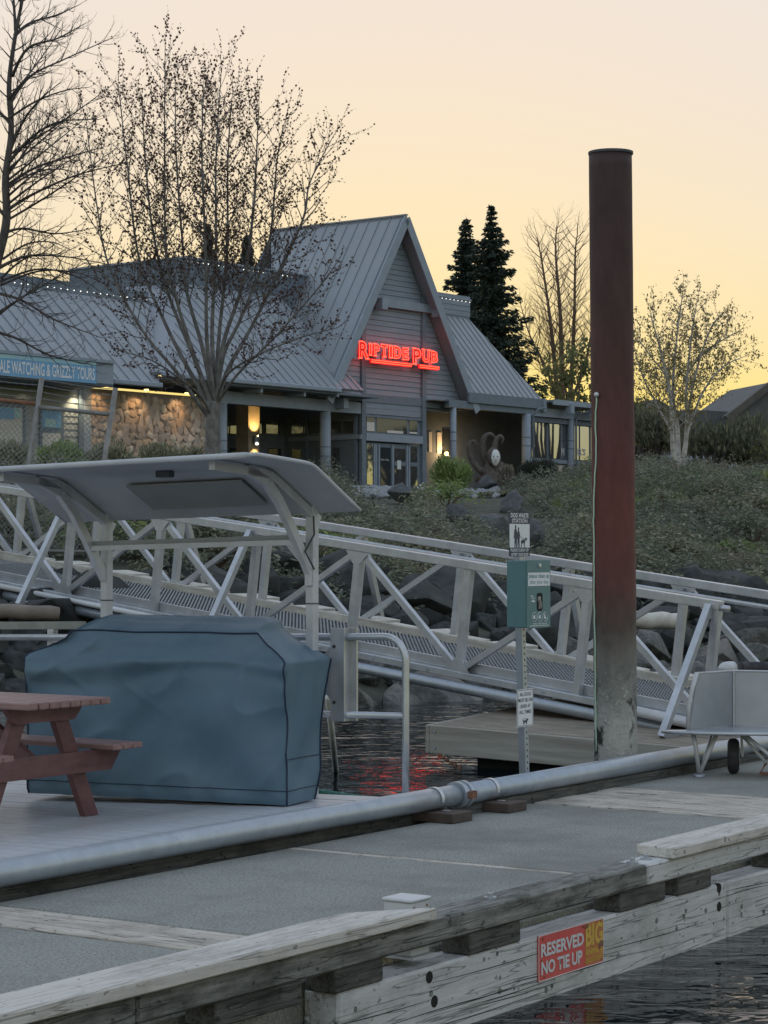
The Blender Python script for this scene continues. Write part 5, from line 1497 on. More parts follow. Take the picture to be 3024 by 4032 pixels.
    for k in range(4): part('siding_board',B(ER.x-3,cx1+.01,2.215,2.248,zT+.03+k*.22,zT+.03+k*.22+.2),M_SIDE,cup)
    part('coping',MB().box(ER.x-3,cx1+.08,2.17,5.6,cz1+.002,cz1+.06),M_TRIML,cup)
    for k in range(9):
        x=py(1722+15.5*k,1175,2.2).x; part('string_bulb',MB().sphere((x,2.15,cz1-.06),.018,8,6),M_BULB,cup)
    part('wing_fascia',B(ER.x-.6,E2.x+.05,-.72,-.605,zE-.42,zE-.02),M_TRIM,root)
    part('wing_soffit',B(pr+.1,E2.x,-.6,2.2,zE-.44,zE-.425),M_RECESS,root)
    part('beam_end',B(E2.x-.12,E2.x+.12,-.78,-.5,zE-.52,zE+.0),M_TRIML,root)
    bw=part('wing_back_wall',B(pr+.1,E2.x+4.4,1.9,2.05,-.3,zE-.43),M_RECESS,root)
    for a,b,v0,v1,m in ((1690,1702,1700,1780,M_PALEPANE),(1722,1740,1702,1785,M_PALEPANE),(1745,1790,1690,1790,M_GLASS),(1730,1770,1795,1850,M_GLASS),(1735,1765,1818,1850,M_PALEPANE)):
        part('pane',B(py(a,1750,1.85).x,py(b,1750,1.85).x,1.86,1.895,py(a,v1,1.85).z,py(a,v0,1.85).z),m,bw)
    q=py(1757,1787,1.7); part('wall_lamp',MB().sphere(q,.09,10,8),M_WARM,root); lamp('wall_lamp_light','POINT',(q.x,q.y-.25,q.z),10,(1,.6,.25),root)
    zc2=py(2070,1630,-.5).z
    for u,w in ((1784,.13),(2072,.19),(2247,.14)):
        x=py(u,1720,-.5).x; col=part('column',MB().tube([(x,-.5,-.4),(x,-.5,zc2)],w,18),M_TRIML,root,smooth=True)
        for dz_ in (1.0,1.35): part('column_band',MB().tube([(x,-.5,zc2-dz_),(x,-.5,zc2-dz_+.045)],w+.006,18),M_TRIM,col)
    part('wing_beam',B(py(1760,1620,-.5).x,py(2072,1640,-.5).x+.2,-.62,-.38,zc2,zc2+.3),M_TRIM,root)
    # glazed bay to the right
    x0=py(2078,1640,-.5).x; x1=py(2420,1640,-.5).x
    zb0=py(2150,1665,-.4).z; zb1=py(2150,1610,-.4).z
    part('bay_beam',B(x0,x1,-.60,-.36,zb1-.36,zb1),M_TRIML,root)
    part('bay_header',B(x0,x1,-.45,-.3,zb0,zb1-.365),M_TRIM,root)
    gl=part('bay_frame',B(x0,x1,-.30,-.22,-.4,zb0),M_TRIM,root)
    zs=py(2150,1808,-.3).z
    for a,b in ((2094,2152),(2162,2222),(2262,2278),(2284,2318),(2326,2400)):
        X0,X1=py(a,1700,-.33).x,py(b,1700,-.33).x
        part('pane',B(X0,X1,-.335,-.305,zs+.05,zb0-.02),M_MIRROR,gl)
        part('low_pane',B(X0,X1,-.335,-.305,-.1,zs-.22),M_PALEPANE if a<2300 else M_MIRROR,gl)
    part('sill',B(x0,x1,-.42,-.30,zs-.16,zs),M_TRIML,gl)
    me=text_fit("EL'S",.62,.30,.03); me.materials.append(M_WHITE); q=py(2292,1780,-.36); part('lettering',me,None,gl,loc=(q.x,-.345,q.z),rot=(pi/2,0,0))
    me=text_fit("M",.24,.34,.03); me.materials.append(M_WHITE); q=py(2217,1778,-.36); part('lettering',me,None,gl,loc=(q.x,-.345,q.z),rot=(pi/2,0,0))
    for u,v in ((2196,1871),(2224,1872),(2268,1873)): q=py(u,v,-.5); part('low_lamp',MB().sphere((q.x,-.5,q.z),.045,8,6),M_WARM,root)
    # flat roof edge of the bay with rafter ends and downpipes
    zf=py(2200,1577,-1.0).z
    fl=part('bay_roof',B(E2.x+.1,x1,-1.05,3,zf-.10,zf),M_TRIM,root)
    part('bay_roof_edge',B(E2.x+.12,x1,-1.10,-1.052,zf-.2,zf+.02),M_TRIML,fl)
    for u in (2240,2330): x=py(u,1590,-1).x; part('rafter_end',B(x-.13,x+.13,-1.2,-.9,zf-.52,zf-.11),M_TRIML,fl)
    for u in (2094,2262):
        x=py(u,1700,-.62).x; part('downpipe',MB().tube([(x+.5,-1.0,zb1-.02),(x+.12,-.85,zb1-.1),(x,-.7,zb1-.35),(x,-.7,-.3)],.045,8),M_TRIM,root,smooth=True)
build_pub()

# ---------------- left: the tour office and the river-stone wall between
M_OFFICE=mat('office_siding',(.20,.205,.205),.75,c2=(.24,.245,.245),scale=3,stretch=(.3,1,3),bump=.15)
M_BLUE1=mat('poster_blue',(.14,.36,.62),.5,c2=(.20,.44,.70),scale=1.5)
M_BLUE2=mat('poster_teal',(.35,.55,.52),.5,c2=(.25,.45,.62),scale=2)
M_LAMPW=mat('downlight_glow',(.9,.9,.8),.5,emit=(1,.93,.75),estr=.8)
def build_office():
    ys=.45
    ox=py(330,1700,ys)
    base=Vector((ox.x,ys,0))
    root=thing('tour_office','grey lapped tour office with lit sign board and river stone wall','building',P.w(base),(0,0,P.ang))
    q_=lambda p:(Vector(p)-base)
    B=lambda x0,x1,y0,y1,z0,z1: MB().box(x0-base.x,x1-base.x,y0-base.y,y1-base.y,z0,z1)
    U=lambda u,v,y: py(u,v,y)
    # stone wall
    x0,x1=U(348,1650,ys).x,U(838,1650,ys).x; z1=U(600,1548,ys).z
    sw=part('stone_wall',B(x0,x1,ys,ys+.3,-.4,z1),mat('mortar',(0.15,0.13,0.115),.95,c2=(.20,.175,.155),scale=9,bump=.4),root)
    r=random.Random(21)
    smesh=[rock_mesh(100+k,2,.25,5) for k in range(7)]
    tints=[mat('river_stone_%d'%k,c,.8,c2=tuple(min(1,a*1.35) for a in c),scale=4,bump=.3) for k,c in enumerate([(.24,.19,.15),(.20,.165,.14),(.30,.25,.21),(.16,.14,.125),(.27,.20,.15),(.34,.30,.26),(.21,.18,.165)])]
    for k,me in enumerate(smesh): me.materials.append(tints[k])
    zz=.7; row=0
    while zz<z1-.05:
        x=x0+.1+(row%2)*.12
        while x<x1-.05:
            s=r.uniform(.15,.24)
            o=part('river_stone',smesh[r.randrange(7)],None,sw,loc=(x-base.x,ys-.01-base.y,zz+r.uniform(-.05,.05)),rot=(0,r.uniform(0,6.28),0))
            o.scale=(s*r.uniform(.9,1.25),.06,s*r.uniform(.8,1.05)); x+=s*r.uniform(1.35,1.6)
        zz+=.245; row+=1
    # siding wall of the office
    xa=U(-260,1650,ys).x; xw=U(330,1650,ys).x
    wl_=part('office_wall',B(xa,xw,ys,ys+.3,-.4,U(200,1490,ys).z),M_TRIM,root)
    zt=U(200,1500,ys).z; z=.2
    while z<zt:
        mb=MB(); X0,X1=xa-base.x,xw-base.x; y0=ys-base.y
        mb.add([(X0,y0-.04,z),(X1,y0-.04,z),(X1,y0-.012,z+.215),(X0,y0-.012,z+.215),(X0,y0+.0,z),(X1,y0+.0,z),(X1,y0+.0,z+.215),(X0,y0+.0,z+.215)],[(0,1,2,3),(4,7,6,5),(0,4,5,1),(3,2,6,7),(1,5,6,2),(0,3,7,4)])
        part('siding_board',mb,M_OFFICE,wl_); z+=.22
    for u,w,m in ((311,.10,M_TRIM),(335,.16,M_TRIML)):
        x=U(u,1650,ys).x; part('corner_post',B(x-w,x+w,ys-.12,ys-.05,-.3,zt),m,root)
    # windows with posters
    for a,b,v0,v1,sp in ((-80,92,1585,1800,0),(150,243,1600,1800,1)):
        wf=part('window',B(U(a,1700,ys).x,U(b,1700,ys).x,ys-.10,ys-.042,U(a,v1,ys).z,U((a+b)/2,v0,ys).z),M_TRIM,root)
        def pane(nm,a,b,v0,v1,m,d=.115): part(nm,B(U(a,1700,ys).x,U(b,1700,ys).x,ys-d,ys-d+.012,U((a+b)/2,v1,ys).z,U((a+b)/2,v0,ys).z),m,wf)
        if sp==0:
            pane('pane',-70,78,1603,1770,M_PALEPANE); pane('poster',-60,45,1603,1650,M_BLUE1,.125); pane('poster',45,70,1608,1648,M_BLUE2,.13)
        else:
            pane('pane',156,231,1618,1685,M_BLUE1); pane('poster',166,208,1650,1683,M_BLUE2,.128); pane('lower_pane',158,229,1706,1760,M_PALEPANE)
    # fascia, sign board, downlights
    yf=ys-1.85
    za=U(200,1500,yf).z; zb=U(200,1405,yf).z
    part('fascia',B(U(380,1480,yf).x,U(447,1480,yf).x,yf,yf+.1,U(410,1518,yf).z,zb+.02),M_TRIML,root)
    part('soffit',B(xa,U(447,1480,yf).x,yf,ys+.3,za-.02,za+.06),M_RECESS,root)
    xs0,xs1=U(-260,1450,yf).x,U(374,1450,yf).x
    sb=part('sign_board',B(xs0,xs1,yf-.06,yf+.04,za+.03,zb-.05),M_BLUE1,root)
    part('sign_stripe',B(xs0,xs1-.01,yf-.066,yf-.061,zb-.18,zb-.055),M_BLUE2,sb)
    xt0=U(-52,1450,yf).x; xt1=U(368,1450,yf).x
    me=text_fit('WHALE WATCHING & GRIZZLY TOURS',xt1-xt0,(zb-za)*.52,.02); me.materials.append(mat('sign_letter_white',(.85,.87,.9),.5))
    part('lettering',me,None,sb,loc=((xt0+xt1)/2-base.x,yf-.068-base.y,(za+zb)/2-.06),rot=(pi/2,0,0))
    part('eave_trim',B(xs0,U(447,1400,yf).x,yf-.1,yf+.3,zb-.04,zb+.06),M_TRIML,root)
    for u,v in ((137,1501),(338,1519)):
        yl=ys-.55; q=U(u,v,yl)
        d=part('downlight',MB().tube([(q.x-base.x,yl-base.y,q.z-.03),(q.x-base.x,yl-base.y,q.z+.03)],.17,16),M_LAMPW,root)
        lamp('downlight_beam','SPOT',(q.x-base.x,yl-base.y+.15,q.z-.08),13,(1,.86,.55),root,(radians(12),0,0),radians(95))
    for u in (385,545,705):
        q=U(u,1562,ys-.18)
        lamp('soffit_spot','SPOT',(q.x-base.x,ys-.55-base.y,z1-.02),4.5,(1,.58,.25),root,(radians(30),0,0),radians(100))
        part('soffit_fitting',MB().tube([(q.x-base.x,ys-.55-base.y,z1+.01),(q.x-base.x,ys-.55-base.y,z1+.06)],.08,12),M_WARM,root)
    # roof above: standing seam plane up to a low parapet with string lights
    ye=-.95; ze=py(540,1500,ye).z
    tan=.92
    def mr(u,v):
        o=P.i@Vector((0,0,EYE)); d=P.i.to_3x3()@ray(u,v); k=(ze+tan*(o.y-ye)-o.z)/(d.z-tan*d.y); return o+d*k
    c=mr(585,1195); xr=py(628,1500,ye).x
    xl=py(-330,1450,ye).x
    sr=seam_roof(root,[q_((xl,ye,ze)),q_((xr,ye,ze)),q_((c.x,c.y,c.z)),q_((xl,c.y,c.z))],26,'office_roof')
    part('gutter',MB().bbox(U(440,1500,ye).x-base.x,xr-base.x+.05,ye-.14-base.y,ye-base.y,ze-.17,ze,.03),M_TRIML,root)
    zp=py(585,1150,c.y).z
    pp=part('parapet',B(xl,c.x,c.y,c.y+5,c.z-.3,zp),M_TRIM,root)
    for k in range(24):
        u=-20+k*26; q=py(u,1112+(u-18)*.136,c.y-.05); part('string_bulb',MB().sphere((q.x-base.x,c.y-.05-base.y,c.z+.12),.018,8,6),M_BULB,pp)
build_office()

# ---------------- neon sign on the gable
M_NEON=mat('neon_tube',(.9,.2,.15),.4,emit=(1.0,.022,.01),estr=1.9)
M_NEONB=mat('neon_letter_face',(.35,.01,.012),.5,emit=(1.0,.0,.008),estr=.02)
def build_neon():
    y=-.42
    A=py(1413,1375,y); Bq=py(1729,1412,y)
    base=Vector(((A.x+Bq.x)/2,y,(A.z+Bq.z)/2))
    root=thing('neon_sign','red neon sign with serif letters reading RIPTIDE PUB on the gable','sign',P.w(base),(0,0,P.ang))
    # letters: pixel boxes (left,right,top,bottom)
    L=[('R',1414,1456,1341,1415),('I',1455,1466,1350,1402),('P',1473,1497,1351,1405),('T',1500,1530,1353,1408),('I',1533,1548,1358,1412),('D',1552,1583,1361,1415),('E',1586,1612,1366,1420),('P',1626,1661,1369,1438),('U',1664,1694,1374,1430),('B',1699,1726,1380,1431)]
    for ch,u0,u1,v0,v1 in L:
        # rows tilt with the perspective: take top at the centre column
        uc=(u0+u1)/2; vt=v0+3; vb=v1-3
        x0,x1=py(u0,1380,y).x,py(u1,1380,y).x; z1=py(uc,vt,y).z; z0=py(uc,vb,y).z
        w,h=x1-x0,z1-z0; cx,cz=(x0+x1)/2-base.x,(z0+z1)/2-base.z
        me=text_fit(ch,w*.80,h*.96,.0,.02); me.materials.append(M_NEONB)
        # slab serifs joined to the letter face
        lt=part('letter',me,None,root,loc=(cx,.06,cz),rot=(pi/2,0,0))
        cu=bpy.data.curves.new('neon_outline','FONT'); cu.body=ch; cu.fill_mode='NONE'; cu.bevel_depth=.011/h; cu.bevel_resolution=1; cu.resolution_u=3; cu.align_x='CENTER'; cu.align_y='CENTER'; cu.offset=.03
        ob=bpy.data.objects.new('neon_outline',cu); COL.objects.link(ob)
        me2=bpy.data.meshes.new_from_object(ob.evaluated_get(bpy.context.evaluated_depsgraph_get())); bpy.data.objects.remove(ob); bpy.data.curves.remove(cu)
        xs=[v.co.x for v in me2.vertices]; ys_=[v.co.y for v in me2.vertices]
        kx=w*.92/(max(xs)-min(xs)); ky=h/(max(ys_)-min(ys_)); mx=(max(xs)+min(xs))/2; my=(max(ys_)+min(ys_))/2
        for v in me2.vertices: v.co=Vector(((v.co.x-mx)*kx,(v.co.y-my)*ky,v.co.z*.04))
        me2.materials.clear(); me2.materials.append(M_NEON)
        part('neon_outline',me2,None,lt,loc=(0,0,.045))
        for side in {'R':[(-.5,-.22,0),(.18,.5,0),(-.5,-.2,1)],'I':[(-.5,.5,0),(-.5,.5,1)],'P':[(-.52,-.05,0),(-.52,-.2,1)],'T':[(-.22,.22,0)],'D':[(-.52,-.2,0),(-.52,-.2,1)],'E':[(-.52,-.3,0)],'U':[(-.55,-.15,1),(.15,.55,1)],'B':[(-.55,-.2,0),(-.55,-.2,1)]}[ch]:
            zz=-h/2 if side[2]==0 else h/2
            part('serif',MB().tube([(side[0]*w,zz,.045),(side[1]*w,zz,.045)],.014,6),M_NEON,lt)
    for a,b,v0,v1 in ((1463,1621,1417,1434),(1653,1728,1437,1448)):
        p=py(a,v0,y)-base; q=py(b,v1,y)-base
        zc=(p.z+q.z)/2
        for dz_ in (0,-.075): part('underline',MB().tube([(p.x,0,zc+dz_),(q.x,0,zc+dz_)],.016,8),M_NEON,root,smooth=True)
        part('underline_back',MB().box(p.x-.05,q.x+.05,.05,.09,zc-.12,zc+.05),M_NEONB,root)
    for u,v in ((1497,1402),(1520,1404),(1650,1426),(1702,1434)):
        p=py(u,v,y)-base; part('transformer_box',MB().box(p.x-.12,p.x+.12,.1,.36,p.z-.13,p.z+.13),M_TRIML,root)
    p=py(1399,1391,y)-base; part('control_box',MB().box(p.x-.13,p.x+.13,.05,.30,p.z-.2,p.z+.2),M_TRIML,root)
    part('mounting_rail',MB().box(py(1400,1390,y).x-base.x,py(1728,1410,y).x-base.x,.09,.13,-.08,-.02),M_TRIM,root)
build_neon()
# ================================================================== PLANTS
import numpy as np
NR = np.random.default_rng(5)
def leaf_mesh(name, C, S, m, elong=1.7, flat=0.0, droop=0.0, dirs=None):
    """one mesh of diamond leaves: centres C (N,3), lengths S (N)"""
    C=np.asarray(C,dtype=np.float64); N=len(C); S=np.asarray(S)
    a=NR.normal(size=(N,3)) if dirs is None else np.asarray(dirs)+NR.normal(size=(N,3))*.35
    a[:,2]-=droop; a/=np.linalg.norm(a,axis=1,keepdims=True)+1e-9
    b=NR.normal(size=(N,3)); b[:,2]*=(1-flat); b-=a*(a*b).sum(1,keepdims=True); b/=np.linalg.norm(b,axis=1,keepdims=True)+1e-9
    L=(S*.5)[:,None]; W=L/elong
    V=np.stack([C-a*L, C+b*W, C+a*L, C-b*W],1).reshape(-1,3)
    me=bpy.data.meshes.new(name); me.vertices.add(4*N); me.vertices.foreach_set('co',V.ravel())
    me.loops.add(4*N); me.loops.foreach_set('vertex_index',np.arange(4*N,dtype=np.int32))
    me.polygons.add(N); me.polygons.foreach_set('loop_start',np.arange(0,4*N,4,dtype=np.int32)); me.polygons.foreach_set('loop_total',np.full(N,4,dtype=np.int32))
    me.materials.append(m); me.update(); me.validate(); return me
def leaf_mat(name, c1, c2, c3=None, trans=.25):
    c1, c2, c3 = tone(c1), tone(c2), tone(c3)
    """leaf colours vary from leaf to leaf (by mesh island) so a crown has light and dark clumps"""
    m=bpy.data.materials.new(name); m.use_nodes=True; N,L=m.node_tree.nodes,m.node_tree.links; p=N['Principled BSDF']; p.inputs['Roughness'].default_value=.7
    g=N.new('ShaderNodeNewGeometry'); cr=N.new('ShaderNodeValToRGB'); cr.color_ramp.elements[0].color=(*c1,1); cr.color_ramp.elements[1].color=(*c2,1)
    if c3: e=cr.color_ramp.elements.new(.85); e.color=(*c2,1); cr.color_ramp.elements[-1].color=(*c3,1)
    L.new(g.outputs['Random Per Island'],cr.inputs['Fac']); L.new(cr.outputs[0],p.inputs['Base Color'])
    if trans:
        t=N.new('ShaderNodeBsdfTranslucent'); L.new(cr.outputs[0],t.inputs['Color']); mx=N.new('ShaderNodeMixShader'); mx.inputs[0].default_value=trans
        out=N['Material Output']; L.new(p.outputs[0],mx.inputs[1]); L.new(t.outputs[0],mx.inputs[2]); L.new(mx.outputs[0],out.inputs['Surface'])
    return m
L_BANK=leaf_mat('ground_cover_leaf',(.06,.070,.054),(.135,.148,.11),(.22,.22,.175),.3)
L_BRUSH=leaf_mat('brush_twig',(.08,.074,.062),(.16,.142,.118),(.25,.225,.19),.2)
L_GREEN=leaf_mat('bright_bush_leaf',(.08,.12,.04),(.18,.23,.085),(.28,.31,.15),.4)
L_DARK=leaf_mat('dark_bush_leaf',(.018,.026,.022),(.045,.052,.042),(.08,.07,.06),.1)
L_CONIF=leaf_mat('spruce_needle',(.010,.018,.014),(.026,.038,.028),(.045,.055,.04),.1)
L_HEDGE=leaf_mat('scrub_leaf',(.09,.096,.062),(.18,.18,.125),(.27,.255,.195),.3)
L_BUD=leaf_mat('bud_cluster',(.035,.02,.02),(.075,.042,.036),(.11,.08,.045),.3)
L_BIRCH=leaf_mat('birch_leaf',(.09,.08,.045),(.16,.14,.075),(.22,.19,.10),.5)
L_SPRING=leaf_mat('spring_leaf',(.055,.065,.03),(.12,.13,.06),(.20,.19,.10),.4)
L_IVY=leaf_mat('ivy_leaf',(.045,.052,.034),(.10,.105,.065),(.16,.15,.09),.4)
M_BARK=mat('dark_bark',(.035,.030,.030),.9,c2=(.075,.066,.062),scale=9,stretch=(1,1,.3),bump=.5)
M_BARK2=mat('grey_bark',(.075,.072,.072),.9,c2=(.16,.155,.15),scale=7,stretch=(1,1,.35),bump=.5,dirt=(.04,.036,.034),dscale=4,damt=.7)
M_BIRCH=mat('white_bark',(.30,.29,.28),.8,c2=(.48,.46,.44),scale=6,stretch=(1,1,2.5),bump=.3,dirt=(.07,.06,.055),dscale=5,damt=.8)
M_TWIG=mat('brown_twig',(.075,.05,.038),.9,c2=(.12,.085,.06),scale=4)

def spline(pts,n):
    P=[Vector(p) for p in pts]; out=[]; m=len(P)-1
    for i in range(m):
        p0,p1,p2,p3=P[max(i-1,0)],P[i],P[i+1],P[min(i+2,m)]
        for k in range(n):
            t=k/n; out.append(.5*((2*p1)+(p2-p0)*t+(2*p0-5*p1+4*p2-p3)*t*t+(3*p1-p0-3*p2+p3)*t**3))
    out.append(P[-1]); return out
class Tree:
    def __init__(s,seed): s.r=random.Random(seed); s.limb=MB(); s.twig=MB(); s.buds=[]; s.dirs=[]
    def stem(s,pts,r0,r1,n=6,sides=7):
        q=spline(pts,n); N=len(q); rs=[r0+(r1-r0)*(i/(N-1))**.75 for i in range(N)]
        s.limb.tube(q,rs,sides); return q,rs
    def branch(s,a,d,L,r,level,up=.12,wob=.22,budstep=.1,maxl=2,spread=.75,kids=1.0,bend=0.0):
        rr=s.r; n=max(4,int(L/.28)) if level<maxl else 4
        p=Vector(a); d=Vector(d).normalized(); pts=[p.copy()]; ds=[d.copy()]
        for i in range(n):
            d=(d+Vector((rr.uniform(-1,1),rr.uniform(-1,1),rr.uniform(-1,1)))*wob+Vector((0,0,up))).normalized()
            p=p+d*(L/n); pts.append(p.copy()); ds.append(d.copy())
        rs=[r*(1-.8*i/n) for i in range(n+1)]
        (s.limb if level==0 else s.twig).tube(pts,rs,5 if level==0 else 3,cap=False)
        if level<maxl:
            k=max(2,int(L/(.30 if level==0 else .24)*kids))
            for j in range(k):
                f=(j+rr.uniform(.2,.9))/k; f=.12+.88*f; i=min(n-1,int(f*n)); b=pts[i].lerp(pts[i+1],f*n-i if f*n-i<=1 else 1)
                t=ds[i]; o=t.orthogonal().normalized(); o.rotate(Matrix.Rotation(rr.uniform(0,6.28),3,t)) 
                nd=(t*1.0+o*spread*rr.uniform(.7,1.3)+Vector((0,0,bend))).normalized()
                s.branch(b,nd,L*rr.uniform(.42,.72)*(1-.35*f),max(.0035,rs[i]*.6),level+1,up,wob,budstep,maxl,spread,kids,bend)
        if level>=maxl-1 and budstep:
            k=max(1,int(L/budstep))
            for j in range(k+1):
                f=j/max(1,k)*n; i=min(n-1,int(f)); b=pts[i].lerp(pts[i+1],min(1,f-i)); s.buds.append(b); s.dirs.append(ds[i])
    def clothe(s,q,rs,start,step,L0,L1,r,side=1.0,up=.5,away=None,**kw):
        """side branches up a stem from fraction start, lengths L0 (low) to L1 (tip)"""
        rr=s.r; total=sum((q[i+1]-q[i]).length for i in range(len(q)-1)); d=total*start; ph=rr.uniform(0,6.28)
        acc=0;i=0
        while d<total*.985:
            acc=0
            for i in range(len(q)-1):
                l=(q[i+1]-q[i]).length
                if acc+l>=d: break
                acc+=l
            b=q[i].lerp(q[i+1],(d-acc)/max(l,1e-6)); t=(q[i+1]-q[i]).normalized(); f=d/total
            o=t.orthogonal().normalized(); ph+=2.4+rr.uniform(-.5,.5); o.rotate(Matrix.Rotation(ph,3,t))
            nd=(t*up+o*side).normalized(); L=(L0+(L1-L0)*f)*rr.uniform(.65,1.25)
            s.branch(b,nd,L,min(rs[i]*.6,r),0,**kw); d+=step*rr.uniform(.6,1.4)
        s.branch(q[-1],(q[-1]-q[-2]),L1*.9,rs[-1],1,**kw)
    def build(s,name,label,base,barkmat,twigmat,leafm,leafs,per=2,jit=.03,elong=1.3,droop=0.0,group=None,cat='tree',extra=None):
        root=thing(name,label,cat,base,group=group); b=Vector(base)
        for mb in (s.limb,s.twig): mb.v=[(x-b.x,y-b.y,z-b.z) for x,y,z in mb.v]
        part('trunk',s.limb,barkmat,root,smooth=True,fix=False)
        if s.twig.v: t=part('twigs',s.twig,twigmat,root,smooth=True,fix=False); t['kind']='stuff'
        if s.buds and leafm:
            C=np.repeat(np.array([tuple(p-b) for p in s.buds]),per,axis=0); C=C+NR.normal(size=C.shape)*jit
            S=NR.uniform(leafs*.6,leafs*1.3,size=len(C)); dirs=np.repeat(np.array([tuple(p) for p in s.dirs]),per,axis=0) if droop==0 else None
            o=part('crown',leaf_mesh('crown',C,S,leafm,elong,droop=droop,dirs=dirs),None,root); o['kind']='stuff'
        return root

# ---- the budding many-stemmed tree before the pub
def build_main_tree():
    Y=56.0; t=Tree(3); r=t.r
    base=at_y(832,1935,Y); base.z=ground(base.x,Y)-.1
    S={'trunk':[(832,1935),(838,1800),(838,1690),(842,1580)]}
    tq,_=t.stem([at_y(u,v,Y) for u,v in S['trunk']],.24,.17,8,12)
    stems=[([(838,1600),(770,1420),(700,1200),(655,1010),(648,640),(650,215)],-.6),([(842,1590),(800,1380),(735,1150),(722,1000),(695,640),(690,330)],.8),
     ([(846,1580),(815,1350),(810,1000),(795,640),(800,380)],-1.2),([(850,1590),(860,1350),(893,1000),(897,640),(912,400)],1.0),
     ([(850,1600),(880,1400),(950,1250),(1057,966),(1090,640),(1115,500)],-.4),([(848,1610),(900,1450),(1010,1250),(1185,885),(1220,720),(1310,540)],.6),
     ([(835,1610),(740,1450),(640,1250),(546,1010),(500,640),(465,330)],.9),([(830,1650),(760,1560),(700,1470),(560,1300),(430,1050),(380,800),(340,480)],-.9),
     ([(836,1600),(760,1400),(660,1150),(600,900),(570,600),(560,420)],1.3),([(846,1580),(835,1300),(850,1000),(850,640),(870,300)],.2),([(850,1590),(880,1350),(960,1100),(1000,800),(1010,600),(1020,420)],-.8),
     ([(850,1600),(930,1480),(1080,1330),(1240,1150),(1330,1030)],-1.3),([(848,1595),(890,1480),(1010,1400),(1180,1330),(1330,1290)],-2.0),([(835,1640),(790,1560),(720,1500),(600,1420),(470,1380)],-1.6)]
    for k,(pts,dy) in enumerate(stems):
        n=len(pts)-1; P3=[at_y(u,v,Y+dy*(i/n)*1.6) for i,(u,v) in enumerate(pts)]
        big=k<11
        q,rs=t.stem(P3,.075 if big else .05,.010,7,7)
        t.clothe(q,rs,.30 if big else .28,.125,1.25 if big else .95,1.05 if big else .5,.016,side=.8,wob=.15,up=.68,budstep=.10,maxl=2,spread=.7,kids=.85)
    t.build('budding_tree','many stemmed tree covered in small dark buds before the pub porch',base,M_BARK2,M_BARK,L_BUD,.068,per=1,jit=.02,elong=1.15)
    return len(t.buds)
NB=build_main_tree()

# ---- bare tree at the left edge
def build_left_tree():
    Y=44.0; t=Tree(9)
    tr=[(-90,1900),(-75,1500),(-25,1100),(24,880),(22,700),(44,520),(36,330),(62,130),(92,-30),(90,-160)]
    q,rs=t.stem([at_y(u,v,Y) for u,v in tr],.135,.018,7,10)
    base=at_y(-92,1950,Y); base.z=ground(base.x,Y)-.1
    limbs=[([(34,640),(120,545),(230,480),(390,470)],-.6),([(28,730),(140,660),(300,610),(420,575)],.8),([(18,835),(120,770),(300,690),(500,640)],-.4),([(40,400),(120,300),(250,235),(440,150)],.5),
      ([(48,300),(110,190),(230,150),(330,95)],-.8),([(58,140),(120,90),(220,60),(310,20)],.6),([(38,480),(-60,380),(-120,250)],.4),([(10,920),(90,900),(220,920),(360,900)],.7),([(-15,1060),(100,1010),(250,1010),(420,1040)],-.9),
      ([(-30,1150),(80,1180),(220,1260),(400,1330)],-.6),([(-45,1300),(60,1330),(200,1400),(380,1440)],.5),([(62,120),(50,-40),(40,-120)],.2),([(20,850),(-60,760),(-120,650)],.6),([(75,0),(150,-20),(230,-60)],.4),([(36,600),(90,480),(150,400),(230,330)],-.5)]
    for k,(pts,dy) in enumerate(limbs):
        n=len(pts)-1; P3=[at_y(u,v,Y+dy*(i/n)*1.5) for i,(u,v) in enumerate(pts)]
        q2,rs2=t.stem(P3,.042,.007,6,6)
        t.clothe(q2,rs2,.10,.105,.8,.35,.012,side=.6,wob=.17,up=.75,budstep=.0,maxl=2,spread=.6,kids=1.1)
    for k in range(16):
        v0=t.r.uniform(350,1350); u0=30-max(0,v0-800)*.09; du=t.r.uniform(180,430); rise=t.r.uniform(-300,20)+(.30*max(0,v0-950)); P3=[at_y(u0+du*f,v0-60*f*(1-f)*4-rise*-.0+rise*f*f,Y+t.r.uniform(-1,1)*f*1.5) for f in (0,.35,.7,1)]
        q2,rs2=t.stem(P3,.03,.006,6,5); t.clothe(q2,rs2,.1,.12,.8,.35,.011,side=.7,wob=.18,budstep=0,maxl=2,spread=.7,kids=1.0)
    t.clothe(q,rs,.45,.16,1.0,.5,.018,side=.9,wob=.16,up=.5,budstep=0,maxl=2,spread=.6,kids=.8)
    t.build('bare_tree','tall dark bare tree with fine twigs reaching over the tour office',base,M_BARK,M_BARK,None,0)
build_left_tree()

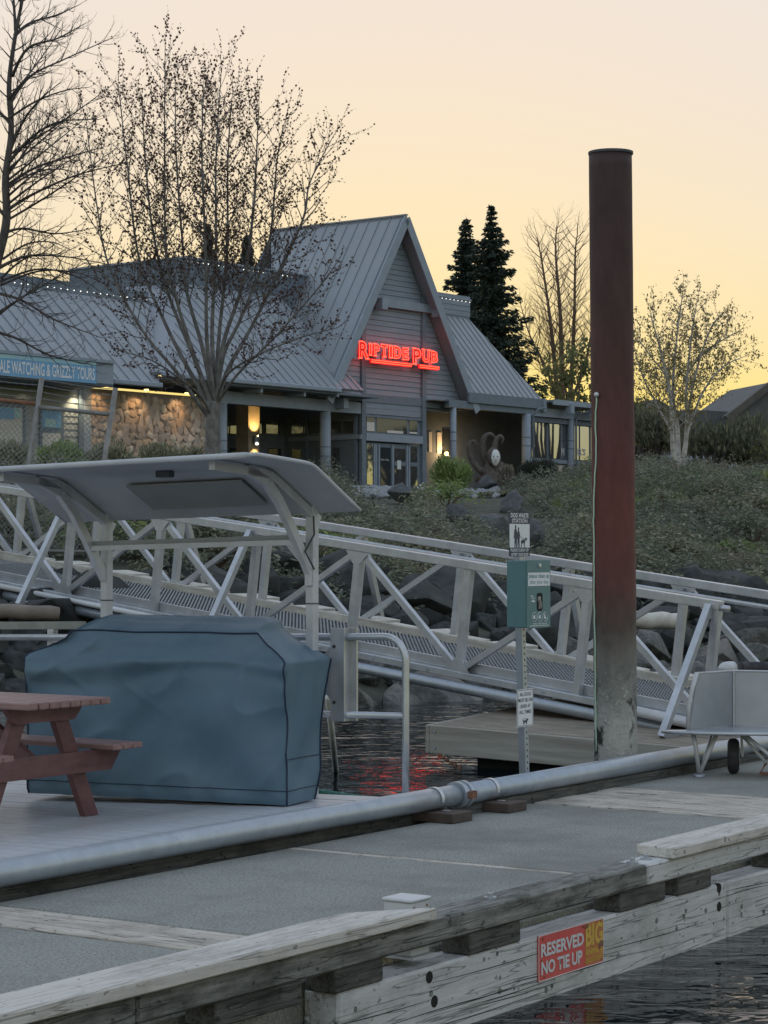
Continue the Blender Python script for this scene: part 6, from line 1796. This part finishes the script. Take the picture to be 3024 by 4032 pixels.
# ---- white-stemmed tree on the right bank
def build_birch():
    Y=66.0; t=Tree(14); base=at_y(2672,1880,Y)
    stems=[([(2662,1885),(2648,1740),(2640,1560),(2600,1380),(2560,1230)],-.8,.11),([(2670,1885),(2668,1700),(2650,1540),(2665,1330),(2690,1140)],.9,.10),([(2680,1885),(2704,1700),(2702,1540),(2722,1330),(2745,1180)],-.3,.10),
      ([(2698,1730),(2760,1560),(2840,1450),(2940,1400)],1.0,.05),([(2704,1650),(2745,1450),(2800,1290),(2850,1230)],-.9,.05),([(2645,1700),(2590,1600),(2530,1480),(2500,1380)],.5,.05),([(2655,1600),(2620,1480),(2560,1400),(2510,1330)],-.5,.04),([(2690,1500),(2760,1400),(2860,1330),(2900,1310)],-.4,.04)]
    for k,(pts,dy,r0) in enumerate(stems):
        n=len(pts)-1; q,rs=t.stem([at_y(u,v,Y+dy*(i/n)*1.8) for i,(u,v) in enumerate(pts)],r0,.010,7,8)
        t.clothe(q,rs,.24,.115,1.25,.6,.012,side=.8,wob=.17,up=.65,budstep=.13,maxl=2,spread=.7,kids=1.0,bend=.03)
    t.build('white_stemmed_tree','white barked tree with fine drooping leaves on the grassy bank',base,M_BIRCH,M_TWIG,L_BIRCH,.095,per=2,jit=.05,elong=2.2,droop=1.1)
build_birch()

# ---- bare tree and leafy young tree behind the pub's right wing
def build_back_trees():
    Y=125.0; t=Tree(20); base=at_y(2215,1760,Y)
    stems=[([(2205,1700),(2188,1480),(2165,1250),(2135,1040),(2115,930)],0,.22),([(2215,1700),(2212,1450),(2205,1220),(2188,1000),(2192,890)],1,.22),([(2235,1700),(2252,1450),(2262,1220),(2265,1000),(2275,910)],-1,.20),([(2205,1600),(2150,1450),(2090,1330),(2050,1200)],1,.12),([(2240,1600),(2300,1450),(2330,1300),(2350,1180)],-1,.12)]
    for pts,dy,r0 in stems:
        n=len(pts)-1; q,rs=t.stem([at_y(u,v,Y+dy*(i/n)*2) for i,(u,v) in enumerate(pts)],r0,.02,6,6)
        t.clothe(q,rs,.2,.19,3.1,1.3,.03,side=.95,wob=.13,up=.7,budstep=0,maxl=2,spread=.7,kids=.7)
    t.build('bare_tree','slender bare tree standing behind the glazed bay of the pub',base,M_TWIG,M_TWIG,None,0)
    Y=112.0; t=Tree(22); base=at_y(2270,1750,Y)
    for pts in ([(2240,1720),(2230,1560),(2215,1420)],[(2270,1720),(2280,1540),(2290,1400)],[(2255,1720),(2200,1600),(2165,1500)],[(2290,1700),(2340,1560),(2360,1440)]):
        q,rs=t.stem([at_y(u,v,Y) for u,v in pts],.10,.02,6,6)
        t.clothe(q,rs,.15,.5,1.5,.8,.03,side=.9,wob=.2,budstep=.3,maxl=2,spread=.8,kids=.5)
    t.build('leafy_young_tree','pale green leafy young tree behind the glazed bay',base,M_TWIG,M_TWIG,L_SPRING,.26,per=3,jit=.14,elong=1.5)
build_back_trees()

# ---- spruces
def spruce(u_tip,v_tip,v_base,halfw,Y,seed,label,dens=1.0):
    r=random.Random(seed); tip=at_y(u_tip,v_tip,Y); bot=at_y(u_tip,v_base,Y); H=tip.z-bot.z; R=halfw*Y/FPX
    root=thing('spruce_tree',label,'tree',bot,group='spruces behind the pub roof')
    part('trunk',MB().tube([(0,0,0),(0,0,H*.5),(0,0,H)],[.02*H,.012*H,.004],8),M_BARK,root,smooth=True)
    C=[];D=[];tw=MB(); z=.02*H
    while z<H*.99:
        f=1-z/H; L=R*(f**.85)*r.uniform(.5,1.15)+.06; nb=max(4,int((6+4*f)*dens)); off=r.uniform(0,6.28)
        for k in range(nb):
            a=off+2*pi*k/nb+r.uniform(-.3,.3); l=L*r.uniform(.5,1.25); n=max(3,int(l/.13))
            pts=[]
            for i in range(n+1):
                t=i/n; p=Vector((cos(a)*l*t,sin(a)*l*t,z-.30*l*t+.28*l*t*t)); pts.append(p)
                w=(1-t)*.28*l+.10
                for q in range(12 if f>.1 else 5):
                    C.append((p.x+r.gauss(0,.35)*w-sin(a)*r.uniform(-1,1)*w*.8,p.y+r.gauss(0,.35)*w+cos(a)*r.uniform(-1,1)*w*.8,p.z-abs(r.gauss(0,.10))-r.uniform(0,.12)*l)); D.append((cos(a),sin(a),-.35))
            tw.tube([pts[0],pts[len(pts)//2],pts[-1]],[.02,.012,.004],3,cap=False)
        z+=H*.022*r.uniform(.8,1.2)
    t=part('boughs',tw,M_BARK,root,fix=False); t['kind']='stuff'
    o=part('crown',leaf_mesh('crown',C,NR.uniform(.16,.32,size=len(C)),L_CONIF,2.4,dirs=D),None,root); o['kind']='stuff'
spruce(1836,845,1640,190,118,1,'shorter dark spruce standing beside the taller one behind the pub')
spruce(1935,802,1700,235,115,2,'tallest dark spruce behind the right wing of the pub')
spruce(818,872,1250,50,120,3,'narrow dark evergreen top showing over the pub clerestory corner',.8)
spruce(972,925,1250,60,120,4,'small dark evergreen top showing over the clerestory string lights',.8)

# ---- bank ground cover
def hit_ground(u,v,y0=31.0,y1=84.0):
    d=ray(u,v); Y=y0
    while Y<y1:
        if EYE+d.z*Y/d.y<ground(d.x*Y/d.y,Y): return Y
        Y+=.25
    return None
# stony patches that stay clear of shrubs, as photo rectangles (left, right, top, bottom)
CLEAR=[(1375,1570,1900,1992),(1690,1960,1915,1985),(1515,1650,1900,2030),(1950,2085,1950,2065),(1870,2035,2035,2150),(2005,2200,2070,2205),(1730,1850,2010,2085)]
def is_clear(x,y,z):
    u=U0+FPX*x/y; v=VH-FPX*(z-EYE)/y
    return any(a<u<b and c<v<d for a,b,c,d in CLEAR)
def build_ground_cover():
    """spreading shrubs: overlapping mounds whose sprays arch outwards and down the slope"""
    sets={'low_juniper':([],[],[]),'dry_brush':([],[],[]),'pale_scrub':([],[],[])}
    r=random.Random(31); n=0
    while n<1900:
        y=r.uniform(30,84); x=r.uniform(-.20,.20)*y; w=bank_w(x,y)
        lim=2.7+1.1*noise.noise((x*.35,2.2,0)) + (0.3 if x<-1 else 0) - (.6 if x>4 else 0)
        if w<lim or w>(20 if -.02<x/y<.055 else 33) or r.random()<(w-14)/22: continue
        if noise.noise((x*.42,y*.42,3.1))<-.42 and w<20: continue          # bare gaps
        if 1.0<x<5 and 5<w<13 and noise.noise((x*.7,y*.7,9.1))<-.08: continue
        z=ground(x,y)
        if is_clear(x,y,z) or is_clear(x,y,z+.3): n+=.3; continue
        n+=1; R=r.uniform(.35,1.1)*(.8+.5*max(0,noise.noise((x*.2,y*.2,5)))); H=R*r.uniform(.35,.8)
        q=noise.noise((x*.28,y*.28,12.0))+r.uniform(-.3,.3)
        key='low_juniper' if q<.14 else ('dry_brush' if q<.26 else 'pale_scrub')
        C,D,S=sets[key]
        for k in range(r.randrange(15,24)):                                # sprays
            a=r.uniform(0,6.28); L=R*r.uniform(.5,1.1); h=H*r.uniform(.6,1.25)
            for j in range(9):
                t=(j+r.random())/9; px=x+cos(a)*L*t; py_=y+sin(a)*L*t
                pz=ground(px,py_)+h*(1-t*t*.85)*r.uniform(.82,1.05)
                C.append((px+r.gauss(0,.05),py_+r.gauss(0,.05),pz)); D.append((cos(a),sin(a),.5-1.1*t)); S.append(r.uniform(.05,.13))
    for key,m,e,lb in (('low_juniper',L_BANK,2.6,'low dark green spreading shrubs covering the bank'),('dry_brush',L_BRUSH,4.5,'dry brown brush tangled among the shrubs on the bank'),('pale_scrub',L_HEDGE,3.2,'pale olive scrub growing among the darker shrubs on the bank')):
        C,D,S=sets[key]; o=part(key,leaf_mesh(key,C,S,m,e,dirs=D),None); setp(o,lb,'shrubs',kind='stuff')
build_ground_cover()
# grass along the crest on the right
def build_grass():
    r=random.Random(8); C=[];D=[];S=[]
    for k in range(9000):
        y=r.uniform(52,72); x=r.uniform(.075,.20)*y
        w=bank_w(x,y)
        if w<9: continue
        C.append((x,y,ground(x,y)+.12)); D.append((r.gauss(0,.3),r.gauss(0,.3),1.6)); S.append(r.uniform(.2,.5))
    o=part('grass',leaf_mesh('grass',C,S,leaf_mat('grass_blade',(.06,.085,.035),(.12,.15,.065),(.18,.19,.10),.3),9,dirs=D),None); setp(o,'tall green grass along the crest of the bank','grass',kind='stuff')
build_grass()

# ---- separate bushes
def bush(u,v,Y,rw,rh,m,label,name='bush',n=1500,size=.12,elong=2.2,seed=0,stems=True,up=.5,lumps=7):
    r=random.Random(seed*7+1); c=at_y(u,v,Y); c.z=max(c.z-.0,ground(c.x,Y)-.05) if False else c.z
    gz=ground(c.x,Y); W=rw*Y/FPX; H=rh*Y/FPX
    root=thing(name,label,'bush',(c.x,Y,gz),group=None)
    topz=c.z+H-gz; C=[];D=[]
    L=[(r.uniform(-.6,.6)*W,r.uniform(-.6,.6)*W*.8,topz*r.uniform(.35,.72),r.uniform(.32,.55)) for k in range(lumps)]+[(0,0,topz*.55,.6)]
    for k in range(n):
        lx,ly,lz,lr=L[r.randrange(len(L))]
        d=Vector((r.gauss(0,1),r.gauss(0,1),r.gauss(0,1))).normalized()*(r.random()**.4)
        p=Vector((lx+d.x*lr*W,ly+d.y*lr*W,lz+d.z*lr*topz*.75))
        if p.z<0: p.z=r.uniform(0,.2)
        C.append(tuple(p)); D.append((d.x,d.y,d.z+up))
    if stems:
        mb=MB()
        for k in range(14):
            lx,ly,lz,lr=L[r.randrange(len(L))]; mb.tube([(r.gauss(0,.1)*W,r.gauss(0,.1)*W,-.05),(lx*.5,ly*.5,lz*.5),(lx,ly,lz)],[.03,.02,.008],4,cap=False)
        t=part('stems',mb,M_TWIG,root,fix=False); t['kind']='stuff'
    o=part('foliage',leaf_mesh('foliage',C,NR.uniform(size*.6,size*1.4,size=n),m,elong,dirs=D),None,root); o['kind']='stuff'
    return root
bush(1800,1868,77,105,72,L_GREEN,'bright green feathery bush before the octopus sculpture',n=4200,size=.17,elong=4.5,seed=1,up=1.0)
bush(1735,1945,70,60,40,L_HEDGE,'olive green low bush beside the dark boulder at the pub steps',n=1100,size=.13,elong=3,seed=2)
bush(2110,1890,74,95,78,L_DARK,'large dark heathery bush below the glazed bay corner',n=3400,size=.16,elong=4,seed=3,up=1.2)
bush(2235,1915,72,85,45,L_DARK,'lower dark bush beside the red pile, under the glazed bay',n=1800,size=.13,elong=2.5,seed=4)
bush(2000,1880,77,45,45,L_BRUSH,'thin brown grassy bush at the foot of the octopus sculpture',n=1100,size=.2,elong=6,seed=5,up=1.4)
bush(2010,1975,66,120,38,L_HEDGE,'wide olive bush on the bank below the octopus sculpture',n=1700,size=.13,elong=2,seed=6)
bush(3000,1890,60,70,40,L_GREEN,'round green shrub at the right end of the bank crest',n=1200,size=.12,elong=2,seed=7)
bush(2900,1900,62,60,30,L_HEDGE,'small olive shrub beside the round green shrub on the crest',n=900,size=.12,elong=2,seed=8)
for k,(u,v,Y,w,h,lb) in enumerate(((60,1800,50,110,75,'scrubby hedge bush behind the leftmost fence panel'),(245,1800,52,110,70,'scrubby hedge bush below the office window'),(430,1790,55,110,52,'scrubby hedge bush below the left half of the stone wall'),(600,1790,57,120,48,'scrubby hedge bush below the middle of the stone wall'),(745,1800,58,100,55,'scrubby hedge bush beside the budding tree trunk'))):
    bush(u,v,Y,w,h,L_HEDGE if k!=1 else L_GREEN,lb,'hedge_bush',n=2200,size=.13,elong=3.2,seed=20+k,up=.8)
for k,(u,v,Y,w,h,lb) in enumerate(((560,2090,34,130,70,'low dark shrub on the bank seen between the shelter posts'),(850,2130,35,150,60,'low dark shrub on the bank under the shelter cross rail'),(1100,2140,36,130,60,'low dark shrub on the bank behind the right shelter post'),(250,2020,33,120,80,'low dark shrub on the bank behind the fence foot'))):
    bush(u,v,Y,w,h,L_BANK,lb,'bank_shrub',n=1800,size=.085,elong=2.2,seed=40+k)

# ---- spreading shrubs that stand out from the ground cover
def build_bank_shrubs():
    r=random.Random(77); protos=[]
    for k in range(5):
        C=[];D=[]
        for j in range(90):
            a=r.uniform(0,6.28); L=r.uniform(.5,1.1); h=r.uniform(.45,1.0)
            for q in range(11):
                t=(q+r.random())/11; C.append((cos(a)*L*t+r.gauss(0,.04),sin(a)*L*t+r.gauss(0,.04),h*(1-.8*t*t)*(.5+.5*min(1,t*3))+r.gauss(0,.03))); D.append((cos(a),sin(a),.7-1.4*t))
        protos.append(leaf_mesh('foliage',C,NR.uniform(.06,.17,size=len(C)),[L_HEDGE,L_BANK,L_BRUSH,L_HEDGE,L_GREEN][k],[3.2,2.6,5,2.4,3.4][k],dirs=D))
    stem=MB()
    for k in range(9): a=k*.7; stem.tube([(0,0,-.1),(cos(a)*.25,sin(a)*.25,.3),(cos(a)*.6,sin(a)*.6,.5)],[.025,.016,.006],4,cap=False)
    sm=stem.mesh('stems',fix=False); sm.materials.append(M_TWIG)
    kinds=['pale olive shrub arching out of the ground cover on the bank','dark green shrub mounded on the bank','dry brown shrub on the bank','olive rounded shrub on the bank','fresh green shrub on the bank']
    n=0
    while n<58:
        u=r.uniform(1250,3050) if r.random()<.75 else r.uniform(0,1250); v=r.uniform(1960,2290)
        d=ray(u,v); hit=None; Y=31.0
        while Y<75:
            if EYE+d.z*Y/d.y<ground(d.x*Y/d.y,Y): hit=Y; break
            Y+=.4
        if hit is None: continue
        x=d.x*hit/d.y; w=bank_w(x,hit)
        if w<3.2 or is_clear(x,hit,ground(x,hit)) or is_clear(x,hit,ground(x,hit)+.5): continue
        k=r.choice((0,0,1,1,2,3,3,4)); s=r.uniform(.45,1.0)
        root=thing('bank_shrub',kinds[k],'bush',(x,hit,ground(x,hit)-.05),(0,0,r.uniform(0,6.28)),group='shrubs on the bank')
        root.scale=(s*1.15,s*1.15,s*r.uniform(.6,1.0)); n+=1
        f=part('foliage',protos[k],None,root); f['kind']='stuff'; g=part('stems',sm,None,root); g['kind']='stuff'
build_bank_shrubs()

# ---- garden boulders and gravel at the pub
def boulder(u,v,Y,w,h,k,label,m=None,name='garden_boulder'):
    Y=hit_ground(u,v+h*.42) or Y; c=at_y(u,v,Y); g=ground(c.x,Y); s=Y/FPX
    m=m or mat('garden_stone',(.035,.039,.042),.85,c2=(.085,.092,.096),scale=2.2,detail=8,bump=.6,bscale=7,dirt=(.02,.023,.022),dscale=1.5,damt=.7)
    me=ROCKS[k%9].copy(); me.materials.clear(); me.materials.append(m)
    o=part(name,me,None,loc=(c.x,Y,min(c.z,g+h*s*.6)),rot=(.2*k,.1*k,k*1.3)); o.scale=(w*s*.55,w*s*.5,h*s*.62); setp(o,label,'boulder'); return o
boulder(1582,1950,70,125,95,1,'dark rounded boulder in front of the pub doors')
boulder(1330,1912,76,75,34,2,'flat grey slab boulder by the porch column')
boulder(1905,1915,73,110,60,3,'grey sloping boulder under the octopus sculpture')
boulder(2015,1985,60,130,75,4,'broad dark boulder on the bank above the dog station sign')
boulder(1950,2075,50,150,85,5,'large dark boulder low on the bank behind the waste sign')
boulder(2100,2120,47,180,95,6,'large dark boulder between the waste sign and the pile')
boulder(1790,2035,54,120,55,7,'dark boulder half buried in shrubs on the middle bank')
boulder(1660,1928,76,60,34,8,'small pale boulder beside the entrance gravel',mat('pale_stone',(.26,.27,.27),.9,c2=(.36,.37,.37),scale=5,bump=.3))
boulder(2640,1892,64,70,40,2,'white boulder in the grass beside the white stemmed tree',mat('white_stone',(.55,.57,.58),.8,c2=(.65,.67,.68),scale=3))
def build_gravel():
    r=random.Random(2); mb=MB()
    for k in range(1500):
        if k%5<3: u,v=r.uniform(1375,1570),r.uniform(1922,1965)
        else: u,v=r.uniform(1690,1960),r.uniform(1925,1962)
        Y=hit_ground(u,v) or r.uniform(70,81); Y=min(Y,81); c=at_y(u,v,Y); g=ground(c.x,Y); 
        s=r.uniform(.05,.13); mb.sphere((c.x,Y,g+.02+r.uniform(0,.10)),s,6,4,(r.uniform(.8,1.3),r.uniform(.8,1.3),r.uniform(.5,.9)))
    o=part('gravel',mb,mat('gravel_stone',(.11,.118,.126),.9,c2=(.22,.232,.245),scale=1.6,lo=.3,hi=.7),fix=False); setp(o,'pale grey cobble gravel in front of the pub entrance','gravel',kind='stuff')
build_gravel()
# ================================================================== OCTOPUS, RIGHT-HAND BUILDING
M_OCTO=mat('octopus_wood',(.04,.034,.03),.75,c2=(.075,.062,.054),scale=6,bump=.4)
def build_octopus():
    Y=80.0; b=at_y(1910,1895,Y)
    root=thing('octopus_sculpture','carved brown octopus sculpture with curling arms and a white mask','sculpture',b)
    pt=lambda u,v,dy=0: at_y(u,v,Y+dy)-b
    mb=MB(); prof=[(-.5,.6),(0,.5),(.2,.42),(.45,.3),(.7,.2),(.9,.17),(1.05,.14),(1.15,.05)]
    c=pt(1935,1895); mb.tube([(c.x,c.y,z) for z,_ in prof],[r for _,r in prof],16)
    part('body',mb,M_OCTO,root,smooth=True)
    arms=[[(1925,1860),(1890,1850),(1862,1815),(1848,1775),(1852,1745),(1868,1738),(1872,1752),(1862,1760)],
          [(1930,1850),(1905,1800),(1900,1755),(1908,1722),(1930,1710),(1948,1725),(1958,1742),(1952,1752)],
          [(1940,1840),(1945,1780),(1952,1740),(1968,1718),(1980,1728),(1976,1745)],
          [(1945,1860),(1975,1830),(1985,1870),(1980,1890)],
          [(1925,1880),(1890,1880),(1870,1895)],[(1950,1870),(1960,1800),(1945,1772),(1925,1775)],
          [(1935,1880),(1950,1900),(1975,1905)]]
    for k,a in enumerate(arms):
        q=spline([pt(u,v,-.2+.12*((k*3)%5)) for u,v in a],6); n=len(q)
        part('arm',MB().tube(q,[.15*(1-.80*i/(n-1)) for i in range(n)],10),M_OCTO,root,smooth=True)
    # head with the pale mask
    h=pt(1944,1803,-.45)
    part('head',MB().sphere(h+Vector((-.02,.14,.05)),.27,14,10,(.85,.8,1.25)),M_OCTO,root,smooth=True)
    fm=MB(); 
    def face(i,j):
        x=(i-.5)*2; z=(j-.5)*2; rr=x*x*1.0+z*z
        sc=math.sqrt(max(0,1-x*x*.98)); 
        zz=z*.29*(1-.0*x); w=.17*(1-.28*max(0,-z)); yy=-.14*sc*math.sqrt(max(0,1-z*z*.95))
        if abs(x)<.18 and -.25<z<.12: yy-=.035
        return (h.x+.06+x*w*math.sqrt(max(0,1-z*z*.9)),h.y+yy,h.z+zz)
    fm.grid(face,14,18); mk=part('mask',fm,mat('mask_white',(.75,.77,.78),.5),root,smooth=True)
    for sx in (-.06,.06): part('eye',MB().sphere((h.x+.06+sx,h.y-.135,h.z+.05),.028,8,6,(1.2,.5,.6)),M_BLACK,mk)
    part('mouth',MB().sphere((h.x+.06,h.y-.135,h.z-.13),.035,8,6,(1.2,.4,.4)),M_RUST,mk)
build_octopus()

M_DKROOF=mat('far_roof',(.055,.058,.06),.7,c2=(.075,.078,.08),scale=2)
M_DKWALL=mat('far_wall',(.05,.045,.04),.8,c2=(.07,.065,.058),scale=2)
def build_far_house():
    Y=98.0; F=Frame((at_y(2490,1880,Y).x,Y,at_y(2490,1880,Y).z),radians(12))
    root=thing('waterfront_building','low dark waterfront building with gabled roofs and ribbed metal porch roof','building',F.o,(0,0,F.ang))
    q=lambda u,v,y: F.y(y,u,v)
    # porch roof in front
    a0,a1=q(2470,1868,-1.2),q(3300,1868,-1.2); t0,t1=q(2470,1792,1.6),q(3300,1792,1.6)
    seam_roof(root,[(a0.x,-1.2,a0.z),(a1.x,-1.2,a0.z),(t1.x,1.6,t0.z),(t0.x,1.6,t0.z)],40,'porch_roof',M_ROOF)
    part('porch_fascia',MB().box(a0.x,a1.x,-1.26,-1.2,a0.z-.25,a0.z-.02),M_DKWALL,root)
    part('porch_wall',MB().box(a0.x,a1.x,.2,.4,-1.5,a0.z-.1),M_DKWALL,root)
    # two gables above
    def gable(us,y,name):
        pts=[q(u,v,y) for u,v in us]; part(name,MB().prism([(p.x,y,p.z) for p in pts],(0,6,0)),M_DKROOF,root)
    # left gable is open below: posts and roof, the sunset shows through
    ap,l,r_=q(2586,1570,2),q(2482,1668,2),q(2712,1640,2)
    for e,nm in ((l,'gable_roof'),(r_,'gable_roof')):
        part(nm,MB().prism([(ap.x,2,ap.z),(e.x,2,e.z),(e.x,2,e.z-.35),(ap.x,2,ap.z-.35)],(0,6,0)),M_DKROOF,root)
    part('gable_wall',MB().prism([(q(2500,1665,2.2).x,2.2,l.z-.2),(ap.x,2.2,ap.z-.2),(q(2700,1650,2.2).x,2.2,r_.z-.2),(q(2700,1650,2.2).x,2.2,q(2600,1722,2.2).z),(q(2500,1650,2.2).x,2.2,q(2600,1722,2.2).z)],(0,.2,0)),M_DKWALL,root)
    for u in (2500,2575,2622): p=q(u,1760,2.3); part('porch_post',MB().box(p.x-.12,p.x+.12,2.3,2.5,t0.z-.2,q(2600,1715,2.2).z),M_DKWALL,root)
    gable([(2625,1800),(2625,1640),(2700,1612),(2895,1622),(2895,1800)],2.6,'middle_block')
    gable([(2860,1640),(3060,1500),(3320,1640),(3320,1800),(2860,1800)],1.8,'right_gable')
    for a,b in ((2860,3060),(3320,3060)):
        p,e=q(a,1650 if a<3000 else 1640,1.6),q(b,1495,1.6); part('rake',MB().bar((p.x,1.6,p.z),(e.x,1.6,e.z),.3,.3),M_DKWALL,root)
    for k in range(7):
        u=2760+k*38; p=q(u,1750,1.75); part('window',MB().box(p.x-.14,p.x+.14,1.72,1.76,p.z-.3,p.z+.3),M_GLASS,root)
build_far_house()
def hanging(u,v,Y,w,h,n,label,m=L_IVY,seed=1,size=.30,group='trees before the waterfront building'):
    r=random.Random(seed); c=at_y(u,v,Y); W=w*Y/FPX; H=h*Y/FPX; g=ground(c.x,Y)
    root=thing('ivy_tree',label,'tree',(c.x,Y,g)); C=[];D=[]
    mb=MB(); top=c.z-g
    for k in range(16):
        a=r.uniform(-1,1); x=a*W; zt=top+H*(1-a*a*.7)*r.uniform(.1,1); y=r.gauss(0,.6)
        mb.tube([(x*.2,y*.2,-.1),(x*.6,y,zt*.6),(x,y,zt)],[.09,.06,.02],5,cap=False)
        m_=int(n/16)
        for j in range(m_):
            t=r.random()**.8; C.append((x+r.gauss(0,.22)*W*.9,y+r.gauss(0,.5),zt-(H*1.7)*t+r.gauss(0,.1))); D.append((r.gauss(0,.2),r.gauss(0,.2),-1.2))
    part('trunk',mb,M_BARK,root,fix=False)
    o=part('crown',leaf_mesh('crown',C,NR.uniform(size*.5,size*1.2,size=len(C)),m,2.6,dirs=D),None,root); o['kind']='stuff'
hanging(2560,1660,92,75,70,1500,'dark ivy covered tree before the left gable of the waterfront building',seed=1)
hanging(2790,1705,90,95,52,1500,'dark drooping tree before the middle of the waterfront building',seed=2)
hanging(2960,1700,91,110,85,1800,'dark drooping tree before the right gable of the waterfront building',seed=3)
hanging(2530,1600,96,60,30,500,'pale green leafy tree beside the red pile',m=L_SPRING,seed=4,size=.22)
hanging(3010,1740,88,30,50,700,'green leafy sapling at the right end of the metal porch roof',m=L_SPRING,seed=5,size=.2)
